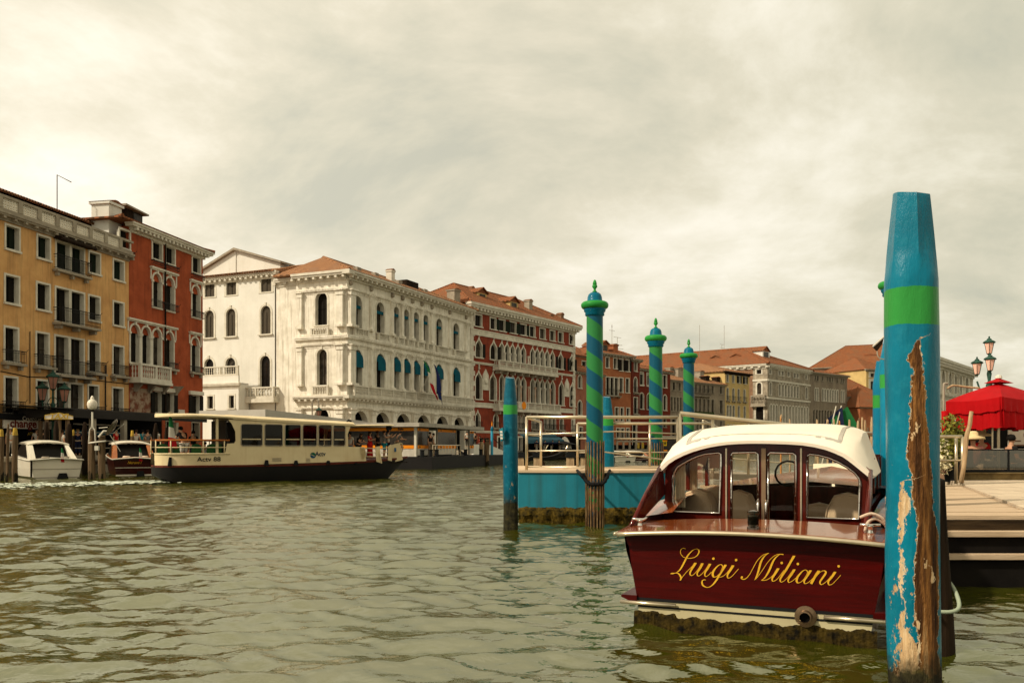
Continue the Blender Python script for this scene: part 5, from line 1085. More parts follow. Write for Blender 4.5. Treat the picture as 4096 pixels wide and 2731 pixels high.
# the big worn pile
YB = 5.5; X0 = 3650; XB = (X0 - CX) / FP * YB
def st_(c, rows): r_ = []; 
def _sx(px):
    Y_ = YB - .15
    for _ in range(6): x_ = (px - CX) / FP * Y_ - XB; Y_ = YB - math.sqrt(max(0, .158 ** 2 - x_ * x_))
    return x_
def strip(rows): return [(zz_(k(c, 0, y)[1], YB - .12), _sx(k(c, xl, 0)[0]), _sx(k(c, xr, 0)[0])) for c, y, xl, xr in rows]
s1_ = strip([(14, 1262, 374, 378), (14, 1330, 335, 395), (14, 1450, 280, 425), (14, 1540, 330, 410), (15, 60, 610, 720), (15, 150, 595, 715), (15, 300, 585, 735), (15, 450, 600, 725), (15, 600, 570, 742), (15, 700, 555, 760), (15, 900, 540, 775), (15, 1050, 580, 790), (15, 1200, 575, 800), (15, 1400, 610, 810), (16, 250, 300, 435), (16, 450, 315, 472), (16, 700, 285, 475), (16, 900, 290, 475), (16, 1100, 305, 475), (16, 1250, 315, 465), (16, 1400, 200, 480), (16, 1500, 130, 500), (16, 1560, 100, 520)])
s2_ = strip([(16, 40, 200, 202), (16, 100, 165, 212), (16, 200, 135, 250), (16, 300, 130, 235), (16, 400, 128, 215), (16, 520, 135, 182), (16, 600, 133, 195), (16, 750, 135, 220), (16, 900, 142, 195), (16, 1000, 155, 225), (16, 1150, 190, 240), (16, 1300, 205, 310), (16, 1400, 150, 320), (16, 1560, 140, 300)])
s2_ = [s2_[0]] + s2_[1:]
s2_.insert(0, (s2_[0][0] + .05, .05, .045)); s1_.insert(0, (s1_[0][0] + .03, .06, .055)); s1_.insert(0, (3.25, .3, -.3)); s2_.insert(0, (3.25, .3, -.3)); s2_.insert(1, (s2_[1][0] + .03, .2, -.2))
p = P(X0, HY, YB); t = thing('big_mooring_pile', 'big worn blue pile with a green band and bare torn wood, closest at right', 'mooring pile', (p.x, p.y, 0), 0)
cv = lambda z: (-.008 if z > 2 else -.008 + .0 * z) + (.045 * max(0, (1.0 - z)) ** 1.3 * .8)
B = pile_mesh(.157, zz_(775, YB), .55, .70, (0, 0), 170, 60, 6, 11, amp=.012, curve=cv)
B.build('post', pile_mat('worn_pile_paint', (.0005, .165, .245), G_, zz_(k(14, 0, 1165)[1], YB), zz_(k(14, 0, 860)[1], YB), .42, (s1_, s2_)), t, smooth='auto')
B = MB()      # long drying crack and a strap wire
cr = [(15, 490, 0), (15, 505, 150), (15, 520, 350), (15, 535, 560)]; 
def onp(c, x, y): X_ = _sx(k(c, x, 0)[0]); Y_ = -math.sqrt(.161 ** 2 - X_ * X_); return Vector((X_, Y_, zz_(k(c, 0, y)[1], YB + Y_)))
pts = [onp(*q_) for q_ in cr]; B.tube(pts, .0022, 5); B.build('wire', mat('rusty_wire', (.22, .06, .04)), t)
B = MB(); pts = [onp(c, x, y) for c, x, y in ((15, 425, 560), (15, 440, 800), (15, 455, 1000), (15, 465, 1200), (15, 480, 1400), (16, 190, 380), (16, 215, 520), (16, 240, 640))]; B.tube(pts, [.001, .0015, .002, .002, .0025, .003, .002, .001], 5); B.build('crack', M_dark, t)
p = P(3748, HY, 6.9); t = thing('dark_mooring_pile', 'dark wooden pile standing in the water just behind the big worn blue pile', 'mooring pile', (p.x, p.y, 0)); pile_mesh(.115, 1.35, 0, 1, (-.045, 0), 40, 20, 9, 12).build('post', M_woodk, t, smooth=True)
B = MB(); c = P(k(16, 545, 0)[0], k(16, 0, 925)[1], 6.75) - Vector((p.x, p.y, 0)); B.tube(smooth_pts([(-.16, -.1, c.z + .1), (-.14, -.17, c.z - .07), (-.02, -.20, c.z - .10), (.09, -.16, c.z - .075), (.125, -.05, c.z + .02), (.1, .05, c.z + .11), (.0, .1, c.z + .15)]), .016, 8)
tag(B.build('mooring_rope', mat('pale_green_rope', (.35, .40, .28)), loc=(p.x, p.y, 0), smooth=True), 'pale green rope looped round the dark pile behind the big worn pile', 'rope')
# ================================================================ blue pontoon with railings
FT = Fr(*P(2074, HY, 18.4)[:2], 1, .0); zt_ = 1.08; LT = FT.u(2790); zbm = FT.uz(2074, 2034)[1]
pt = fthing('blue_pontoon', 'turquoise floating pontoon with steel railings and a mossy waterline', 'pontoon', FT)
pl_ = [(0, 0), (1.2, -.16), (2.1, -.16), (LT, .1), (LT, 4.2), (0, 4.2)]
B = MB(); B.plan(pl_, zbm, zt_ - .03); B.build('hull', M_teald, pt)
B = MB(); B.plan([(x - .02 if x == 0 else x, y - .03 if y < 1 else y) for x, y in pl_], zt_ - .03, zt_ + .02); B.build('deck', mat('warm_tan_deck', (.62, .46, .30), (.52, .38, .24), 1, .8), pt)  # deck surface in a mottled warm tan
rg = np.random.default_rng(3); B = MB(); n = 90; secs = []
path = []
for i in range(n + 1):
    x = LT * i / n; y = np.interp(x, [0, 1.2, 2.1, LT], [0, -.16, -.16, .1]); path.append((x, y))
for j, (z, o_) in enumerate(((zbm + .04, 0), (zbm - .02, -.06), (zbm - .12, -.08), (zbm - .22, -.05), (-.15, -.02))):
    secs.append([(x, y + o_ + rg.normal(0, .008) + .015 * math.sin(x * 17 + j), z + rg.normal(0, .006) + .02 * math.sin(x * 9 + j * 2) * (j > 0)) for x, y in path])
B.loft(secs, closed=False, cap=False); B.build('mossy_waterline', mat('yellow_brown_moss', (.12, .075, .010), (.008, .008, .003), 9, .8, .8, 30), pt)
RLG = 'steel railings of the blue pontoon'
def P_loc(c, x, y, Y): q_ = P(*k(c, x, y), Y); return (q_.x, q_.y, q_.z)
def railing(label, posts, rails, r=.03, rr=.013):
    t = thing('steel_railing', label, 'railing', posts[0][0], 0, RLG); o_ = Vector(posts[0][0])
    for a, b in posts: B = MB(); B.tube([Vector(a) - o_, Vector(b) - o_], r, 8); B.build('post', M_steel, t, smooth=True)
    for pts, r_ in rails: B = MB(); B.tube([Vector(q_) - o_ for q_ in pts], r_, 8); B.build('rail', M_steel, t, smooth=True)
    return t
Y1 = 18.55
a0 = P_loc(8, 377, 405, Y1); c0 = P(k(17, 1755, 0)[0], k(17, 0, 243)[1], Y1)
c0 = (c0.x, c0.y, a0[2]); a0b = (a0[0], Y1, zt_); z_top = a0[2]
zr1 = zz_(k(8, 0, 574)[1], Y1); zr2 = zz_(k(8, 0, 731)[1], Y1); zr3 = zz_(k(8, 0, 886)[1], Y1)
e0 = P(k(20, 2050, 0)[0], k(20, 0, 905)[1], 19.5)
railing('long front railing along the near edge of the blue pontoon', [(a0b, a0), ((c0[0], Y1, zt_), c0)],
    [([a0, c0], .034), ([(a0[0], Y1, zr1), ((a0[0] + c0[0]) / 2 + .3, Y1, zr1 + .07), (c0[0], Y1, zr1 + .02)], rr_ := .014), ([(a0[0], Y1, zr2), ((a0[0] + c0[0]) * .45, Y1, zr2 + .01), (c0[0], Y1, zr2 - .22)], .014), ([(a0[0], Y1, zr3), (c0[0], Y1, zr3 - .02)], .014)])
a1 = P(k(8, 515, 0)[0], HY, 21.0); d1 = a1.x
railing('short end railing across the left end of the blue pontoon', [((d1, 21.0, zt_), (d1, 21.0, z_top - .03))], [([(a0[0], Y1, z_top - .01), (d1, 21.0, z_top - .03)], .026), ([(a0[0], Y1, zr1), (d1, 21.0, zr1)], .013)])
b1_ = P(k(17, 42, 0)[0], k(17, 0, 400)[1], 21.6); b2_ = P(k(17, 2370, 0)[0], k(17, 0, 395)[1], 21.6); bm_ = P(k(17, 1280, 0)[0], 0, 21.6)
zq_ = b1_.z
railing('lower rear railing along the far edge of the blue pontoon', [((b1_.x, 21.6, zt_), (b1_.x, 21.6, zq_)), ((bm_.x, 21.6, zt_), (bm_.x, 21.6, zq_)), ((b2_.x, 21.6, zt_ - .1), (b2_.x, 21.6, zq_))],
    [([(b1_.x, 21.6, zq_), (b2_.x, 21.6, zq_)], .033), ([(b1_.x, 21.6, zz_(k(17, 0, 658)[1], 21.6)), (b2_.x, 21.6, zz_(k(17, 0, 655)[1], 21.6))], .015), ([(b1_.x, 21.6, zz_(k(17, 0, 895)[1], 21.6)), (b2_.x, 21.6, zz_(k(17, 0, 885)[1], 21.6))], .015), ([(b1_.x, 21.6, zz_(k(17, 0, 1125)[1], 21.6)), (b2_.x, 21.6, zz_(k(17, 0, 1125)[1], 21.6))], .012)])
g0 = P(k(17, 1800, 0)[0], k(17, 0, 228)[1], 18.3); g1_ = P(3560, 1744, 20.5)
gp = [Vector(g0).lerp(Vector(g1_), f) for f in (0, .14, .3, .62, .99)]
railing('sloping gangway railing running behind the white cabin roof', [((q_.x, q_.y, q_.z - 1.2), tuple(q_)) for q_ in gp], [([g0, g1_], .05), ([gp[0] - Vector((0, 0, .5)), gp[-1] - Vector((0, 0, .5))], .015), ([gp[0] - Vector((0, 0, .85)), gp[-1] - Vector((0, 0, .85))], .015)])
B = MB(); B.add([(g0.x + .3, 18.3, 1.05), (g1_.x, 20.5, .82), (g1_.x, 22.5, .82), (g0.x + .3, 20.6, 1.05)] + [(g0.x + .3, 18.3, .93), (g1_.x, 20.5, .7), (g1_.x, 22.5, .7), (g0.x + .3, 20.6, .93)], [(0, 1, 2, 3), (7, 6, 5, 4), (0, 4, 5, 1), (1, 5, 6, 2), (2, 6, 7, 3), (3, 7, 4, 0)])
tag(B.build('gangway', M_trimd), 'sloping gangway deck from the pontoon to the right bank', 'gangway')
h0 = P(2812, HY, 24); h1_ = P(2870, HY, 27)
railing('small far handrail just left of the white cabin roof', [((h0.x, 24, .9), (h0.x, 24, P(0, k(17, 0, 350)[1], 24).z)), ((h1_.x, 27, .9), (h1_.x, 27, 2.2))], [([(h0.x, 24, P(0, k(17, 0, 350)[1], 24).z), (h1_.x, 27, 2.2)], .033)])
# black rope collar round the nearest striped pole
pc = P(2379, HY, 17.5); B = MB(); zc_ = zz_(k(8, 0, 1035)[1], 17.4); pts = [(.25 * math.cos(a), .24 * math.sin(a), zc_ + .03 * math.sin(a) + (.14 * max(0, abs(math.cos(a)) - .6) / .4)) for a in [R(x) for x in range(0, 361, 15)]]
B.tube(pts, .038, 8)
for a in range(0, 360, 20): B.lathe([(.03, -.02), (.05, 0), (.03, .02)], 8, (.25 * math.cos(R(a)), .24 * math.sin(R(a)), zc_ + .03 * math.sin(R(a)) + (.14 * max(0, abs(math.cos(R(a))) - .6) / .4)), axis=(-math.sin(R(a)), math.cos(R(a)), 0))
B.tube([(.24, .02, zc_ + .1), (.38, .7, zc_ + .22)], .03, 6); B.tube([(-.24, .02, zc_ + .1), (-.3, .7, zc_ + .22)], .03, 6)
tag(B.build('rope_collar', mat('black_rope', (.012, .011, .011), None, 3, .7), loc=(pc.x, pc.y, 0), smooth=True), 'thick black rope collar holding the pontoon to the nearest striped pole', 'rope')
# ================================================================ the mahogany water taxi in the foreground
LB = Fr(2.0, 7.35, .906, -.42)
bt = fthing('mahogany_taxi_boat', 'varnished mahogany water taxi with a white cabin roof, moored stern first in the foreground', 'boat', LB)
def wood(name, c1, c2, rough=.18, coat=.8, g=(.6, 5, 9), sc=2.2):
    m = mat(name, c1, c2, sc, rough, .12, 14, coat=coat, grain=g); return m
M_mah = wood('red_mahogany', (.060, .0009, .0006), (.030, .0006, .0004), .3, .10)
M_deck = wood('orange_mahogany_deck', (.34, .085, .022), (.22, .045, .012), .10, .7, (.8, 6, 6))
M_fr = wood('mahogany_frame', (.10, .010, .005), (.05, .005, .003), .2, .3, (5, 5, .6))
M_roofw = mat('white_canvas_roof', (.80, .72, .58), (.74, .66, .52), 1.5, .5, .1, 30)
M_beige = mat('beige_leather', (.62, .50, .36), (.54, .42, .29), 4, .5, .2, 20)
M_curt = mat('cream_curtain', (.82, .74, .56), None, 4, .8)
def hbm(y): return 1.10 + .12 * min(1, y / 2.2) if y < 4 else 1.22 * max(0.02, 1 - ((y - 4) / 4.3) ** 2.1)
def shr(y): s = min(1, max(0, (y - .4) / 1.6)); return .83 + .18 * s * s * (3 - 2 * s) + .2 * max(0, (y - 3) / 5) ** 1.5
ys = [0, .15, .4, .8, 1.2, 1.7, 2.3, 3, 4, 5, 6, 7, 7.7, 8.2, 8.3]
prof = lambda y: [(0, -.45), (.55, -.40), (.80, -.22), (.885, .24), (.93, .5), (.975, .7), (1, 1)]
secs = []
for y in ys:
    h = hbm(y); z1 = shr(y); s = []
    for fx, fz in prof(y): s.append((h * fx, y, fz if fz < .6 else .6 + (z1 - .6) * (fz - .6) / .4 if fz > .6 else fz))
    secs.append([(-a, b, c) for a, b, c in s[::-1]] + s[1:])
B = MB(); B.loft(secs, closed=False, cap=False); B.build('hull', M_mah, bt, smooth=True)
ts = secs[0]; zw = .24
top = [(x, z) for x, _, z in ts]
def arcz(x, e, c, h=1.1): return e + (c - e) * (1 - (x / h) ** 2)
n = 24; tx = [-1.1 + 2.2 * i / n for i in range(n + 1)]
hw = lambda z: np.interp(z, [-.45, -.4, -.22, .24, .5, .7, .83], [0.01, .605, .88, .9735, 1.023, 1.05, 1.10])
B = MB(); zs_ = [zw + (.84 - zw) * j / 8 for j in range(9)]
B.loft([[(hw(z) * (-1 + 2 * i / n), 0, z if j < 8 else arcz(hw(z) * (-1 + 2 * i / n), .82, .885)) for i in range(n + 1)] for j, z in enumerate(zs_)], closed=False, cap=False); B.build('transom', M_mah, bt)
M_boot = mat('cream_bottom_paint', (.50, .44, .26), (.40, .34, .19), 2, .6)
B = MB(); B.loft([[(hw(z) * (-1 + 2 * i / n) * 1.005, -.004, z) for i in range(n + 1)] for z in (-.3, -.1, .0, .1, zw)], closed=False, cap=False); B.build('transom_bottom', M_boot, bt)
B = MB()
for z0_, z1_ in ((zw - .005, zw + .022), (zw - .062, zw - .045)): B.loft([[(hw(z0_) * (-1 + 2 * i / n) * 1.006, -.009, z) for i in range(n + 1)] for z in (z0_, z1_)], closed=False, cap=False)
B.build('waterline_stripe', M_letter, bt)
rg = np.random.default_rng(8); secs = []; m_ = 130
base = [.105 + i * .0002 + .008 * math.sin(i * .21) + .008 * math.sin(i * .57 + 1) + (.03 if i < 25 else 0) for i in range(m_ + 1)]
for j, (o_, f) in enumerate(((-.006, 1), (-.014, .9), (-.020, .4), (-.022, -.3), (-.01, -1.2))):
    secs.append([(1.0 * (-1 + 2 * i / m_) * (1.0 if j < 4 else .98), o_ + rg.normal(0, .003) * (j > 0), base[i] * f + rg.normal(0, .0025)) for i in range(m_ + 1)])
B = MB(); B.loft(secs, closed=False, cap=False)
secs = [[(-.985 + o_ * .4, y, b_ * f + rg.normal(0, .008)) for y, b_ in [(.02 + .12 * i, .085 + .02 * math.sin(i)) for i in range(30)]] for o_, f in ((.0, 1), (-.05, .8), (-.06, .2), (-.02, -1))]
B.loft(secs, closed=False, cap=False); B.build('mossy_waterline', mat('brown_weed', (.055, .035, .005), (.004, .003, .0015), 14, .75, .9, 40), bt)
# aft deck with its chrome edge
yd = [-.11, 0, .15, .35, .6, .85, 1.0]; secs = []
def dz(x, y): return arcz(x, .845 + .01 * max(0, y), .893 + .015 * max(0, y), hbm(max(0, y)))
secs = [[(hbm(max(0, y)) * (-1 + 2 * i / n) * (1.02 if y < 0 else 1.03), y, dz(hbm(max(0, y)) * (-1 + 2 * i / n), y)) for i in range(n + 1)] for y in yd]
B = MB(); B.loft(secs, closed=False, cap=False); B.loft([secs[0], [(x, y + .005, z - .035) for x, y, z in secs[0]]], closed=False, cap=False); B.loft([secs[-1], [(x, y, .3) for x, y, z in secs[-1]]], closed=False, cap=False); B.build('aft_deck', M_deck, bt, smooth='auto')
B = MB(); B.tube([(x, y - .012, z - .022) for x, y, z in secs[0]], .019, 8); B.build('chrome_edge', M_steel, bt, smooth=True)
for sx in (-1, 1):
    B = MB(); yy_ = [1.0, 1.4, 1.8, 2.5, 3.2, 4, 5, 6, 7, 8]
    B.loft([[(sx * (hbm(y) * 1.03), y, shr(y) + .015), (sx * (hbm(y) - .24) if y < 4.6 else 0, y, shr(y) + .06)] for y in yy_], closed=False, cap=False)
    B.loft([[(sx * (hbm(y) * 1.03), y, shr(y) + .015), (sx * (hbm(y) * 1.03), y, shr(y) - .04)] for y in [-.1] + yy_], closed=False, cap=False); B.build('side_deck', M_deck, bt, smooth='auto')
    B = MB(); B.tube([(sx * (hbm(max(0, y)) * 1.04), y, shr(max(0, y)) - .005) for y in [-.12, .2, .6, 1] + yy_[1:]], .018, 8); B.build('chrome_edge', M_steel, bt, smooth=True)
    B = MB(); B.add([(sx * .97, -.03, .2), (sx * 1.13, .02, .25), (sx * 1.05, 1.0, .33), (sx * .97, 1.0, .30), (sx * .97, -.03, .28), (sx * 1.13, .02, .27)], [(0, 1, 2, 3), (4, 3, 2, 5), (0, 4, 5, 1)]); B.build('spray_rail', M_mah, bt)
    xa, xb = ((-1.12, -.62) if sx < 0 else (.60, 1.06)); B = MB(); B.tube([(xa, -.03, zw - .025), (xb, -.03, zw - .025)], .017, 8); B.build('step_bar', M_steel, bt, smooth=True)
# cabin bulkhead with four windows
BY = 1.6
def bp_(pts, c=12, off=BY): return [LB.uz(*k(c, x, y), off) for x, y in pts]
arc = bp_([(452, 402), (500, 358), (560, 320), (630, 287), (700, 260), (775, 238), (850, 220), (925, 207), (1000, 198), (1100, 191), (1200, 188), (1300, 188), (1400, 190), (1525, 194), (1650, 202), (1750, 217), (1850, 240), (1925, 267), (2000, 300), (2050, 334), (2100, 372), (2195, 440)])
uL = arc[0][0]; uRt = arc[-1][0]
outer = [(uL - .02, .35)] + arc + [(uRt, .35)]
wl_ = bp_([(522, 782), (520, 500), (528, 450), (560, 396), (650, 345), (720, 312), (790, 290), (910, 278), (930, 290), (928, 400), (918, 795)])
d1_ = bp_([(1018, 840), (1018, 300), (1030, 278), (1225, 274), (1246, 290), (1248, 860)]); d1_[0] = (d1_[0][0], .52); d1_[-1] = (d1_[-1][0], .52)
d2_ = bp_([(1332, 850), (1332, 300), (1350, 276), (1545, 283), (1568, 300), (1562, 870)]); d2_[0] = (d2_[0][0], .52); d2_[-1] = (d2_[-1][0], .52)
wr_ = bp_([(1662, 832), (1668, 305), (1690, 291), (1760, 298), (1850, 322), (1930, 356), (2010, 402), (2075, 452), (2112, 500), (2118, 560), (2108, 848)])
plate([outer, wl_, d1_, d2_, wr_], .045, M_fr, bt, Matrix.Translation((0, BY, 0)), 'bulkhead')
for nm, pl in (('window', wl_), ('door_window', d1_), ('door_window', d2_), ('window', wr_)):
    B = MB(); B.tube([(x, BY - .008, z) for x, z in pl] + [(pl[0][0], BY - .008, pl[0][1]), (pl[1][0], BY - .008, pl[1][1])], .014, 6); w_ = B.build(nm + '_frame', M_chrome, bt, smooth=True)
    B = MB(); B.poly([(x, BY + .03, z) for x, z in pl]); B.build('pane', M_glass, w_)
    B = MB()
    for (x0_, z0_), (x1_, z1_) in zip(pl, pl[1:] + pl[:1]):
        L_ = math.hypot(x1_ - x0_, z1_ - z0_)
        for i in range(max(1, int(L_ / .09))): f = (i + .5) / max(1, int(L_ / .09)); B.lathe([(.006, 0), (.004, .006)], 6, (x0_ + (x1_ - x0_) * f, BY - .022, z0_ + (z1_ - z0_) * f), axis=(0, -1, 0))
    B.build('rivets', M_chrome, w_)
for x in (972, 1612): u_, z_ = LB.uz(*k(12, x, 240), BY - .01); B = MB(); B.box(u_ - .008, u_ + .008, BY - .012, BY - .001, .4, z_); B.build('door_seam', M_steel if x == 972 else M_steel, bt)
u_, z_ = LB.uz(*k(12, 1292, 240), BY - .02); B = MB(); B.box(u_ - .022, u_ + .022, BY - .025, BY - .001, .4, z_); B.build('door_strip', mat('worn_brass', (.30, .20, .12), None, 3, .35, metal=.8), bt)
for x in (1245, 1315):
    u_, z_ = LB.uz(*k(12, x, 790), BY - .03); B = MB(); B.tube(smooth_pts([(u_, BY - .02, z_ - .12), (u_, BY - .05, z_ - .08), (u_, BY - .055, z_), (u_, BY - .05, z_ + .08), (u_, BY - .02, z_ + .12)]), .016, 8); B.build('door_handle', M_chrome, bt, smooth=True)
B = MB(); B.tube([(x, BY - .035, z + .004) for x, z in arc], .022, 6); B.build('roof_moulding', M_deck, bt, smooth=True)
# roof shell
rear = [(x * 1.0, z) for x, z in arc]; rear[0] = (rear[0][0] - .05, rear[0][1] - .05); rear[-1] = (rear[-1][0] + .05, rear[-1][1] - .05)
cxr = (rear[0][0] + rear[-1][0]) / 2; secs = []
for y, up, wd, th in ((1.42, .0, 1.0, 0), (1.44, .035, 1.005, 0), (1.7, .09, 1.01, 0), (2.2, .15, 1.015, 0), (2.8, .20, 1.01, 0), (3.5, .225, .99, 0), (4.2, .215, .95, 0), (4.7, .16, .9, 0)):
    s = []
    for x, z in rear:
        a_ = (x - cxr) / (rear[-1][0] - cxr); b_ = min(1, max(0, (y - 1.42) / .5)); b_ = b_ * b_ * (3 - 2 * b_); q_ = abs(a_)
        zb_ = max(z, 1.36 + .33 * (1 - q_ ** 14) ** .5) if q_ < 1 else z
        s.append((cxr + (x - cxr) * wd, y, (z + (zb_ - z) * b_) + .75 * up * max(0, 1 - q_ ** 4) + .015))
    secs.append(s)
B = MB(); B.loft(secs, closed=False, cap=False); B.loft([[(cxr + (x - cxr) * .975, y + .005, z - .03) for x, y, z in q_] for q_ in secs][::-1], closed=False, cap=False); B.loft([secs[0], [(cxr + (x - cxr) * .975, y + .005, z - .03) for x, y, z in secs[0]]], closed=False, cap=False)
rf = B.build('roof', M_roofw, bt, smooth='auto')
M_seam = mat('grey_roof_trim', (.52, .47, .39), None, 3, .6)
def onr(x, y):      # a point on the roof skin
    j = 0
    while j < len(secs) - 2 and secs[j + 1][0][1] < y: j += 1
    f = (y - secs[j][0][1]) / (secs[j + 1][0][1] - secs[j][0][1]); row = [Vector(a).lerp(Vector(b), f) for a, b in zip(secs[j], secs[j + 1])]
    for p_, q_ in zip(row[:-1], row[1:]):
        if p_.x <= x <= q_.x: return p_.lerp(q_, (x - p_.x) / (q_.x - p_.x)) + Vector((0, 0, .004))
    return row[0]
B = MB(); xl_, xr_ = rear[0][0] + .28, rear[-1][0] - .3
B.tube([onr(xl_ + (xr_ - xl_) * i / 16, 1.60) for i in range(17)], .004, 4); B.tube([onr(xl_, 1.60 + .1 * i) for i in range(20)], .004, 4); B.tube([onr(xr_, 1.60 + .1 * i) for i in range(20)], .004, 4)
for x0_, s_ in ((xl_, 1), (xr_, -1)):
    for a_, b_ in ((.0, .07), (.07, .15), (.19, .24)): B.loft([[onr(x0_ + s_ * (a_ + (b_ - a_) * f), y) for f in (0, 1)] for y in (1.555, 1.60)], closed=False, cap=False)
    B.loft([[onr(x0_, y), onr(x0_ + s_ * .035, y)] for y in [1.6 + .1 * i for i in range(16)]], closed=False, cap=False)
B.build('roof_trim', M_seam, rf)
# cabin sides, wings, posts
for sx, ux in ((-1, uL), (1, uRt)):
    x = ux; zt_r = arc[0][1] if sx < 0 else arc[-1][1]
    B = MB(); B.add([(x, .42, shr(.4) + .01), (x + sx * .03, .42, shr(.4) + .01), (x + sx * .03, 1.5, zt_r + .0), (x, 1.5, zt_r), (x, .62, shr(.6) + .02), (x + sx * .03, .62, shr(.6) + .02), (x + sx * .03, 1.62, zt_r - .28), (x, 1.62, zt_r - .28)], [(0, 1, 2, 3), (7, 6, 5, 4), (3, 2, 6, 7), (1, 0, 4, 5), (0, 3, 7, 4), (2, 1, 5, 6)]); B.build('cabin_wing', M_fr, bt)
    B = MB(); B.tube([(x + sx * .02, .40, shr(.4) + .0), (x + sx * .025, .95, (shr(.4) + zt_r) / 2 + .02), (x + sx * .02, 1.48, zt_r + .01)], .022, 6); B.build('wing_edge', M_fr, bt, smooth=True)
    B = MB(); B.box(x - .02, x + .02, 1.6, 4.6, .3, 1.02); B.build('cabin_side', M_fr, bt)
    for y in (2.6, 3.6, 4.55): B = MB(); B.box(x * .99 - .02, x * .99 + .02, y - .04, y + .04, 1.1, zt_r + .12); B.build('cabin_post', M_fr, bt)
    B = MB(); B.poly([(x, 1.62, 1.02), (x, 4.5, 1.02), (x, 4.5, zt_r + .1), (x, 1.62, zt_r)]); B.build('side_pane', M_glass, bt)
B = MB(); B.box(uL, uRt, 1.6, 4.6, .28, .32); B.build('cabin_floor', M_woodk, bt)
B = MB(); B.box(uL, uRt, 4.5, 4.56, .3, 1.08); B.box(uL, uL + .1, 4.5, 4.56, 1.08, 1.5); B.box(uRt - .1, uRt, 4.5, 4.56, 1.08, 1.5); B.box(-.1, .0, 4.5, 4.56, 1.08, 1.75); B.build('front_bulkhead', M_fr, bt)
B = MB(); B.box(uL, uRt, 1.02, 1.6, .26, .30); B.build('cockpit_floor', M_deck, bt)
def seat(x, y, w, z, rz=0):
    B = MB(); prof_ = [(-w / 2, 0), (-w / 2, z * .55), (-w * .44, z * .8), (-w * .3, z * .95), (0, z), (w * .3, z * .95), (w * .44, z * .8), (w / 2, z * .55), (w / 2, 0)]
    secs_ = [[(px_ * s_, yy, .35 + pz * s2) for px_, pz in prof_] for yy, s_, s2 in ((-.09, .86, .93), (-.06, .97, .99), (0, 1, 1), (.06, .97, .99), (.09, .86, .93))]
    B.loft([[(a, b, c) for a, b, c in q_] for q_ in secs_]); B.box(-w / 2, w / 2, .05, .5, .33, .58); B.T = None
    o = B.build('seat', M_beige, bt, smooth='auto', loc=(x, y, 0), rz=rz)
    B = MB(); B.tube([(a * 1.005, -.075, .35 + (c) * .96) for a, c in prof_[1:-1]], .008, 6); B.build('piping', M_beige, o, smooth=True)
for c_, x, y_ in ((12, 740, 2.3), (12, 900, 2.9), (12, 1080, 2.2), (12, 1770, 2.9), (12, 2010, 2.15)): seat(LB.u(k(12, x, 0)[0], y_), y_, .44, .78 if x not in (1770,) else .62, rz=.0 if x not in (740, 1080) else -.3)
for x0_, x1_, zb_, y_ in ((535, 620, 745, 1.75), (615, 725, 600, 2.6)):     # gathered curtains
    ua = LB.u(k(12, x0_, 0)[0], y_); ubb = LB.u(k(12, x1_, 0)[0], y_); zb_ = LB.uz(*k(12, 600, zb_), y_)[1]; B = MB(); ztop = 1.46
    B.loft([[(ua + (ubb - ua) * i / 24, y_ + .02 * math.sin(i * 1.6), z) for i in range(25)] for z in (zb_, zb_ + .2, ztop)], closed=False, cap=False); B.build('curtain', M_curt, bt, smooth=True)
B = MB(); uw = LB.u(k(12, 1500, 0)[0], 4.3); B.tube([(uw + .16 * math.cos(R(a)), 4.3 + .05 * math.sin(R(a)), 1.25 + .16 * math.sin(R(a))) for a in range(0, 361, 24)], .014, 6); B.build('steering_wheel', M_woodk, bt, smooth=True)
# fittings on the aft deck
u_, z_ = LB.uz(*k(12, 1195, 915), .05); zb_ = dz(u_, .1)
B = MB(); B.lathe([(.052, 0), (.052, .02), (.045, .025), (.045, .13), (.05, .135), (.05, .155), (.02, .165), (0, .165)], 20, (u_, .1, zb_)); lp = B.build('stern_lamp', mat('dark_chrome', (.20, .17, .14), None, 3, .12, metal=1), bt, smooth='auto')
B = MB(); B.lathe([(.047, .04), (.047, .11)], 20, (u_, .1, zb_)); B.build('lens', M_glassd, lp)
u_, z_ = LB.uz(*k(12, 235, 860), .35); B = MB(); zb_ = dz(u_, .35); B.lathe([(.035, 0), (.022, .02), (.018, .05), (.03, .06)], 12, (u_, .35, zb_)); B.tube([(u_ - .07, .33, zb_ + .075), (u_ - .03, .35, zb_ + .065), (u_ + .03, .36, zb_ + .065), (u_ + .06, .38, zb_ + .085)], [.008, .014, .014, .008], 8); B.build('cleat', M_chrome, bt, smooth=True)
B = MB(); zb_ = dz(.95, .35); B.lathe([(.035, 0), (.022, .02), (.018, .06), (.035, .07)], 12, (.93, .4, zb_)); B.tube([(.85, .38, zb_ + .08), (.93, .4, zb_ + .075), (1.01, .42, zb_ + .08)], .013, 8); B.build('cleat', M_chrome, bt, smooth=True)
u_, z_ = LB.uz(*k(13, 1580, 848), -.02); B = MB(); B.lathe([(.088, 0), (.088, .012), (.055, .018), (.05, .05), (.052, .075), (.042, .077), (.040, .0)], 24, (u_, -.01, z_), axis=(0, -1, 0)); ex = B.build('exhaust', mat('aged_brass', (.22, .15, .09), (.10, .06, .035), 9, .3, metal=.9), bt, smooth='auto')
B = MB(); B.lathe([(.043, .03), (.0, .031)], 20, (u_, -.01, z_), axis=(0, -1, 0)); B.build('exhaust_hole', M_dark, ex)
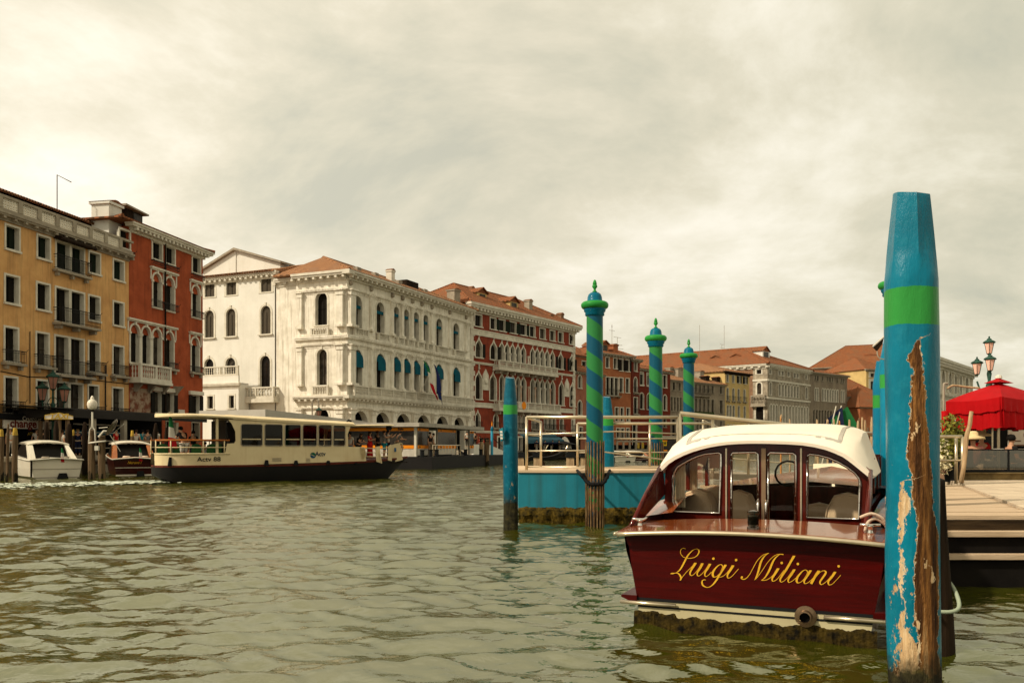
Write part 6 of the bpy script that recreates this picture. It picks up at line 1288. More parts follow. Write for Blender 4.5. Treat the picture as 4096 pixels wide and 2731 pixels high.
# hand lettering on the transom
LET = [(21, [[(605, 178, 12), (540, 155, 10), (480, 185, 10), (452, 250, 12), (470, 330, 10), (530, 405, 10), (610, 440, 10), (720, 452, 12), (850, 430, 16), (950, 365, 24), (1000, 260, 36), (975, 195, 26), (915, 178, 12), (820, 215, 20), (720, 310, 30), (640, 420, 42), (570, 560, 48), (490, 710, 42), (420, 810, 30), (330, 880, 10)],
  [(162, 905, 14), (200, 898, 36), (260, 893, 26), (320, 883, 12), (390, 900, 26), (440, 950, 44), (472, 1020, 44), (462, 1070, 40), (435, 1105, 10)],
  [(435, 1105, 12), (490, 1030, 14), (600, 890, 12), (700, 785, 14), (800, 690, 20), (870, 620, 30)], [(900, 586, 70), (830, 700, 62), (760, 820, 48), (735, 890, 44), (745, 935, 34), (785, 958, 18), (840, 930, 16), (900, 870, 16), (970, 780, 18), (1050, 660, 20)],
  [(1102, 600, 70), (1030, 740, 62), (965, 850, 44), (945, 910, 38), (960, 955, 30), (995, 972, 18), (1060, 930, 16), (1130, 860, 14), (1200, 770, 16), (1280, 650, 18)], [(1325, 615, 70), (1255, 740, 62), (1185, 860, 46), (1168, 930, 38), (1180, 975, 28), (1215, 986, 18), (1280, 945, 16), (1370, 850, 16)],
  [(1698, 720, 24), (1680, 660, 24), (1635, 634, 16), (1560, 670, 26), (1480, 750, 42), (1415, 850, 58), (1402, 930, 58), (1420, 985, 44), (1460, 1003, 22), (1530, 975, 16), (1600, 900, 14), (1660, 800, 26), (1698, 720, 30)],
  [(1782, 642, 70), (1700, 780, 58), (1600, 940, 52), (1500, 1110, 48), (1390, 1240, 32), (1290, 1300, 18), (1200, 1298, 22), (1120, 1250, 38), (1088, 1180, 48), (1100, 1110, 32), (1150, 1084, 20), (1200, 1088, 10)],
  [(1600, 1013, 12), (1700, 980, 16), (1800, 900, 14), (1900, 780, 16), (1950, 700, 18)], [(2003, 661, 74), (1925, 790, 64), (1850, 910, 48), (1835, 970, 42), (1845, 1020, 30), (1880, 1033, 18), (1960, 985, 14), (2060, 880, 12), (2162, 760, 12)]], [(1423, 462, 38), (2091, 502, 38)]),
 (22, [[(250, 1222, 20), (262, 1262, 40), (300, 1300, 34), (360, 1308, 34), (430, 1295, 32), (520, 1220, 28), (620, 1090, 24), (720, 910, 24), (830, 700, 26), (950, 510, 28), (1080, 370, 24), (1200, 285, 20), (1300, 250, 18), (1415, 222, 10)],
  [(1410, 225, 10), (1280, 300, 34), (1170, 430, 60), (1080, 600, 76), (1010, 850, 76), (950, 1060, 66), (880, 1230, 46), (815, 1348, 14)], [(815, 1345, 18), (920, 1240, 18), (1060, 1060, 18), (1200, 850, 18), (1340, 640, 18), (1500, 450, 18), (1650, 330, 18), (1780, 275, 18), (1900, 262, 28), (2025, 275, 38)],
  [(1870, 270, 18), (1740, 370, 42), (1630, 500, 62), (1540, 680, 76), (1450, 900, 78), (1350, 1090, 68), (1240, 1250, 42), (1120, 1340, 12)]], [(290, 1222, 46)]),
 (23, [[(-110, 948, 14), (-60, 955, 14), (30, 943, 14), (110, 905, 12), (200, 840, 14), (300, 720, 16)], [(392, 600, 70), (300, 750, 64), (225, 870, 48), (210, 930, 42), (225, 970, 28), (260, 976, 18), (340, 930, 14), (430, 830, 14), (560, 650, 16)],
  [(858, 230, 70), (760, 400, 62), (640, 610, 62), (520, 790, 60), (455, 900, 48), (447, 960, 42), (465, 995, 26), (505, 998, 16), (580, 950, 14), (680, 850, 14), (780, 710, 16)], [(865, 630, 70), (780, 770, 64), (695, 900, 48), (680, 960, 42), (692, 1005, 28), (730, 1010, 16), (820, 960, 14), (910, 880, 14)],
  [(1255, 725, 24), (1235, 670, 24), (1185, 646, 16), (1110, 680, 26), (1020, 770, 42), (950, 870, 58), (930, 950, 60), (945, 1010, 46), (990, 1028, 20), (1070, 990, 14), (1140, 920, 14), (1210, 820, 26), (1255, 725, 30)], [(1342, 660, 70), (1260, 790, 64), (1170, 930, 48), (1150, 990, 42), (1160, 1035, 28), (1200, 1048, 16), (1280, 1010, 14), (1400, 900, 14), (1500, 770, 16)],
  [(1588, 670, 70), (1500, 790, 64), (1430, 920, 68), (1355, 1052, 74)], [(1440, 940, 12), (1540, 800, 14), (1640, 700, 14), (1730, 668, 18), (1785, 700, 46), (1775, 760, 54), (1700, 870, 52), (1630, 970, 46), (1615, 1020, 42), (1630, 1060, 30), (1675, 1073, 16), (1760, 1020, 14), (1850, 940, 14), (1950, 820, 16)],
  [(2062, 703, 70), (1980, 830, 64), (1875, 960, 52), (1858, 1020, 44), (1870, 1065, 30), (1905, 1088, 18), (1990, 1050, 14), (2100, 940, 12), (2228, 798, 10)]], [(492, 440, 38), (967, 470, 38), (2166, 538, 38)])]
B = MB(); off = -.006
for c_, strokes, dots in LET:
    for s_ in strokes:
        q_ = smooth_pts(s_, 7); L_ = []; R_ = []
        for i, (x, y, w_) in enumerate(q_):
            a = q_[max(0, i - 1)]; b_ = q_[min(len(q_) - 1, i + 1)]; dx, dy = b_[0] - a[0], b_[1] - a[1]; l = math.hypot(dx, dy) or 1; w_ = max(w_, 16 if c_ != 22 else 22) * 1.06
            ux_, uy_ = -dy / l, dx / l
            if i == 0 and w_ > 60: ux_, uy_ = -1, 0; w_ *= .95
            L_.append((x + ux_ * w_ / 2, y + uy_ * w_ / 2)); R_.append((x - ux_ * w_ / 2, y - uy_ * w_ / 2))
        v = []
        for p_ in L_ + R_: u__, z__ = LB.uz(*k(c_, *p_), off); v.append((u__, off - .0004 * (len(B.v) % 5), z__))
        m_ = len(L_); B.add(v, [(i, i + 1, m_ + i + 1, m_ + i) for i in range(m_ - 1)])
    for x, y, r_ in dots:
        v = []
        for i in range(14): u__, z__ = LB.uz(*k(c_, x + r_ * math.cos(i * .4488), y + r_ * math.sin(i * .4488)), off); v.append((u__, off - .002, z__))
        B.poly(v)
B.build('name_lettering', mat('gold_leaf', (.78, .43, .035), (.62, .32, .02), 6, .4, metal=.2), bt)
# ropes at the right quarter
M_rope = mat('white_rope', (.62, .48, .36), (.45, .32, .22), 9, .8, .5, 60)
for pts in ([(2115, 832), (2200, 802), (2260, 815), (2310, 850), (2335, 900)], [(2160, 950), (2175, 890), (2210, 855), (2260, 850), (2320, 890), (2340, 920)], [(2160, 950), (2200, 985), (2240, 995)]):
    v = [LB.w(LB.u(k(12, x, 0)[0], .45), .45 + .02 * i, LB.uz(*k(12, x, y), .45)[1]) for i, (x, y) in enumerate(pts)]; o_ = v[0].copy(); B = MB(); B.tube(smooth_pts([tuple(q_ - o_) for q_ in v], 5), .014, 8)
    tag(B.build('mooring_rope', M_rope, loc=tuple(o_), smooth=True), ['upper arch of thick white rope from the taxi cabin to the piles', 'lower arch of thick white rope over the taxi side deck', 'loose white rope end lying on the taxi aft deck'][len([o for o in bpy.data.objects if o.name.startswith('mooring_rope')]) - 2], 'rope', 'white mooring ropes of the mahogany taxi')
rp = LB.w(1.12, 1.3, 1.05); B = MB()
for i in range(5): B.tube([(.09 * math.cos(a) + rg.normal(0, .004), .07 * math.sin(a), .02 * i + .01 * math.sin(2 * a + i)) for a in [R(x) for x in range(0, 361, 20)]], .014, 6)
tag(B.build('rope_coil', M_rope, loc=tuple(rp), smooth=True), 'knotted coil of white rope on the right side deck of the mahogany taxi', 'rope')
# ================================================================ water bus
FV = Fr(-12.36, 38.9, .85, .53)
vb = fthing('water_bus', 'cream and black passenger water bus with big windows crossing in front of the palaces', 'boat', FV)
def vz(c, x, y, off=0.0): return FV.uz(*k(c, x, y), off)
ust = FV.u(k(6, 52, 0)[0]) ; BW = 2.9
uca = vz(6, 970, 600)[0]; ucf = vz(7, 445, 300)[0]; ub0 = vz(7, 630, 640)[0]; ubow = FV.u(k(7, 1118, 0)[0], BW / 2)
zdk = vz(6, 500, 743)[1]; zbl = vz(6, 900, 906)[1]; zbl2 = vz(7, 300, 783)[1]; zbowt = vz(7, 1100, 665, BW / 2)[1]
def plan_half(u, w=1.0):       # distance of the near side from the centre line
    h = BW / 2 * w
    if u < ust + 1.9: return h * math.sqrt(max(.0, 1 - ((ust + 1.9 - u) / 1.95) ** 2.6)) ** .8
    if u > ub0 - .3: return h * max(.0, 1 - ((u - ub0 + .3) / (ubow - ub0 + .3)) ** 1.9)
    return h
us = [ust + f for f in (0, .03, .1, .25, .5, .9, 1.4, 1.9)] + [uca + .2, 0, 1.5, 3, 4.5, ub0 - .3] + [ub0 - .3 + (ubow - ub0 + .3) * f for f in (.2, .4, .6, .75, .88, .96, 1)]
def sheer(u): return zbl + max(0, u - 1) / (ubow - 1) * 0 + (zbowt - zbl) * max(0, (u - 2) / (ubow - 2)) ** 1.8
def skinrow(zf, wf, us_=us, close=True, rk=0):
    U = lambda u: u - rk * max(0, (u - ub0 + .3) / (ubow - ub0 + .3)) ** 2
    a = [(U(u), BW / 2 - plan_half(u) * wf(u), zf(u)) for u in us_]; b = [(U(u), BW / 2 + plan_half(u) * wf(u), zf(u)) for u in us_[::-1]]; return a + b[1:-1] if close else a
keel = lambda u: -.4 + .75 * max(0, 1 - (u - ust) / 1.7) ** 1.2 + .35 * max(0, (u - ubow + 1.6) / 1.6)
B = MB(); B.loft([skinrow(lambda u: min(keel(u), sheer(u) - .12), lambda u: .72, rk=1.6), skinrow(lambda u: max(keel(u), -.02), lambda u: .86, rk=1.1), skinrow(lambda u: (max(keel(u), 0) + sheer(u)) / 2 + .05, lambda u: .97, rk=.5), skinrow(sheer, lambda u: 1.0)]); B.build('black_hull', M_black, vb, smooth='auto')
B = MB(); B.loft([skinrow(lambda u: sheer(u) - .06, lambda u: 1.012), skinrow(lambda u: sheer(u) + .01, lambda u: 1.03), skinrow(lambda u: sheer(u) + .03, lambda u: 1.0)]); B.build('rubbing_strake', mat('red_brown_strake', (.13, .03, .02), None, 3, .6), vb)
uA = [u for u in us if u <= uca + .2 + 1e-6]
B = MB()
a_ = skinrow(lambda u: zbl, lambda u: .995, uA, False); b_ = skinrow(lambda u: zdk, lambda u: 1.0, uA, False)
B.loft([a_, b_, [(x, y + .06, z) for x, y, z in b_], [(x, y + .06, z - .3) for x, y, z in b_]], closed=False, cap=False)
a2 = [(x, BW - y, z) for x, y, z in a_]; b2 = [(x, BW - y, z) for x, y, z in b_]; B.loft([b2, a2], closed=False, cap=False); B.build('stern_bulwark', M_cream, vb, smooth='auto')
B = MB(); B.tube([(x, y - .01, z) for x, y, z in b_], .035, 6); B.tube([(x, y + .01, z) for x, y, z in b2], .035, 6); B.build('bulwark_rim', M_cream, vb, smooth=True)
B = MB(); pdk = [(u, BW / 2 - plan_half(u) * .97) for u in us] + [(u, BW / 2 + plan_half(u) * .97) for u in us[::-1][1:-1]]; B.plan(pdk, zbl + .02, zbl + .06); B.build('deck', M_woodk, vb)
# stern rail
zr_ = vz(6, 500, 553)[1]; zrm = vz(6, 500, 653)[1]
for nm, z, r_, m_ in (('top_rail', zr_, .04, mat('varnished_rail', (.40, .13, .03), (.3, .09, .02), 4, .35)), ('mid_rail', zrm, .022, M_cream)):
    B = MB(); B.tube([(x, y + .03, z) for x, y, _ in b_[1:]], r_, 6); B.tube([(x, y - .03, z) for x, y, _ in b2[1:]], r_, 6); B.build(nm, m_, vb, smooth=True)
for x in (62, 236, 670, 962):
    u_ = FV.u(k(6, x, 0)[0]) if x > 100 else ust + .03; y_ = BW / 2 - plan_half(max(u_, ust + .04)) + .03
    for yy_ in (y_, BW - y_): B = MB(); B.tube([(u_, yy_, zdk), (u_, yy_, zr_)], .028, 6); B.build('rail_post', M_cream, vb, smooth=True)
# cabin side
zroof = vz(6, 1110, 268)[1]; zroof2 = vz(7, 430, 305)[1]
zr = lambda u: zroof + (zroof2 - zroof) * (u - uca) / (ucf - uca)
uw = [vz(6, a, 0) [0] for a in ()]
W_ = [((6, 1190), (6, 1485)), ((6, 1517), (6, 1765)), ((6, 1797), (6, 2018)), ((6, 2042), (6, 2238)), ((7, 70), (7, 226)), ((7, 245), (7, 383))]
wt = vz(6, 1190, 330)[1]; wb = vz(6, 1190, 632)[1]
def rrect(a, b, c, d, r=.06): return [(a + r, c), (a, c + r), (a, d - r), (a + r, d), (b - r, d), (b, d - r), (b, c + r), (b - r, c)]
wins_ = [rrect(FV.u(k(a[0], a[1], 0)[0]), FV.u(k(b[0], b[1], 0)[0]), wb, wt) for a, b in W_]
cut = [vz(6, x, y) for x, y in ((970, 745), (1000, 600), (1100, 595), (1118, 560), (1112, 430), (1060, 320), (1010, 262))]
fr_ = [vz(7, x, y) for x, y in ((447, 300), (415, 400), (422, 545), (620, 552), (632, 752))]
sideO = [(cut[0][0], zbl + .01)] + cut[:-1] + [(cut[-1][0], zr(cut[-1][0]))] + [(fr_[0][0], zr(fr_[0][0]))] + fr_[1:4] + [(fr_[4][0], sheer(fr_[4][0]) + .02)]
plate([sideO] + wins_, .06, M_cream, vb, Matrix.Identity(4), 'cabin_side'); plate([sideO] + wins_, .06, M_cream, vb, Matrix.Translation((0, BW - .06, 0)), 'cabin_side')
for w in wins_:
    B = MB(); B.tube([(x, -.012, z) for x, z in w] + [(w[0][0], -.012, w[0][1])], .022, 5); wf = B.build('window_frame', M_trimd, vb)
    B = MB(); B.poly([(x, .03, z) for x, z in w]); B.build('pane', M_glassd, wf)
    z_ = wb + (wt - wb) * .31; B = MB(); B.box(w[0][0], w[4][0], .0, .028, z_ - .02, z_ + .02); B.build('window_bar', M_cream, wf)
    B = MB(); B.box(w[0][0] + .2, w[4][0] - .25, 1.3, 1.4, zbl + .1, z_ + .12); B.build('bench_back', mat('green_seat', (.03, .09, .05)), vb)
B = MB(); B.box(uca + .3, ucf - .4, BW - .2, BW - .18, wb, zr(0) - .1); B.build('inner_wall', M_dark, vb)
B = MB(); B.box(uca + .05, uca + .1, .1, BW - .1, zbl, zr(uca) - .02); B.box(cut[3][0], cut[3][0] + .04, .08, BW - .1, zbl, zr(0) - .05); B.build('stern_bulkhead', M_pane, vb)
B = MB(); c_ = vz(6, 870, 300)[0]; B.box(c_ - .05, c_ + .05, .1, .2, zbl, zr(uca) + .05); B.build('canopy_post', M_cream, vb)
# roof: canopy over the stern, cabin roof, bow canopy
def slab(u0_, u1_, za, zb_, th, w=1.03, round0=0, round1=0, m=M_cream, nm='roof', dz=0):
    us_ = [u0_ + (u1_ - u0_) * i / 16 for i in range(17)]; h = BW / 2 * w
    def hw_(u):
        r = h
        if round0 and u < u0_ + round0: r *= math.sqrt(max(0, 1 - ((u0_ + round0 - u) / round0) ** 2.4)) * .9 + .1
        if round1 and u > u1_ - round1: r *= math.sqrt(max(0, 1 - ((u - u1_ + round1) / round1) ** 2.4)) * .9 + .1
        return r
    zf = lambda u: za + (zb_ - za) * (u - u0_) / (u1_ - u0_) + dz * math.sin(math.pi * (u - u0_) / (u1_ - u0_))
    rows = []
    for s_, f in ((-1, 0), (-1.0, .5), (-.9, .9), (-.6, 1.15), (0, 1.3), (.6, 1.15), (.9, .9), (1, .5), (1, 0)): rows.append([(u, BW / 2 + hw_(u) * s_, zf(u) + th * f) for u in us_])
    B = MB(); B.loft(rows, closed=False, cap=False); B.loft([rows[-1], rows[0]], closed=False, cap=False)
    for e in (0, -1): B.poly([r[e] for r in rows])
    return B.build(nm, m, vb, smooth='auto')
us0, zs0 = vz(6, 52, 222, .6); 
slab(us0 + .0, uca + 1.2, zs0 - .02, zroof + .0, .13, 1.05, round0=1.6, nm='stern_canopy', dz=.05)
slab(uca + .35, ucf + .2, zr(uca), zr(ucf), .20, 1.03, nm='cabin_roof')
uf1, zf1 = vz(7, 985, 303, .8); slab(ucf - .1, uf1, zr(ucf) + .0, zf1, .07, 1.0, round1=1.4, nm='bow_canopy')
for x, nm in ((215, 'roof_lamp'), (1080, 'roof_lamp')):
    u_, z_ = vz(6, x, 175 if x < 500 else 240, .5); B = MB(); B.box(u_ - .06, u_ + .06, .45, .55, z_ - .15, z_ + .03); B.build(nm, M_trimd, vb)
u_, z_ = vz(7, 400, 240, .4); B = MB(); B.tube([(u_, .4, z_ - .1), (u_ + .1, .4, z_ + .02), (u_ + .25, .4, z_ - .05)], .05, 6); B.build('roof_searchlight', M_letter, vb)
# hull side marks
def fender(x, c, w, ht, top):
    u_, zt0 = vz(c, x, top); z0_ = sheer(u_) - .02; B = MB(); B.prism([(u_ - w, z0_), (u_ + w, z0_), (u_ + w * .55, zt0), (u_ - w * .45, zt0)], -.1, -.0); B.build('rubber_fender', M_letter, vb)
fender(1538, 6, .11, 0, 828); fender(1945, 6, .11, 0, 833); fender(180, 7, .10, 0, 710); fender(505, 7, .05, 0, 752)
u_, zt0 = vz(6, 222, 788); y_ = BW / 2 - plan_half(u_); B = MB(); B.prism([(u_ - .09, zbl), (u_ + .07, zbl), (u_ + .06, zt0), (u_ - .03, zt0)], y_ - .09, y_ + .05); B.build('rubber_fender', M_letter, vb)
for x0_, x1_, y0_, y1_ in ((1620, 1747, 800, 845), (2092, 2146, 805, 852)):
    a = vz(6, x0_, y0_); b = vz(6, x1_, y1_); B = MB()
    for i in range(5): z_ = b[1] + (a[1] - b[1]) * i / 4; B.box(a[0], b[0], -.015, .0, z_ - .007, z_ + .007)
    B.build('vent_grille', M_trimd, vb)
u_, z_ = vz(6, 747, 817); textobj('fleet_number', 'Actv 88', .27, M_letter, vb, facing(u_, BW / 2 - plan_half(u_) - .012, z_), bold=.003, sx=1.18)
u_, z_ = vz(6, 2275, 742); textobj('company_name', 'Actv', .30, mat('navy_print', (.02, .04, .07)), vb, facing(vz(7, 92, 630)[0], -.012, vz(7, 92, 632)[1]), bold=.004, sx=.88)
u_, z_ = vz(6, 2185, 762); rL = (vz(6, 2222, 0)[0] - vz(6, 2147, 0)[0]) / 2; rz_ = rL * .92
for s_, m_ in ((1, mat('emblem_green', (.01, .11, .07))), (-1, mat('emblem_blue', (.02, .08, .16)))):
    top_ = [(u_ + rL * math.cos(a), z_ + s_ * rz_ * math.sin(a) * 1.0 + s_ * .015) for a in [math.pi * i / 14 for i in range(15)]]
    wv_ = [(u_ - rL + 2 * rL * i / 10, z_ + s_ * .012 + .035 * math.sin(i / 10 * 2 * math.pi + (0 if s_ > 0 else .4)) * .9 - .02 * s_ * 0) for i in range(1, 10)]
    B = MB(); B.poly([(x, -.014, z) for x, z in top_ + wv_]); B.build('round_emblem', m_, vb)
# bow bulwark, gates and rope
def vplate(pts, th=.05, y=0.0, nm='bow_panel', m=M_cream): B = MB(); B.prism([vz(7, a, b, y) for a, b in pts], y, y + th); return B.build(nm, m, vb)
vplate([(742, 548), (795, 540), (800, 735), (752, 722)], .05, .02); vplate([(795, 600), (820, 742), (806, 742), (783, 600)], .04, -.03)
vplate([(890, 545), (922, 520), (935, 716), (888, 706)], .05, .35); vplate([(916, 530), (1030, 500), (1062, 700), (980, 722), (920, 712)], .05, .75)
for y in (563, 615, 662): a = vz(7, 628, y, .1); b = vz(7, 745, y + 3, .1); c = vz(7, 895, y - 5, .35); B = MB(); B.tube([(a[0], .1, a[1]), (b[0], .1, b[1])], .018, 5); B.tube([(b[0] + .3, .12, b[1]), (c[0], .38, c[1])], .018, 5); B.build('gate_rail', M_cream, vb)
pts = [vz(7, x, y, 1.1) for x, y in ((1030, 505), (1062, 510), (1080, 580), (1075, 620), (1040, 650))]; B = MB(); B.tube([(a, 1.1 + .1 * i, b) for i, (a, b) in enumerate(pts)], .03, 6); B.tube([(a + .02, 1.3 + .1 * i, b - .12) for i, (a, b) in enumerate(pts)], .022, 6); B.build('bow_rail', M_cream, vb, smooth=True)
a = vz(7, 965, 560, .7); b = vz(7, 975, 605, .7); B = MB(); B.box(a[0], b[0] + .06, .72, .745, b[1], a[1]); B.build('info_plate', C_['blue'], vb)
B = MB()
for i in range(4): a = vz(7, 565 + 12 * i, 555, -.03); b = vz(7, 590 + 6 * i, 690 - 12 * i, -.03); c = vz(7, 612, 560 + 6 * i, -.03); B.tube(smooth_pts([(a[0], -.05, a[1]), (a[0] + .05, -.07, (a[1] + b[1]) / 2), (b[0], -.07, b[1]), (c[0], -.05, (b[1] + c[1]) / 2), (c[0] - .05, -.04, c[1])], 4), .022, 5)
B.build('rope_loops', mat('straw_rope', (.55, .42, .22)), vb, smooth=True)
a = vz(7, 905, 330, .6); B = MB(); B.box(a[0] - .12, a[0] + .12, .6, .75, a[1] - .1, a[1] + .12); B.build('bow_lamp', M_letter, vb)
u_, z_ = vz(6, 225, 540, .9); curtain_flag(vb, (u_, .7, zdk), (-.12, -.1, vz(6, 205, 225, .7)[1] - zdk), .95)
# people on the water bus
def vperson(c, xfoot, yhead, off, rz, pose, top, bottom, label, **kw):
    u_ = FV.u(k(c, xfoot, 0)[0], off); zf = kw.pop('zf', sheer(u_) + .06); zh = FV.uz(*k(c, xfoot, yhead), off)[1]; w_ = FV.w(u_, off, zf)
    return person(tuple(w_), rz, pose, top, bottom, label=label, group='passengers on the water bus', h=max(.8, min(1.15, (zh - zf) / 1.75)), **kw)
vperson(7, 675, 392, .8, R(75), 'phone', 'red', 'red', 'woman in a long red dress holding a phone on the water bus bow', dress=True, long_hair=True)
vperson(7, 845, 358, .8, R(80), 'photo', 'grey', 'teal', 'man in grey shirt and turquoise shorts taking a photo on the bow', legs='shorts')
vperson(7, 765, 372, 1.7, R(60), 'stand', 'black', 'black', 'dark dressed passenger between the red dress and the grey shirt', sk=SKIND)
vperson(7, 890, 402, 1.5, R(95), 'photo', 'white', 'navy', 'passenger behind the man in grey, both arms raised forward', hair='black')
vperson(7, 998, 425, 1.5, R(120), 'lean', 'grey', 'tan', 'passenger leaning forward over the bow bulwark with an arm out', hair='black')
vperson(7, 440, 395, .7, R(-20), 'stand', 'white', 'blue', 'passenger in a white shirt at the cabin front corner', hair='black')
vperson(7, 540, 405, .8, R(60), 'lean', 'black', 'black', 'woman in black leaning on the side next to the rope loops', hair='brown', long_hair=True)
vperson(6, 400, 330, .9, R(-120), 'lean', 'black', 'white', 'tall passenger in a black top and white shorts at the stern rail', legs='shorts', hair='black')
vperson(6, 690, 490, 1.3, R(190), 'sit', 'white', 'navy', 'seated passenger in white at the stern of the water bus', hair='black', zf=zbl)
vperson(6, 530, 420, 2.1, R(200), 'stand', 'black', 'black', 'passenger in black in the shade under the stern canopy', hair='black')
for i, x in enumerate((110, 290, 570, 790, 930)):
    u_ = FV.u(k(6, x, 0)[0], .9); B = MB(); z0_ = zbl + .06; q_ = [(-.2, .0), (.2, 0), (.22, .4), (.2, .85), (0, .92), (-.2, .85), (-.22, .4)]; B.prism([(u_ + a, z0_ + b) for a, b in q_], .85 + .1 * (i % 2), .93 + .1 * (i % 2)); B.build('chair_back', mat('green_seat2', (.015, .07, .03), (.05, .13, .03), 3), vb)
# ================================================================ landing stage with yellow signs, and the one behind the bus
FS = Fr(*P(1662, HY, 62)[:2], .26, .965)
ls = fthing('landing_stage', 'floating water bus stop with orange name signs and glass walls', 'landing stage', FS)
TS = FS.M().inverted() @ Fr(*P(1662, HY, 62)[:2], .965, -.26).M()
zd_ = .88; zro = FS.uz(*k(7, 1210, 300))[1]; uS = FS.u(k(7, 1900, 0)[0]); LS_ = -6.8
B = MB(); B.plan([(-1.0, -1.6), (uS + 4.2, -1.6), (uS + 4.2, 3.5), (-1, 3.5)], -.4, zd_ - .02); B.build('pontoon_hull', mat('dark_steel_hull', (.004, .003, .0025), (.008, .006, .005), 1, .7, spec=.2), ls)
zt0 = FS.uz(*k(7, 1210, 265))[1]
B = MB(); B.plan([(-.5, -.55), (uS + 1.2, -.55), (uS + 1.2, 6), (-.5, 6)], zt0 - .28, zt0); B.T = TS; B.plan([(LS_ - .8, -.55), (.5, -.545), (.5, 2), (LS_ - .8, 2)], zt0 - .285, zt0 - .004); B.build('roof', mat('pale_roof_edge', (.42, .38, .31), None, 2, .7), ls)
cols_ = [('w', 1222, 1357), ('d', 1357, 1452), ('w', 1462, 1677), ('d', 1683, 1835), ('w', 1840, 1890)]
zs1 = FS.uz(*k(7, 1222, 328))[1]; zs2 = FS.uz(*k(7, 1222, 360))[1]; zs3 = FS.uz(*k(7, 1222, 530))[1]; zs4 = FS.uz(*k(7, 1222, 568))[1]
M_dg = mat('dim_glass', (.012, .010, .008), (.045, .036, .027), 2, .25, spec=.2)
for ty, a, b in cols_:
    ua, ub_ = FS.u(k(7, a, 0)[0]), FS.u(k(7, b, 0)[0]); B = MB(); B.box(ua - .06, ua + .06, -.06, .06, zd_, zt0 - .28); B.build('post', M_trimd, ls)
    if ty == 'd': B = MB(); B.box(ua, ub_, 1.5, 1.6, zd_, zt0 - .3); B.build('doorway', M_dark, ls); continue
    B = MB(); B.box(ua + .06, ub_, -.03, .03, zs4, zs2); B.build('glass_panel', M_dg, ls)
    B = MB(); B.box(ua + .06, ub_, -.035, .03, zd_ + .1, zs4); B.build('white_panel', mat('white_panel', (.62, .56, .46)), ls)
    for p_, q_ in ((zs2, zs1), (zs4 + .0, zs3)):
        B = MB(); B.box(ua + .06, ub_, -.07, -.034, p_, q_); sg = B.build('sign', M_orangep, ls); h_ = (q_ - p_) * .75
        for xx in ((ua + .75, ub_ - .7) if ub_ - ua > 3 else (ua + .5 if ub_ - ua > 1 else (ua + ub_) / 2,)): textobj('sign_text', 'Rialto', h_, M_letter, sg, facing(xx, -.075, (p_ + q_) / 2), bold=.008, sx=.55 if ub_ - ua > 1 else .4)
B = MB(); B.T = TS; B.box(LS_, 0, -.03, .03, zs4, zs2); B.build('glass_panel', M_dg, ls); B = MB(); B.T = TS; B.box(LS_, 0, -.035, .03, zd_, zs4); B.build('white_panel', MATS['white_panel'], ls)
B = MB(); B.T = TS; B.box(-.08, .08, -.08, .08, zd_, zt0 - .28); B.build('post', M_trim, ls)
for p_, q_ in ((zs2, zs1 + .04), (zs4, zs3)):
    B = MB(); B.T = TS; B.box(LS_, -.1, -.07, -.034, p_, q_); sg = B.build('sign', M_orangep, ls); textobj('sign_text', 'Rialto', (q_ - p_) * .85, M_letter, sg, TS @ facing(-1.1, -.078, (p_ + q_) / 2), bold=.01, sx=.95)
ua, ub_ = FS.u(k(7, 1412, 0)[0], -1.3), FS.u(k(7, 1735, 0)[0], -1.3); zt_b = FS.uz(*k(7, 1412, 528), -1.3)[1]
B = MB(); B.tube([(ua, -1.3, zd_), (ua, -1.3, zt_b), (ub_, -1.3, zt_b), (ub_ + .1, -1.3, zd_)], .035, 5); B.tube([(ua, -1.3, zd_ + .25), (ub_, -1.3, zd_ + .25)], .02, 4)
n_ = 9
for i in range(1, n_): x = ua + (ub_ - ua) * i / n_; B.tube([(x, -1.3, zd_ + .25), (x, -1.3, zt_b)], .018, 4)
B.build('barrier', M_steel, ls)
for x, y0_ in ((1390, 560), (1460, 590), (1800, 580), (1980, 560), (1290, 640)):
    u_ = FS.u(k(7, x, 0)[0], -1.4); B = MB(); B.lathe([(.16, zd_), (.15, zd_ + .4), (.2, zd_ + .5)], 8, (u_, -1.4, 0)); B.build('bollard', M_letter, ls)
w_ = FS.w(FS.u(k(7, 1425, 0)[0], -.6), -.6, zd_); person(tuple(w_), R(100), 'stand', 'white', 'tan', label='person in a white top waiting at the doorway of the water bus stop', hair='black', h=.98, group='people at the water bus stop')
w_ = FS.w(FS.u(k(7, 1385, 0)[0], -.4), -.4, zd_); person(tuple(w_), R(60), 'stand', 'black', 'tan', label='person in a black top waiting left of the doorway of the water bus stop', hair='black', h=1.03, group='people at the water bus stop')
# pale flat pavilion roof behind the bus
_a = P(1061, HY, 50); _b = P(1469, HY, 74); FK = Fr(_a.x, _a.y, _b.x - _a.x, _b.y - _a.y); zk = P(1061, 1637, 50).z
kp = fthing('landing_stage', 'plain pale landing stage whose flat roof rises behind the cream water bus', 'landing stage', FK)
uk1 = FK.u(k(7, 645, 0)[0]); B = MB(); B.plan([(0, 0), (uk1, 0), (uk1, 3.5), (1.5, 4.6)], zk - .42, zk); B.build('roof', mat('pale_metal_roof', (.48, .44, .37), (.42, .38, .32), 1.5, .6), kp)
for x, y in ((.4, .5), (uk1 - .5, .5), (1.6, 3.6)): B = MB(); B.box(x - .08, x + .08, y, y + .16, .7, zk - .42); B.build('post', M_trimd, kp)
B = MB(); B.plan([(0, .2), (uk1, .2), (uk1, 3.5), (1.5, 4.5)], -.3, .75); B.build('pontoon_hull', M_letter, kp)
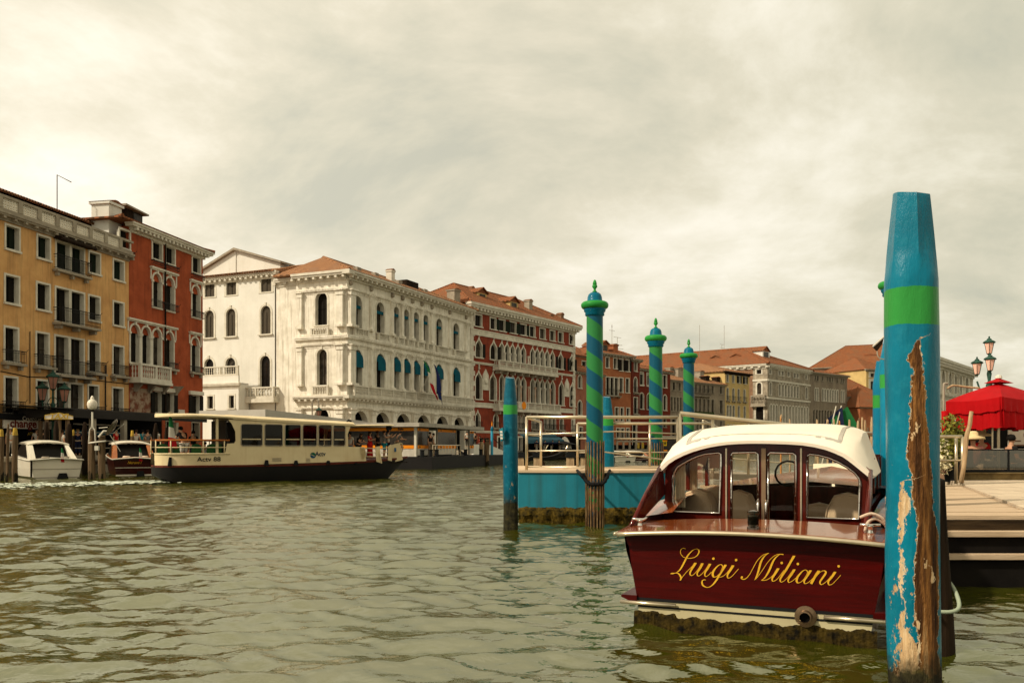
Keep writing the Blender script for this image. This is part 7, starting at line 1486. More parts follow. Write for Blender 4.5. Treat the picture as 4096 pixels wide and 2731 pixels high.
# tall hooked lamp in front of the palace side
FQ = Fr(*P(k(3, 1050, 0)[0], HY, 88)[:2], 1, 0); z1_ = FQ.uz(*k(3, 1050, 1480))[1]; t = fthing('hooked_lamp', 'street lamp with a curved hook arm and pink lantern in front of the stone palace', 'street lamp', FQ)
B = MB(); e_ = FQ.u(k(3, 1110, 0)[0]); zt_h = FQ.uz(*k(3, 1080, 1438))[1]; B.tube(smooth_pts([(0, 0, QZ), (0, 0, z1_ - 1), (0, 0, z1_), (e_ * .2, 0, zt_h - .15), (e_ * .5, 0, zt_h), (e_ * .85, 0, zt_h - .2), (e_, 0, zt_h - .9)], 5), .07, 6); B.build('post', M_trimd, t)
M_lpink = mat('pink_lamp_glass', (.34, .16, .11), (.26, .12, .085), 2, .2)
def lantern(par, x, y, z, s=1.0, cap=None, glassm=None):      # z = bottom of the lantern
    B = MB(); B.lathe([(.10 * s, z), (.19 * s, z + .42 * s)], 6, (x, y, 0)); l_ = B.build('lantern', glassm or M_lpink, par)
    B = MB()
    for i in range(6):
        a = i * math.pi / 3; B.tube([(x + .102 * s * math.cos(a), y + .102 * s * math.sin(a), z), (x + .193 * s * math.cos(a), y + .193 * s * math.sin(a), z + .42 * s)], .011 * s, 4)
    B.lathe([(.21 * s, z + .42 * s), (.24 * s, z + .45 * s), (.20 * s, z + .50 * s), (.09 * s, z + .56 * s), (.08 * s, z + .60 * s), (.03 * s, z + .63 * s), (.035 * s, z + .68 * s), (0, z + .72 * s)], 12, (x, y, 0)); B.lathe([(.04 * s, z - .06 * s), (.11 * s, z)], 8, (x, y, 0)); B.build('lantern_cap', cap or M_lgreen, l_)
M_lgreen = mat('verdigris_iron', (.030, .085, .06), (.015, .028, .02), 6, .6)
lantern(t, e_, 0, zt_h - 1.9, 1.5)
# ================================================================ left shore: boats, piles, lamps, shops
M_mahd = mat('deep_mahogany', (.045, .008, .005), (.02, .004, .003), 2, .3, coat=.4)
def small_taxi(name, label, px, Y, dx, dy, white, hb=1.17, L_=7.2):
    p = P(px, HY, Y); F = Fr(p.x, p.y, dx, dy); t = fthing(name, label, 'boat', F, 'water taxis moored at the far bank'); hull = M_wgel if white else M_mahd
    hb_ = lambda y: hb if y < L_ * .5 else hb * max(.02, 1 - ((y - L_ * .5) / (L_ * .5)) ** 2); sh = lambda y: .92 + .45 * (max(0, y) / L_) ** 1.5
    ys_ = [0, .5, 1, 2, 3, 4, 5, 6, 6.8, L_]; B = MB(); B.loft([[(-hb_(y), y, sh(y)), (-hb_(y) * .95, y, .5), (-hb_(y) * .88, y, .1), (-hb_(y) * .5, y, -.25), (hb_(y) * .5, y, -.25), (hb_(y) * .88, y, .1), (hb_(y) * .95, y, .5), (hb_(y), y, sh(y))] for y in ys_], closed=False, cap=False)
    B.poly([(-hb, 0, .92), (-hb * .95, 0, .5), (-hb * .88, 0, .1), (-hb * .5, 0, -.25), (hb * .5, 0, -.25), (hb * .88, 0, .1), (hb * .95, 0, .5), (hb, 0, .92), (0, 0, .99)]); B.build('hull', hull, t)
    B = MB(); B.loft([[(-hb_(y) * 1.03, y, sh(y) + .01), (0, y, sh(y) + .10), (hb_(y) * 1.03, y, sh(y) + .01)] for y in [-.1] + ys_], closed=False, cap=False); B.build('deck', M_wgel if white else mat('bright_mahogany', (.36, .12, .03), (.25, .07, .02), 3, .25, coat=.5), t)
    B = MB(); B.tube([(-hb_(max(0, y)) * 1.03, y, sh(max(0, y))) for y in [-.1] + ys_[1:]], .03, 5); B.tube([(-hb * 1.03, -.1, .93), (0, -.11, 1.02), (hb * 1.03, -.1, .93)], .03, 5); B.tube([(hb_(max(0, y)) * 1.03, y, sh(max(0, y))) for y in [-.1] + ys_[1:]], .03, 5); B.build('gunwale', M_trim if white else M_wgel, t)
    B = MB(); B.box(-hb * .94, hb * .94, -.012, -.002, .47, .5); B.box(-hb * .9, hb * .9, -.012, -.002, .05, .09 if white else .13); B.build('hull_stripe', M_trimd if white else M_wgel, t)
    if white: B = MB(); B.box(-hb * 1.0, -hb * .93, -.03, .01, .1, .9); B.build('corner_guard', M_shutk, t)
    z0_, z1_ = 1.0, 1.78
    # cabin: slanting rear pillars, dark glass, pale roof
    B = MB(); B.add([(-.95, 1.3, z0_), (.95, 1.3, z0_), (.82, 1.9, z1_ - .06), (-.82, 1.9, z1_ - .06), (-.95, 4.4, z0_ + .1), (.95, 4.4, z0_ + .1), (.8, 3.9, z1_ - .06), (-.8, 3.9, z1_ - .06)], [(0, 1, 2, 3), (1, 5, 6, 2), (4, 0, 3, 7), (5, 4, 7, 6), (3, 2, 6, 7)]); B.build('cabin_glass', M_pane, t)
    for s_ in (-1, 1):
        B = MB(); B.add([(s_ * 1.08, .55, z0_ - .05), (s_ * .80, .62, z0_ - .02), (s_ * .72, 1.75, z1_ - .02), (s_ * .90, 1.7, z1_ - .05), (s_ * 1.06, 1.15, z0_ - .02), (s_ * .82, 1.15, z0_), (s_ * .76, 2.2, z1_ - .04), (s_ * .92, 2.2, z1_ - .06)], [(0, 1, 2, 3), (7, 6, 5, 4), (0, 3, 7, 4), (1, 5, 6, 2), (3, 2, 6, 7)]); B.build('cabin_pillar', M_wgel if white else mat('bright_mahogany', (.36, .12, .03)), t)
    B = MB(); rows = []
    for y, up in ((1.62, 0), (1.7, .04), (2.4, .09), (3.4, .10), (4.1, .04)): rows.append([(x * .96, y, z1_ - .08 + up + .14 * (1 - (abs(x) / 1.0) ** 2.5)) for x in (-1, -.9, -.6, -.3, 0, .3, .6, .9, 1)])
    B.loft(rows, closed=False, cap=False); B.loft([[(x, y, z - .06) for x, y, z in r_] for r_ in rows][::-1], closed=False, cap=False); B.loft([rows[0], [(x, y, z - .06) for x, y, z in rows[0]]], closed=False, cap=False); B.build('roof', M_wgel, t, smooth='auto')
    for x in (-.35, .55): B = MB(); B.lathe([(.18, 0), (.2, .05), (.15, .1)], 12, (x, .7, 1.0)); B.build('stern_seat', M_beige if not white else M_trimd, t)
    curtain_flag(t, (.25, .05, .98), (-.03, -.06, .55), .55)
    B = MB(); B.prism([(.0, .0), (.5, .0), (.42, .28), (.1, .28)] if white else [(.05, .0), (.45, 0), (.4, .3), (.1, .3)], -.16, -.01); B.build('rudder_fairing', M_letter, t)
    return t, F
tw, FTW = small_taxi('white_taxi_boat', 'white motor taxi with a rounded cabin roof and small striped flag, at the far left', 227, 43.1, .76, .65, True)
tb_, FTB = small_taxi('brown_taxi_boat', 'dark brown wooden motor taxi with a white cabin roof, beside the globe lamp piles', 541, 45.9, .87, .5, False, 1.05)
textobj('boat_name', "Nerone I", .2, mat('gold_leaf', (.7, .4, .03)), tb_, facing(-.05, -.014, .75), shear=.4, sx=.9)
PG = 'wooden mooring piles on the far left shore'
def pile(c, x, ytop, yw, wpx, label, m=M_woodk, tip=None, lean=(0, 0), seed=1, Y=None, group=PG, r=None, top=.5):
    px, py = k(c, x, ytop); Y = Y or 5573 / (k(c, 0, yw)[1] - HY); p = P(px, HY, Y); r = r or wpx * CR[c][2] / FP * Y / 2; zt = zz_(py, Y)
    t = thing('mooring_pile', label, 'mooring pile', (p.x, p.y, 0), 0, group)
    pile_mesh(r, zt, .5, top, lean, 26, 12, 7, seed, amp=r * .08).build('post', m, t, smooth='auto')
    B = MB(); s = [[(r * 1.03 * math.cos(a) + lean[0] * z, r * 1.03 * math.sin(a) + lean[1] * z, z + .08 * math.sin(3 * a + seed) * (j == 1)) for a in [i * math.pi / 6 for i in range(12)]] for j, z in enumerate((-.6, .35))]; B.loft(s, cap=False); B.build('waterline_growth', M_alg, t)
    if tip: B = MB(); B.lathe([(r * .98, zt - .32), (r * .86, zt - .18), (r * (top + .12), zt + .01), (0, zt + .015)], 9, (lean[0] * zt, 0, 0)); B.build('painted_tip', tip, t)
    return t
M_ytip = mat('yellow_tip_paint', (.50, .32, .04), (.35, .22, .04), 6, .7)
pile(24, 20, 730, 1420, 60, 'leftmost mooring pile, with a worn yellow tip, at the picture edge', M_woodp, M_ytip, seed=21)
pile(24, 92, 655, 1435, 38, 'thin leaning mooring pile between the two yellow tipped ones', M_woodp, seed=22, lean=(.03, 0))
pile(24, 203, 712, 1430, 70, 'thick mooring pile with a yellow tip standing over the white motor taxi', M_woodp, M_ytip, seed=23)
pile(24, 625, 628, 1300, 62, 'mooring pile under the left edge of the taxi sign', M_woodk, seed=24, Y=48)
pile(24, 758, 610, 1300, 66, 'mooring pile rising to the middle of the taxi sign', M_woodk, seed=25, Y=48)
pile(24, 928, 655, 1300, 84, 'stout mooring pile right below the right end of the taxi sign', M_woodk, seed=26, Y=48)
pile(24, 988, 735, 1300, 34, 'slim mooring pile with a yellow tip beside the stout one', M_woodk, M_ytip, seed=27, Y=49)
pile(24, 1138, 635, 1300, 70, 'mooring pile just left of the globe lamp', M_woodk, seed=28, Y=49)
pile(24, 1778, 745, 1240, 48, 'grey mooring pile with a yellow tip beyond the brown taxi roof', M_woodp, M_ytip, seed=29, Y=50)
pile(24, 2060, 648, 1240, 62, 'tall leaning mooring pile next to the stern of the water bus', M_woodk, seed=30, lean=(.05, 0), Y=49)
pile(24, 2235, 700, 1240, 55, 'short mooring pile seen behind the stern rail of the water bus', M_woodk, seed=31, Y=50)
pa_ = pile(24, 1232, 740, 1400, 92, 'bowed mooring pile carrying the white globe lamp', M_woodp, seed=32, top=.8)
pb_ = pile(24, 1372, 815, 1400, 92, 'flat topped mooring pile strapped to the globe lamp pile', M_woodp, seed=33, top=.95)
pY = 5573 / (k(24, 0, 1400)[1] - HY); FG_ = Fr(*P(k(24, 1240, 0)[0], HY, pY - .25)[:2], 1, 0)
t = fthing('globe_lamp', 'white globe lamp on a thin forked steel pole strapped to the bowed mooring pile', 'street lamp', FG_)
g = lambda x, y: FG_.uz(*k(24, x, y))
gz0 = g(1240, 465)[1]; gz1 = g(1240, 278)[1]; gr = (g(1305, 0)[0] - g(1172, 0)[0]) / 2; hh = gz1 - gz0
B = MB(); B.lathe([(gr * .45, gz0), (gr * .85, gz0 + hh * .12), (gr, gz0 + hh * .38), (gr * .85, gz0 + hh * .6), (gr * .5, gz0 + hh * .72), (gr * .3, gz0 + hh * .78), (gr * .38, gz0 + hh * .86), (gr * .22, gz0 + hh * .93), (gr * .14, gz0 + hh), (0, gz0 + hh * 1.01)], 24); B.build('globe', mat('milk_glass', (.80, .72, .58), None, 2, .2), t, smooth=True)
B = MB(); B.lathe([(gr * .2, gz0 - .1), (gr * .5, gz0), (gr * .5, gz0 + .02)], 14); B.build('globe_holder', M_iron, t)
B = MB()
for xs in ([(1236, 480), (1232, 690), (1205, 740), (1195, 910)], [(1246, 480), (1250, 700), (1272, 740), (1282, 910)]): B.tube(smooth_pts([(g(x, 0)[0], 0, g(x, y)[1]) for x, y in xs], 5), .028, 6)
B.tube([(g(1190, 0)[0], 0, g(0, 912)[1]), (g(1425, 0)[0], 0, g(0, 885)[1])], .04, 5); B.build('pole', M_trim, t, smooth=True)
a = g(1283, 950); b = g(1332, 1010); B = MB(); B.box(a[0], b[0], -.1, .05, b[1], a[1]); B.build('meter_box', M_trim, t)
t = fthing('searchlight', 'large round tilted reflector on top of the flat topped mooring pile', 'searchlight', FG_)
c_ = g(1490, 700); ce = Vector((c_[0], .1, c_[1])); B = MB(); ax = Vector((-.78, -.18, .52)); B.lathe([(.0, -.12), (.25, -.1), (.43, -.02), (.46, .03), (.42, .03), (.2, -.04), (0, -.06)], 24, tuple(ce), axis=ax); B.build('reflector', mat('aged_metal', (.20, .17, .13), (.10, .08, .06), 3, .25, metal=.8), t, smooth='auto')
a = g(1325, 830); d = g(1395, 750); B = MB(); B.tube([(a[0], 0, a[1]), (d[0], 0, d[1]), (ce.x - .1, .1, ce.z - .2)], .05, 6); e = g(1330, 712); B.tube([(ce.x - .2, .1, ce.z), (e[0], 0, e[1])], .025, 5); f = g(1580, 1025); B.tube([(ce.x - .1, .1, ce.z - .35), (f[0], .3, f[1])], .015, 4); h = g(1620, 650); B.tube([(ce.x, .2, ce.z - .3), (h[0], .4, h[1])], .012, 4); B.build('bracket', M_trim, t)
# three armed lantern on the quay
FL_ = Fr(*P(k(24, 712, 0)[0], HY, 56)[:2], 1, 0); t = fthing('three_lantern_lamp', 'green iron street lamp with three pink lanterns in front of the yellow building', 'street lamp', FL_); g = lambda x, y: FL_.uz(*k(24, x, y))
B = MB(); zc_ = g(712, 400)[1]; B.lathe([(.22, QZ), (.2, QZ + .6), (.1, QZ + .9), (.085, zc_ - .6), (.16, zc_ - .4), (.09, zc_ - .2), (.15, zc_), (.07, zc_ + .2), (.06, g(0, 180)[1])], 10); B.build('post', M_lgreen, t)
for s_, x in ((-1, 568), (1, 864)):
    xe = g(x, 0)[0]; zl = g(0, 335 if s_ < 0 else 352)[1]; B = MB(); B.tube(smooth_pts([(0, 0, zc_ - .15), (xe * .4, 0, zc_ - .45), (xe * .85, 0, zc_ - .35), (xe, 0, zl - .1)], 5), .035, 6); B.tube(smooth_pts([(0, 0, zc_ + .5), (xe * .3, 0, zc_ + .4), (xe * .5, 0, zc_ + .1), (xe * .35, 0, zc_ - .1)], 4), .025, 5); B.build('arm', M_lgreen, t, smooth=True); lantern(t, xe, 0, zl, 1.72)
lantern(t, 0, 0, g(0, 185)[1], 1.75)
# shops and awnings along the quay
FY2 = FY
sh = fthing('change_shop', 'money change shop front with a black fascia and a white sign reading change', 'shop front', FY); g = lambda x, y, o=-.9: FY.uz(*k(24, x, y), o)
a = g(50, 598); b = g(700, 710); B = MB(); B.box(a[0], b[0], -.9, -.82, g(50, 712)[1] - .0, a[1]); sg = B.build('sign', M_signw, sh); textobj('sign_text', 'change', .72, mat('maroon_print', (.16, .02, .012)), sg, facing(g(315, 0)[0], -.915, g(315, 655)[1]), bold=.02, sx=1.12)
a2 = g(20, 510); B = MB(); B.box(a[0] - 2, g(740, 0)[0], -1.0, -.9, a[1] + .01, g(50, 515)[1]); fs = B.build('fascia', M_letter, sh); textobj('fascia_text', 'CHANGE', .38, M_signw, fs, facing(g(410, 0)[0], -1.02, g(400, 588)[1]), sx=1.05)
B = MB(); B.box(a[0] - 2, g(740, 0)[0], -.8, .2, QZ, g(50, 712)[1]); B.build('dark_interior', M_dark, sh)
textobj('atm_text', 'ATM', .3, M_ytip, sh, facing(g(432, 0)[0], -.83, g(432, 790)[1]))
aw = fthing('charcoal_awning', 'long charcoal awning over the quay in front of the red palazzo', 'awning', FY); g = lambda x, y, o=-4.6: FY.uz(*k(24, x, y), o)
a = g(1018, 460); b = g(1018, 570); ue = g(2170, 0)[0]
B = MB(); B.box(a[0], ue, -4.6, -4.52, b[1], a[1]); B.add([(a[0], -4.6, a[1]), (ue + 6, -4.6, a[1]), (ue + 6, -.1, a[1] + .35), (a[0] - 2.5, -.1, a[1] + .35), (a[0], -4.6, a[1] - .06), (ue + 6, -4.6, a[1] - .06), (ue + 6, -.1, a[1] + .29), (a[0] - 2.5, -.1, a[1] + .29)], [(0, 1, 2, 3), (7, 6, 5, 4), (3, 2, 6, 7)]); B.box(a[0] - .05, a[0], -4.6, -.1, b[1], a[1]); B.box(ue, ue + 6, -4.61, -4.53, b[1] + .1, a[1]); B.build('canopy', M_awn, aw)
for x in (1705, 1290, 2400): u_ = g(x, 0)[0]; B = MB(); B.box(u_ - .16, u_ + .16, -4.5, -4.2, QZ, b[1]); B.build('post', M_trimd, aw)
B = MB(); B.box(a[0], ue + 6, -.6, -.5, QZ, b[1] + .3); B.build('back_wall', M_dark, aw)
sa = fthing('green_striped_awning', 'low green and white striped awning in the shade under the charcoal awning', 'awning', FY); g = lambda x, y, o=-2.5: FY.uz(*k(24, x, y), o)
for i, (y0_, y1_, m_) in enumerate(((735, 755, M_teal), (755, 770, M_signw), (770, 795, M_teal))): B = MB(); a = g(810, y0_); b = g(1600, y1_); B.box(a[0], b[0], -2.5 - .1 * i, -2.4 - .1 * i, g(810, y1_)[1], a[1]); B.build('stripe', m_, sa)
B = MB(); a = g(1000, 645, -1.5); B.box(a[0], g(1650, 0, -1.5)[0], -1.5, -1.4, g(1000, 665, -1.5)[1], a[1]); B.build('shelf_rail', M_signw, sa)
# taxi stand
FX = Fr(*P(k(24, 600, 0)[0], HY, 50)[:2], .97, .24); ts_ = fthing('taxi_stand', 'small taxi stand with a white pointed sign board reading taxi on wooden posts', 'taxi stand', FX); g = lambda x, y: FX.uz(*k(24, x, y))
pts = [g(602, 592), g(602, 540), g(795, 508), g(980, 552), g(980, 592)]; B = MB(); B.prism(pts, 0, .08); sg = B.build('sign_board', M_signw, ts_)
textobj('sign_text', 'TAXI', .42, M_ytip, sg, facing(g(790, 0)[0], -.015, g(0, 549)[1]), bold=.012, shear=.2, sx=1.05); textobj('small_sign_text', 'Consorzio Motoscafi', .09, M_trimd, sg, facing(g(790, 0)[0], -.012, g(0, 577)[1]))
B = MB(); B.tube([(a, -.005, b) for a, b in pts + pts[:1]], .02, 4); B.build('yellow_edge', M_ytip, sg)
pk = g(795, 508)[1]; B = MB(); wL, wR = pts[0][0], pts[4][0]; B.add([(wL, .08, pts[1][1]), ((wL + wR) / 2, .08, pk), (wR, .08, pts[1][1] - .1), (wL - 1.9, 4, pts[1][1] - .2), ((wL + wR) / 2 - 1.9, 4, pk - .2), (wR - 1.9, 4, pts[1][1] - .2)], [(0, 1, 4, 3), (1, 2, 5, 4)]); B.build('roof', M_awn, ts_)
for x, y in ((632, .2), (795, .2), (905, .2), (542, 3.6)): u_ = FX.u(k(24, x, 0)[0], y); B = MB(); B.box(u_ - .1, u_ + .1, y - .05, y + .15, -.3, pts[0][1]); B.build('post', M_woodp, ts_)
B = MB(); B.plan([(-1, 1), (6.5, 1), (6.5, 2.5), (-1, 2.5)], .55, .7); B.build('jetty_deck', M_woodk, ts_)
# rail along the quay edge
B = MB()
a = P(k(24, 960, 0)[0], HY, 52.5); b = P(k(24, 2120, 0)[0], HY, 60.5)
for z in (QZ + .5, QZ + .95): B.tube([(0, 0, z), (b.x - a.x, b.y - a.y, z)], .022, 4)
for i in range(7): f = i / 6; B.tube([((b.x - a.x) * f, (b.y - a.y) * f, QZ), ((b.x - a.x) * f, (b.y - a.y) * f, QZ + .95)], .022, 4)
tag(B.build('quay_railing', M_trimd, loc=(a.x, a.y, 0)), 'thin metal railing along the quay edge behind the brown taxi boat', 'railing')
# people on the left quay
QP = 'people walking on the left quay'
def qperson(c, x, yhead, rz, pose, top, bottom, label, zf=QZ, h=1.0, **kw):
    px, py = k(c, x, yhead); Y = (zf + 1.74 * h - CZ) / (-(py - HY) / FP) if py < HY - 3 else 55; Y = max(46, min(64, kw.pop('Y', Y))); p = P(px, HY, Y)
    return person((p.x, p.y, zf), rz, pose, top, bottom, label=label, group=QP, h=h, **kw)
qperson(24, 140, 785, R(30), 'walk', 'white', 'white', 'person in a white cap and white shirt behind the thick yellow tipped pile', hat='cap', Y=53)
qperson(24, 325, 785, R(200), 'stand', 'teal', 'tan', 'person in a turquoise shirt with a black backpack outside the change shop', hair='black', Y=57)
qperson(24, 490, 845, R(60), 'walk', 'white', 'navy', 'person in a white shirt stooping outside the change shop', hair='brown', Y=56)
qperson(24, 560, 805, R(20), 'stand', 'black', 'black', 'person in a pale cap and black top left of the taxi posts', hat='cap', Y=55)
qperson(24, 835, 790, R(150), 'stand', 'white', 'white', 'boatman all in white standing under the taxi sign', hair='brown', Y=50.5, zf=.75, h=1.05)
qperson(24, 1045, 835, R(30), 'stand', 'navy', 'navy', 'blond person in purple grey behind the slim yellow tipped pile', hair='blond', Y=57)
qperson(24, 1560, 825, R(80), 'stand', 'red', 'black', 'person with bare arms in the shade right of the round reflector', hair='black', Y=58)
qperson(24, 1830, 845, R(200), 'stand', 'white', 'tan', 'person in a white shirt with a shoulder strap, left of the leaning pile group', Y=59)
qperson(24, 1920, 850, R(180), 'walk', 'teal', 'black', 'person in a dark turquoise shirt near the leaning pile', hair='black', Y=60)
qperson(24, 1985, 855, R(190), 'stand', 'grey', 'tan', 'person in a pale grey shirt just left of the leaning pile', Y=60)
qperson(24, 2110, 835, R(160), 'stand', 'white', 'black', 'person in a black and white patterned shirt right of the leaning pile', hair='black', Y=58)
# ---------------- between the bus stop and the pontoon: steps, piles, terrace
FR_ = Fr(*P(k(19, 370, 0)[0], HY, 92)[:2], .75, .66); br = fthing('stone_steps', 'white stone stepped ramp with a parapet descending beside the dark red gothic palace', 'steps', FR_); g = lambda x, y: FR_.uz(*k(19, x, y))
pts = [g(370, 1090), g(600, 1090), g(840, 1190), g(840, 1330), g(700, 1290), g(600, 1240)]; B = MB(); B.prism([g(370, 1085), g(610, 1085), g(845, 1190), g(845, 1325), g(690, 1270), g(370, 1300)], 0, .35); B.build('parapet', M_wall, br)
B = MB(); u0_, z0_ = g(370, 1150); u1_ = g(845, 0)[0]
for i in range(10): f = i / 10; B.box(u0_ + (u1_ - u0_) * f, u0_ + (u1_ - u0_) * (f + .1), .35, 4.5, -.3, max(.9, z0_ - .2 - max(0, (f - .45)) * 3.2))
B.build('treads', M_pave, br)
B = MB(); a = g(690, 985); b = g(840, 1120); B.tube([(a[0], .2, a[1]), (b[0], .2, b[1])], .05, 5); B.tube([(a[0], .2, a[1]), (a[0], .2, a[1] - 1.6)], .05, 5); B.build('handrail', M_iron, br)
for x, y, tp, bt_, hr_, lab in ((405, 875, 'white', 'black', 'black', 'person with a white shirt and black backpack at the top of the stone steps'), (490, 895, 'white', 'black', 'brown', 'woman in a white blouse at the top of the stone steps'), (530, 885, 'black', 'black', 'black', 'person in black standing beside the woman in the white blouse'), (608, 955, 'red', 'navy', 'black', 'person in a red patterned shirt halfway down the stone steps'), (690, 990, 'red', 'navy', 'brown', 'person in red near the foot of the stone steps')):
    u_, zh = g(x, y); w_ = FR_.w(u_, 1.5, zh - 1.72); person(tuple(w_), R(200 + 30 * (x % 5)), 'stand', tp, bt_, hair=hr_, label=lab, group='people on the stone steps')
p1 = pile(19, 490, 985, 1400, 70, 'black topped pile with a bright wooden face, left of a pair by the stop', M_stick, mat('black_cap', (.015, .012, .010)), seed=41, group='pair of black topped piles', top=.9)
p1 = pile(19, 575, 985, 1415, 85, 'black topped brown pile, right of a pair by the bus stop', M_woodp, MATS['black_cap'], seed=42, group='pair of black topped piles', top=.9)
pY = 5573 / (k(19, 0, 1400)[1] - HY); p = P(k(19, 658, 0)[0], HY, pY); t = thing('light_blue_post', 'slim light blue mooring post with a gold finial beyond the bus stop', 'mooring pole', (p.x, p.y, 0)); zt_ = zz_(k(19, 0, 870)[1], pY); r_ = 20 * .2551 / FP * pY
B = MB(); B.lathe([(r_, -.8), (r_, zt_)], 14); B.build('shaft', mat('sky_blue_paint', (.05, .34, .50), (.04, .28, .42), 3, .5), t, smooth='auto'); B = MB(); B.lathe([(r_ * 1.2, zt_), (r_ * 1.2, zt_ + .1), (r_ * .8, zt_ + .3), (r_ * .3, zt_ + .4)], 14); B.build('cap', M_blue, t, smooth=True); B = MB(); B.lathe([(r_ * .3, zt_ + .38), (r_ * .45, zt_ + .55), (0, zt_ + .9)], 10); B.build('finial', M_orangep, t)
for x, lab in ((1100, 'square boxed wooden post showing left of the railing corner'), (1367, 'square boxed wooden post between the two front uprights of the railing'), (1885, 'square boxed wooden post left of the rear railing upright'), (2105, 'square boxed wooden post just left of the nearest striped pole')):
    Y = 36.0; p = P(k(19, x, 0)[0], HY, Y); t = thing('boxed_post', lab, 'mooring pile', (p.x, p.y, 0), 0, 'square boxed wooden posts'); zt_ = zz_(k(19, 0, 1290)[1], Y); B = MB(); B.box(-.15, .15, -.15, .15, -.5, zt_); B.build('post', M_stick, t); B = MB(); B.box(-.18, .18, -.18, .18, zt_, zt_ + .22); B.build('cap', M_letter, t); B = MB(); B.add([(.15, -.12, -.4), (.45, -.1, -.4), (.32, -.1, zt_ - .2), (.15, -.12, zt_ - .05), (.15, .1, -.4), (.45, .1, -.4), (.32, .1, zt_ - .2), (.15, .12, zt_ - .05)], [(0, 1, 2, 3), (7, 6, 5, 4), (1, 5, 6, 2), (3, 2, 6, 7)]); B.build('pile_behind', M_woodk, t)
# canal side cafe terrace
FC2 = Fr(*P(k(19, 1220, 0)[0], HY, 118)[:2], .90, .43); cf = fthing('cafe_terrace', 'dark waterside cafe terrace with a blue awning at the foot of the gothic palace', 'cafe', FC2); g = lambda x, y: FC2.uz(*k(19, x, y))
B = MB(); a = g(1222, 985); b = g(1790, 1015); B.add([(a[0], 0, b[1]), (b[0], 0, b[1]), (b[0], 3, a[1] + .6), (a[0], 3, a[1] + .6), (a[0], 0, b[1] - .5), (b[0], 0, b[1] - .5)], [(0, 1, 2, 3), (4, 5, 1, 0)]); B.build('awning', mat('slate_blue_awning', (.05, .12, .16)), cf)
a = g(1320, 1050); b = g(1650, 1075); B = MB(); B.box(a[0], b[0], -1, 0, b[1], a[1]); B.build('awning', C_['navy'], cf)
a = g(1640, 1065); b = g(1930, 1090); ap = g(1790, 1030); B = MB(); B.add([(a[0], -1.5, a[1]), (b[0], -1.5, b[1]), (b[0], 1, b[1]), (a[0], 1, a[1]), (ap[0], 0, ap[1])], [(0, 1, 4), (1, 2, 4), (2, 3, 4), (3, 0, 4), (3, 2, 1, 0)]); B.build('parasol', M_letter, cf)
ap = g(1825, 960); B = MB(); B.lathe([(1.0, ap[1] - 1.7), (.9, ap[1] - 1.1), (.35, ap[1] - .2), (0, ap[1])], 8, (ap[0], .5, 0)); B.build('white_kiosk_roof', M_signw, cf)
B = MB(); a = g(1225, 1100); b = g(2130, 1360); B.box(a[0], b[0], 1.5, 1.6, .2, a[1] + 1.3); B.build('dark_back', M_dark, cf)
for i, x in enumerate((1330, 1450, 1560, 1690, 1800, 1980)): u_ = g(x, 0)[0]; B = MB(); B.box(u_ - .12, u_ + .12, -.6, -.4, .3, g(0, 1100)[1]); B.build('post', M_trimd, cf)
B = MB(); B.box(g(1080, 0)[0], g(2500, 0)[0], -1.5, 1.4, -.5, .75); B.build('deck', M_woodk, cf)
rg = random.Random(4)
for i, (x, tp, lab) in enumerate(((1350, 'white', 'waiter in white, leftmost on the cafe terrace'), (1480, 'white', 'person in a white shirt under the dark parasol edge of the cafe terrace'), (1600, 'grey', 'person in grey at the middle of the cafe terrace'), (1700, 'white', 'person in white, rightmost on the cafe terrace'))):
    u_ = g(x, 0)[0]; w_ = FC2.w(u_, -.2, .76); person(tuple(w_), R(40 * i), 'stand', tp, 'black', label=lab, group='people on the cafe terrace')
def gondola(px, Y, rz, lab):
    p = P(px, HY, Y); t = thing('gondola', lab, 'boat', (p.x, p.y, 0), rz, 'black boats tied up by the cafe terrace'); L_ = 9; B = MB(); secs_ = []
    for i in range(15):
        f = i / 14; x = -L_ / 2 + L_ * f; w_ = .7 * math.sin(math.pi * f) ** .6 + .02; z = .35 + 1.0 * abs(2 * f - 1) ** 3.5; secs_.append([(x, -w_, z), (x, -w_ * .8, z - .4), (x, 0, z - .5), (x, w_ * .8, z - .4), (x, w_, z), (x, 0, z - .08)])
    B.loft(secs_); B.build('hull', M_black, t, smooth='auto'); B = MB(); B.tube([(L_ / 2 - .05, 0, 1.2), (L_ / 2 + .15, 0, 1.6), (L_ / 2 + .25, 0, 1.75)], [.03, .05, .02], 5); B.build('prow_iron', M_steel, t)
gondola(2120, 100, .35, 'black gondola lying left of the square posts by the cafe terrace'); gondola(2010, 88, .2, 'black gondola below the stone steps'); gondola(2260, 104, .3, 'black gondola right of the cafe terrace, behind the railing')
# small moored boats and the second stop seen through the railing
def skiff(px, Y, dx, dy, white, lab):
    t_, F_ = small_taxi('moored_motorboat', lab, px, Y, dx, dy, white, 1.1, 6.5); t_['group'] = 'small motorboats seen through the pontoon railing'; t_.scale = (1.1, 1, .6)
skiff(2500, 88, .95, .3, True, 'white motorboat, left of two seen through the pontoon railing'); skiff(2565, 90, .95, .25, False, 'brown and white motorboat, right of two seen through the pontoon railing')
FZ = Fr(*P(k(17, 1495, 0)[0], HY, 95)[:2], .95, .3); t = fthing('small_stop', 'small glazed water bus stop with orange bands and a yellow letter B', 'landing stage', FZ); g = lambda x, y: FZ.uz(*k(17, x, y))
a = g(1495, 640); b = g(1800, 960); B = MB(); B.box(0, b[0], 0, 2.5, .3, a[1]); B.build('shelter', M_dg, t); B = MB(); B.box(-.3, b[0] + .3, -.3, 2.8, a[1], a[1] + .2); B.build('roof', M_trimd, t)
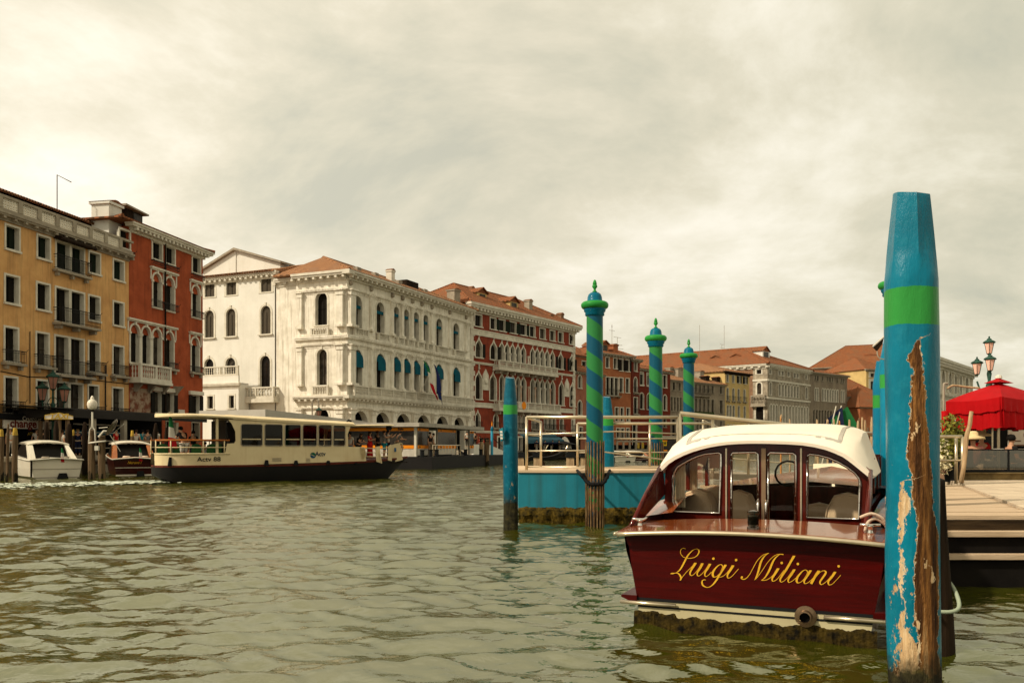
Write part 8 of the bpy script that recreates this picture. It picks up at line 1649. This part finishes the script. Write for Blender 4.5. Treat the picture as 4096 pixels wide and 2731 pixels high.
for y0_, y1_ in ((678, 702), (850, 875)): B = MB(); B.box(0, g(1575, 0)[0], -.05, -.005, g(0, y1_)[1], g(0, y0_)[1]); B.build('sign', M_orangep, t)
B = MB(); c_ = g(1535, 740); B.box(c_[0] - .22, c_[0] + .22, -.06, -.01, c_[1] - .25, c_[1] + .25); o = B.build('letter_sign', mat('yellow_sign', (.75, .50, .02)), t); textobj('letter', 'B', .42, M_letter, o, facing(c_[0], -.08, c_[1]), bold=.012)
B = MB(); B.box(-1, b[0] + 1, -1, 3, -.4, .35); B.build('pontoon_hull', M_letter, t)
FZ = Fr(*P(k(17, 650, 0)[0], HY, 140)[:2], .9, .43); t = fthing('quayside_pergola', 'grey metal pergola frames along the quay below the salmon house', 'pergola', FZ); g = lambda x, y: FZ.uz(*k(17, x, y))
B = MB(); a = g(720, 700); b = g(1250, 700)
for z in (a[1], g(0, 850)[1]): B.box(a[0], b[0], -.1, .1, z - .15, z + .1)
for i in range(6): x = a[0] + (b[0] - a[0]) * i / 5; B.box(x - .15, x + .15, -.1, .1, QZ, a[1])
B.build('frame', M_trimd, t)
for x in (1075, 1150): c_ = g(x, 775); B = MB(); B.box(c_[0] - .2, c_[0] + .2, -.2, -.12, c_[1] - .45, c_[1] + .45); B.build('yellow_panel', M_ytip, t)
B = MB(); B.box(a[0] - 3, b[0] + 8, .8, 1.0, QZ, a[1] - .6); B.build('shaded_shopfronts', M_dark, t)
# ================================================================ mooring sticks behind the white cabin roof
SG = 'pale wooden mooring sticks behind the cabin roof'
STK = [(20, 118, 545, 32), (20, 278, 592, 34), (20, 772, 600, 36), (20, 812, 615, 34), (20, 988, 632, 36), (20, 1090, 592, 36), (20, 1220, 625, 36), (20, 1398, 605, 42), (20, 1552, 625, 44), (20, 1590, 575, 34), (20, 1645, 562, 40), (20, 1680, 625, 26), (20, 1706, 615, 36), (20, 1748, 755, 38), (20, 1795, 642, 32), (20, 1842, 558, 40), (20, 1893, 715, 40), (20, 1940, 812, 48)]
nm_ = ['%s mooring stick %s behind the cabin roof' % (a, b) for a, b in (('slim orange topped', 'farthest left'), ('short blunt', 'second from the left'), ('thick pale', 'left of a touching pair'), ('thick pale', 'right of a touching pair'), ('round headed', 'standing alone right of the touching pair'), ('straight pale', 'left of the hanging flags'), ('bright orange', 'just under the striped flag'), ('tall even', 'right of the red flag tip'), ('thick rope bound', 'first of the right hand cluster'), ('dark tilted', 'second of the right hand cluster'), ('tall knotty', 'third of the right hand cluster'), ('thin', 'fourth of the right hand cluster'), ('medium', 'fifth of the right hand cluster'), ('short dark', 'sixth of the right hand cluster'), ('banded pale', 'seventh of the right hand cluster'), ('tallest', 'eighth of the right hand cluster'), ('greyish', 'ninth of the right hand cluster'), ('low thick', 'last of the cluster by the blue piles'))]
nm_ = [n.replace('mooring stick farthest', 'mooring stick, farthest') for n in nm_]
for i, (c_, x, y, w_) in enumerate(STK):
    Y = 34 + (i * 7 % 5) * 1.3; px, py = k(c_, x, y); p = P(px, HY, Y); r = w_ * CR[c_][2] / FP * Y / 2; t = thing('mooring_stick', nm_[i], 'mooring pole', (p.x, p.y, 0), 0, SG)
    m_ = mat('orange_stick', (.55, .25, .07), (.35, .14, .04), 4, .8) if i in (0, 6) else (M_woodp if i in (9, 13, 16) else M_stick)
    pile_mesh(r, zz_(py, Y), .12, .75, ((i % 3 - 1) * .012, 0), 24, 9, 6, 50 + i, amp=r * .14).build('post', m_, t, smooth=True)
    if i in (0, 4): B = MB(); B.lathe([(r * .8, zz_(py, Y) - .12), (r * 1.25, zz_(py, Y) - .05), (r * 1.1, zz_(py, Y) + .06), (0, zz_(py, Y) + .1)], 10); B.build('knob', M_stick, t, smooth=True)
    if i in (8, 14): B = MB(); B.lathe([(r * 1.15, zz_(py, Y) - .5), (r * 1.25, zz_(py, Y) - .46), (r * 1.15, zz_(py, Y) - .42)], 10); B.build('rope_band', M_trimd, t)
# flags hanging near the brown palace
for i, (x0_, y0_, cols, lab) in enumerate((((1250, 420), 0, [M_flagg, M_flagw, M_flagr], 'large green white and red flag hanging above the mooring sticks'), ((1150, 430), 0, [C_['navy']], 'dark blue flag hanging left of the striped flag above the mooring sticks'))):
    a = P(*k(20, *x0_), 60); t = thing('hanging_flag', lab, 'flag', (a.x, a.y, 0), 0, 'flags above the mooring sticks'); B = MB(); B.tube([(-1.2, .3, a.z - 5), (0, 0, a.z + .3)], .04, 5); B.build('pole', M_trim, t)
    dx = 2.6 if i == 0 else .3; n_ = len(cols)
    for s_, m_ in enumerate(cols):
        secs_ = []
        for j in range(5):
            f = (s_ + j / 4) / n_; c = Vector((dx * f, 0, a.z - 4.6 * f ** .9 if i == 0 else a.z - 5.0 * f)); w_ = .75 + .15 * math.sin(f * 5); secs_.append([c + Vector((-w_, .1 * math.sin(f * 7), -.7)), c + Vector((0, .15, -.1)), c + Vector((w_ * .5, -.1, .25))])
        B = MB(); B.loft(secs_, closed=False); B.build('cloth', m_, t, smooth=True)
# ================================================================ right bank: dock, pavement, terrace
zD = .80; xD = P(3600, HY, 10.1).x
dk = thing('wooden_dock', 'wooden dock with boards and dark stepped beams at the right edge', 'dock', (xD, 10.1, 0))
M_plank = mat('sun_bleached_planks', (.56, .42, .28), (.42, .30, .19), 2, .8, .3, 12, grain=(.6, 5, 5))
B = MB(); y = 0.02
rg = np.random.default_rng(2); i = 0
edge = lambda yy: 3.95 - (yy) * .20      # boundary with the stone paving runs diagonally
for j in range(28):
    w_ = .285; x1 = 6.5 if y < .0 else max(1.2, min(6.5, P(np.interp(y + 10.1, [10.1, 10.9, 13, 17.0, 19], [4600, 4096, 3990, 3862, 3850]), HY, y + 10.1).x - xD)); B.box(-.6 if y > 6 else 0, x1, y, y + w_ - .018, zD - .05 + rg.normal(0, .002), zD + rg.normal(0, .002)); y += w_
B.build('deck_boards', M_plank, dk)
B = MB(); B.box(0, 6.5, .0, .10, zD - .22, zD - .055); B.box(0, 6.5, .03, .12, zD - .24 - .14, zD - .235); B.build('fascia_beam', mat('brown_dock_beam', (.06, .038, .018), (.018, .011, .006), 2, .85, .5, 10, grain=(.6, 5, 5)), dk)
B = MB(); z1_ = zz_(k(16, 0, 425)[1], 9.95); B.box(0, 6.5, -.16, .03, z1_ - .06, z1_ + .0); B.build('upper_step', M_plank, dk)
B = MB(); B.box(0, 6.5, -.1, .05, z1_ - .32, z1_ - .06); B.build('middle_beam', mat('shade_toned_beam', (.010, .008, .006), (.004, .003, .003), 2, .9, spec=.1), dk)  # near-black beam colour carries the shade on the dock risers
B = MB(); z2_ = zz_(k(16, 0, 600)[1], 9.85); B.box(0, 6.5, -.26, -.0, z2_ - .055, z2_); B.build('lower_step', M_plank, dk)
B = MB(); B.box(0, 6.5, -.2, .05, -.5, z2_ - .06); B.build('lower_beam', MATS['shade_toned_beam'], dk); B = MB(); B.box(0, 6.5, .2, 8.5, -.5, zD - .36); B.build('dark_underside', M_dark, dk)
pv = mat('warm_paving', (.58, .46, .32), (.46, .36, .25), .8, .85, .2, 10)
def paving_mat():
    m = bpy.data.materials.new('paving_slabs'); m.use_nodes = True; t = m.node_tree; b = t.nodes['Principled BSDF']; b.inputs['Roughness'].default_value = .85; tcn = t.nodes.new('ShaderNodeTexCoord').outputs['Object']
    br = t.nodes.new('ShaderNodeTexBrick'); br.inputs['Scale'].default_value = 1; br.inputs['Brick Width'].default_value = 1.3; br.inputs['Row Height'].default_value = .62; br.inputs['Mortar Size'].default_value = .012; br.inputs['Color1'].default_value = (.60, .48, .33, 1); br.inputs['Color2'].default_value = (.50, .39, .27, 1); br.inputs['Mortar'].default_value = (.16, .12, .08, 1)
    lk(t, mapping(t, tcn, rot=(0, 0, R(8))), br.inputs['Vector']); f = noise(t, tcn, 1.6, 7, .7); col = mixc(t, ramp(t, f, [(.4, (0, 0, 0)), (.75, (.7, .7, .7))]), br.outputs[0], (.36, .27, .18)); lk(t, col, b.inputs['Base Color']); return m
B = MB(); q_ = [P(4600, HY, 10.15), P(4096, HY, 10.95), P(3990, HY, 13.1), P(3864, HY, 17.0), P(3852, HY, 18.6), P(3700, HY, 22), P(3720, HY, 60), P(4000, HY, 100), P(8000, HY, 100), P(8000, HY, 10.15)]
B.plan([(a.x, a.y) for a in q_][::-1], -.6, zD + .03); B.build('right_pavement', paving_mat(), kind='structure')
FU = Fr(*P(k(18, 545, 0)[0], HY, 20)[:2], 1, .02); g = lambda x, y, o=0.0: FU.uz(*k(18, x, y), o)
tr = fthing('terrace_barrier', 'low smoky glass barrier on a stone base round the cafe terrace under the red parasol', 'barrier', FU); uE_ = g(2400, 0)[0]
B = MB(); z0_ = g(0, 1335)[1]; z1_ = g(0, 1048)[1]; B.box(0, uE_, 0, .03, z0_, z1_); B.build('glass_panel', glass('barrier_glass', (.42, .36, .29), alpha=.25), tr)
B = MB(); B.box(-.02, uE_, -.015, .045, z1_, z1_ + .03); B.box(-.02, uE_, -.015, .045, z0_ - .03, z0_ + .03)
for i in range(4): x = uE_ * i / 3; B.box(x - .02, x + .02, -.01, .04, z0_, z1_)
B.build('barrier_frame', M_letter, tr)
B = MB(); zb_ = g(0, 1400)[1]; B.box(-.15, uE_, -.05, 6, zD + .03, z0_ - .06); B.box(-.2, uE_, -.14, 6, z0_ - .055, z0_ - .031) ; B.build('stone_base', mat('mossy_stone', (.22, .16, .07), (.08, .06, .03), 3, .9), tr)
# red parasol (square, seen corner on)
ap = P(*k(18, 1025, 108), 22.6); fc = P(*k(18, 1072, 303), 21.0); lc = P(*k(18, 290, 345), 22.7); hx = fc.x - lc.x; zc_ = (fc.z + lc.z) / 2
um = thing('red_parasol', 'big square red parasol with hanging side cloths over the cafe terrace', 'parasol', (ap.x, 22.6, 0)); M_redc = mat('red_canvas', (.38, .003, .005), (.32, .0025, .004), 2, .75, .1, 6)
cs = [Vector((fc.x - ap.x, -1.6, zc_)), Vector((14.1 - ap.x, .1, zc_)), Vector((14.1 + lc.x - fc.x - ap.x, 1.8, zc_)), Vector((lc.x - ap.x, .1, zc_ - .03))]; B = MB()
top_ = Vector((0, 0, ap.z)); NN = 10
for a, b in zip(cs, cs[1:] + cs[:1]):
    rows = []
    for j in range(7):
        f = j / 6; r_ = []
        for i in range(NN + 1): p_ = top_.lerp(a.lerp(b, i / NN), f); p_.z += .10 * math.sin(math.pi * f) * (.7 - abs(i / NN - .5)) - .05 * f * math.sin(math.pi * i / NN); r_.append(p_)
        rows.append(r_)
    B.loft(rows, closed=False, cap=False)
B.build('canopy', M_redc, um, smooth='auto')
rows = [[top_.lerp(c, f) + Vector((0, 0, .10 + .03 * (1 - f))) for c in cs] for f in (.0, .16, .28)]; B = MB(); B.loft(rows, cap=False); B.build('vent_flap', M_redc, um)
B = MB(); B.lathe([(.0, .22), (.07, .19), (.09, .12), (.05, .1)], 10, tuple(top_)); B.build('top_knob', M_signw, um)
for qi, (a, b) in enumerate(zip(cs, cs[1:] + cs[:1])):
    for dr, amp, off_ in ((.30, .025, 0), (.72, .07, .05)):
        rows = []; n2 = 28
        for j in range(5):
            f = j / 4; r_ = []
            for i in range(n2 + 1):
                p_ = a.lerp(b, i / n2); nrm = Vector(((b - a).y, -(b - a).x, 0)).normalized(); sag = -.05 * math.sin(math.pi * i / n2)
                drop = dr * f * (1 + (.04 * math.sin(i * .8) if dr > .5 else .10 * abs(math.sin(i / n2 * math.pi * 4)))); p_ = p_ + Vector((0, 0, sag - drop)) - nrm * (off_ * 1.0) + nrm * amp * f * math.sin(i * 1.9 + qi) ; r_.append(p_)
            rows.append(r_)
        B = MB(); B.loft(rows, closed=False, cap=False); B.build('valance' if dr < .5 else 'side_cloth', M_redc, um, smooth=True)
B = MB(); secs_ = [[cs[3] + Vector((x * (1 - .35 * f), y, -.25 - 1.15 * f)) for x, y in ((-.12, 0), (-.04, -.1), (.06, -.03), (.14, -.1), (.2, .05), (.0, .1))] for f in (0, .3, .6, .85, 1)]; B.loft(secs_); B.build('gathered_cloth', M_redc, um, smooth=True)
B = MB(); B.tube([(0, 0, .85), (0, 0, ap.z)], .04, 8); B.build('pole', M_trimd, um)
for x in (940, 1022): u_ = P(k(18, x, 0)[0], HY, 22).x - ap.x; B = MB(); B.tube([(u_, -.6, .85), (u_, -.6, zc_ - .1)], .028 if x == 1022 else .02, 8); B.build('side_pole', M_steel, um)
a = P(*k(18, 390, 610), 21.4); B = MB(); o_ = Vector((ap.x, 22.6, 0)); B.add([Vector(P(*k(18, x, y), 21.4 + d)) - o_ for x, y, d in ((348, 575, 0), (395, 560, 0), (432, 640, 0), (388, 658, 0), (355, 580, .1), (402, 565, .1), (438, 645, .1), (395, 662, .1))], [(0, 1, 2, 3), (7, 6, 5, 4), (0, 4, 5, 1), (1, 5, 6, 2), (2, 6, 7, 3), (3, 7, 4, 0)]); B.build('heater_lamp', M_signw, um)
# dark cafe interior behind
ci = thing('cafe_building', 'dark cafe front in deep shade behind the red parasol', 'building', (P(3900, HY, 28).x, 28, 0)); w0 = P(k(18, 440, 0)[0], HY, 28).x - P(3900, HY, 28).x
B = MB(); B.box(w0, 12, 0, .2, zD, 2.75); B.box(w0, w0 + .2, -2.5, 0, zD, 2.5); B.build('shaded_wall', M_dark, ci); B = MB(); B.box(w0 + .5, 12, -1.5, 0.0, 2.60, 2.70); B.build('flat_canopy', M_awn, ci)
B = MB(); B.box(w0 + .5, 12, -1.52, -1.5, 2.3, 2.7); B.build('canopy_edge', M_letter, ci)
mb = thing('menu_board', 'white cafe menu board with a breakfast heading and rows of small print', 'sign', tuple(P(k(18, 1165, 0)[0], HY, 24.5)[:2]) + (0,)); z1_ = zz_(k(18, 0, 765)[1], 24.5); z0_ = zz_(k(18, 0, 985)[1], 24.5); w_ = 2.2
B = MB(); B.box(0, w_, 0, .04, z0_, z1_); B.build('board', M_signw, mb); textobj('heading', 'BREAKFAST', .13, mat('brown_print', (.15, .07, .04)), mb, facing(.75, -.012, z1_ - .14), sx=1.0)
B = MB()
for c in range(4):
    for r_ in range(9): B.box(.12 + c * .5, .12 + c * .5 + (.34 if (r_ * 3 + c) % 4 else .22), -.012, -.005, z1_ - .32 - r_ * .12, z1_ - .29 - r_ * .12)
B.build('small_print', MATS['brown_print'], mb)
B = MB(); B.box(.1, .14, .05, .09, zD, z0_ + .1); B.box(w_ - .14, w_ - .1, .05, .09, zD, z0_ + .1); B.build('board_legs', M_letter, mb)
# people in the terrace
def tperson(x, yh, Y, rz, pose, top, bottom, lab, hh=1.31, **kw):
    px, py = k(18, x, yh); p = P(px, HY, Y); zh = zz_(py, Y); person((p.x, p.y, zh - hh), rz, pose, top, bottom, label=lab, group='people seated on the right hand terrace', **kw)
tperson(672, 838, 20.9, R(168), 'sit', 'pink', 'white', 'seated person in a wide straw sun hat, seen from behind over the glass barrier', hat='straw', hair='blond')
tperson(780, 800, 22.4, R(10), 'sit', 'red', 'white', 'seated person in a small white sun hat facing the one in the straw hat', hat='straw', hair='brown')
tperson(1195, 840, 21.2, R(90), 'sit', 'black', 'black', 'dark silhouette of a seated person in front of the menu board', hair='black')
for x, lab in ((760, 'round bistro table left behind the glass barrier'), (1180, 'bistro table with white cloth behind the glass barrier at right')):
    p = P(k(18, x, 0)[0], HY, 21.8); t = thing('bistro_table', lab, 'table', (p.x, p.y, 0), 0, 'bistro tables on the terrace'); z_ = 1.52 if x > 1000 else 1.4; B = MB(); B.lathe([(.38, z_), (.38, z_ + .025)], 18); B.build('table_top', M_signw if x > 1000 else M_woodk, t); B = MB(); B.lathe([(.22, .95), (.03, 1.0), (.03, z_)], 10); B.build('leg', M_iron, t)
# leaning stick, right railing, flower baskets, lamp
ps_ = [P(*k(18, x, y), Y) for x, y, Y in ((648, 505, 18.3), (635, 600, 18.3), (625, 690, 18.3), (590, 810, 18.3), (572, 900, 18.3), (560, 1060, 18.3), (545, 1240, 18.3), (500, 1500, 18.3))]; o_ = Vector((ps_[-1].x, 18.3, 0)); B = MB(); B.tube([p_ - o_ for p_ in ps_], [.038, .040, .042, .045, .048, .047, .045, .05], 9)
tag(B.build('leaning_stick', M_stick, loc=tuple(o_), smooth=True), 'crooked bare wooden stick leaning beside the right hand railing', 'pole')
YR = 18.6; zt_ = zz_(k(18, 0, 855)[1], YR); xr = P(k(18, 522, 0)[0], HY, YR).x; xl = P(3560, HY, 19.2).x
t = thing('dock_railing', 'steel railing at the end of the wooden dock beside the leaning stick', 'railing', (xr, YR, 0))
for x, y in ((0, 0), (P(k(18, 483, 0)[0], HY, YR).x - xr, .15), (xl - xr, .5)): B = MB(); B.tube([(x, y, zD), (x, y, zt_)], .034, 8); B.build('post', M_steel, t, smooth=True)
for z, r_ in ((zt_, .034), (zz_(k(18, 0, 1188)[1], YR), .022)): B = MB(); B.tube([(0, 0, z), (xl - xr, .5, z)], r_, 8); B.build('rail', M_steel, t, smooth=True)
def leafball(par, name, c, rad, n, s, m, seed, rnd=1.0):
    rg = np.random.default_rng(seed); B = MB()
    for i in range(n):
        d = rg.normal(size=3); d /= np.linalg.norm(d); p_ = np.array(c) + d * rad * rg.random() ** .4; a = rg.normal(size=3); a /= np.linalg.norm(a); b = np.cross(a, d); b /= np.linalg.norm(b) + 1e-6; l = s * (.6 + .8 * rg.random())
        B.add([p_ - a * l * .5, p_ + b * l * .28, p_ + a * l * .5, p_ - b * l * .28], [(0, 1, 2, 3)])
    return B.build(name, m, par)
M_leaf = mat('yellow_green_leaves', (.22, .20, .03), (.06, .075, .015), 9, .7); M_petal = mat('cream_petals', (.75, .66, .42), (.60, .52, .30), 9, .6); M_mag = mat('magenta_petals', (.40, .02, .10))
fp = P(*k(18, 320, 1000), 19.6); t = thing('flower_planter', 'tall planter with green leaves and hanging cream and magenta flowers by the dock railing', 'plant', (fp.x, 19.6, 0)); 
pc_ = lambda x, y, Y=19.6: tuple(Vector(P(*k(18, x, y), Y)) - Vector((fp.x, 19.6, 0)))
leafball(t, 'foliage', pc_(380, 780), np.array([.28, .25, .42]), 500, .09, M_leaf, 1); leafball(t, 'foliage', pc_(310, 960), np.array([.30, .25, .3]), 420, .09, M_leaf, 2); leafball(t, 'foliage', pc_(340, 1100), np.array([.26, .25, .3]), 380, .09, M_leaf, 6)
leafball(t, 'cream_blossom', pc_(220, 1080), np.array([.24, .2, .42]), 420, .10, M_petal, 3); leafball(t, 'cream_blossom', pc_(230, 1260), np.array([.22, .2, .2]), 160, .10, M_petal, 4); leafball(t, 'magenta_blossom', pc_(260, 1255), np.array([.24, .1, .22]), 26, .10, M_mag, 5)
B = MB(); a = pc_(300, 1200); B.lathe([(.12, zD), (.16, zD + .3), (.22, a[2] + .15), (.2, a[2] + .15)], 14, (a[0] + .15, .1, 0)); B.build('pot', M_letter, t)
B = MB(); a = pc_(430, 1080, 20.2); B.box(a[0] - .25, a[0] + .35, .5, 2.5, zD, 1.55); tag(B.build('stone_pier', M_brick, loc=(fp.x, 19.6, 0)), 'low rough stone pier between the flower planter and the glass barrier', 'wall')
Yl = 30; lp = P(k(14, 955, 0)[0], HY, Yl); t = thing('pink_lantern_lamp', 'green iron street lamp with pink glass lanterns rising above the red parasol', 'street lamp', (lp.x, Yl, 0))
gz = lambda c_, y: zz_(k(c_, 0, y)[1], Yl); gx = lambda c_, x: P(k(c_, x, 0)[0], HY, Yl).x - lp.x
zl0 = gz(14, 1388); sc_ = (gz(14, 1240) - zl0) / .72; M_lg2 = mat('bright_pink_lamp_glass', (.95, .55, .42), (.88, .48, .36), 2, .3)
lantern(t, 0, 0, zl0, sc_, glassm=M_lg2); z2_ = gz(14, 1532)
for x, y_ in ((-.08, -.2), (-.34, .15)): lantern(t, x, y_, z2_ if y_ < 0 else z2_ - .1, sc_, glassm=M_lg2); B = MB(); B.tube(smooth_pts([(0, 0, z2_ - .6), (x * .6, y_ * .6, z2_ - .75), (x, y_, (z2_ if y_ < 0 else z2_ - .25) - .1)], 4), .03, 6); B.build('arm', M_lgreen, t, smooth=True)
B = MB(); B.lathe([(.16, zD), (.14, 1.6), (.05, 1.9), (.045, z2_ - 1.0), (.10, z2_ - .9), (.045, z2_ - .75), (.11, z2_ - .5), (.045, z2_ - .35), (.08, z2_ - .1), (.035, z2_ + .1), (.03, zl0)], 12); B.build('post', M_lgreen, t, smooth='auto')
# little solar light panel on a stalk beside the blue piles
a = P(*k(11, 1795, 260), 11.3); t = thing('tilted_panel_light', 'small tilted panel light on a thin stalk, left of the worn blue pile', 'lamp', (a.x, a.y, 0)); o_ = Vector((a.x, a.y, 0))
pts = [P(*k(11, x, y), 11.3) for x, y in ((1712, 300), (1868, 162), (1848, 262), (1772, 362))]; B = MB(); v = [p_ - o_ for p_ in pts] + [p_ - o_ + Vector((.01, .06, .012)) for p_ in pts]; B.add(v, [(0, 1, 2, 3), (7, 6, 5, 4), (0, 4, 5, 1), (1, 5, 6, 2), (2, 6, 7, 3), (3, 7, 4, 0)]); B.build('panel', M_woodk, t); B = MB(); B.tube([pts[0] - o_, pts[1] - o_], .012, 5); B.build('panel_rim', M_signw, t)
B = MB(); B.tube(smooth_pts([Vector(P(*k(11, x, y), 11.3)) - o_ for x, y in ((1772, 362), (1778, 420), (1810, 465), (1870, 478))], 4), .008, 5); B.build('stalk', M_trimd, t)
# pipe frame behind the parasol
a = P(*k(18, 262, 340), 24); t = thing('bent_pipe', 'pale bent pipe frame left of the red parasol top', 'pipe', (a.x, 24, 0)); o_ = Vector((a.x, 24, 0)); B = MB(); B.tube(smooth_pts([Vector(P(*k(18, x, y), 24)) - o_ for x, y in ((262, 520), (262, 340), (262, 150), (275, 118), (320, 120))], 4), .035, 7); B.build('upright', M_trimd, t, smooth=True); B = MB(); B.tube(smooth_pts([Vector(P(*k(18, x, y), 24)) - o_ for x, y in ((310, 190), (360, 155), (420, 145), (600, 168), (760, 182))], 4), .03, 7); B.build('arm', M_stick, t, smooth=True)
# boat lying beyond the mahogany taxi, seen through its windows
FM = Fr(5.2, 15.6, .75, -.66); t = fthing('white_launch', 'pale motor launch moored beyond the mahogany taxi, glimpsed through its cabin windows', 'boat', FM)
hb = lambda y: 1.05 if y < 3 else 1.05 * max(.02, 1 - ((y - 3) / 3) ** 2); B = MB(); B.loft([[(-hb(y), y, .78 + .05 * y), (-hb(y) * .85, y, .1), (0, y, -.3), (hb(y) * .85, y, .1), (hb(y), y, .78 + .05 * y)] for y in (0, .5, 1, 2, 3, 4, 5, 5.8, 6)], closed=False, cap=False); B.poly([(-1.05, 0, .78), (-.9, 0, .1), (0, 0, -.3), (.9, 0, .1), (1.05, 0, .78)]); B.build('hull', mat('ochre_hull', (.55, .40, .18), (.48, .34, .15), 1, .4), t)
B = MB(); B.loft([[(-hb(y), y, .79 + .05 * y), (hb(y), y, .79 + .05 * y)] for y in (0, .5, 1, 2, 3, 4, 5, 5.8, 6)], closed=False, cap=False); B.box(-.7, .7, 2.2, 3.6, .9, 1.25); B.build('deck', M_wgel, t)

# churned foam behind the stern of the water bus
rg = np.random.default_rng(12); B = MB()
for i in range(1500):
    f = rg.random() ** 1.3; u_ = ust + 1.2 - 8.5 * f; y_ = BW / 2 + rg.normal(0, .35 + 1.1 * f) - .6 * f; w_ = FV.w(u_, y_, .02 + .05 * rg.random() * (1 - f)); s_ = (.05 + .13 * rg.random()) * (1 - .5 * f); a = rg.random() * 6.28
    B.add([(w_.x + s_ * 1.4 * math.cos(a + q_ * 1.2566), w_.y + s_ * math.sin(a + q_ * 1.2566), w_.z + (.03 * rg.random())) for q_ in range(5)], [(0, 1, 2, 3, 4)])
B.build('wake_foam', mat('foam', (.72, .74, .62), (.45, .50, .36), 4, .7), label='white churned foam trailing behind the stern of the water bus', cat='foam', kind='stuff')
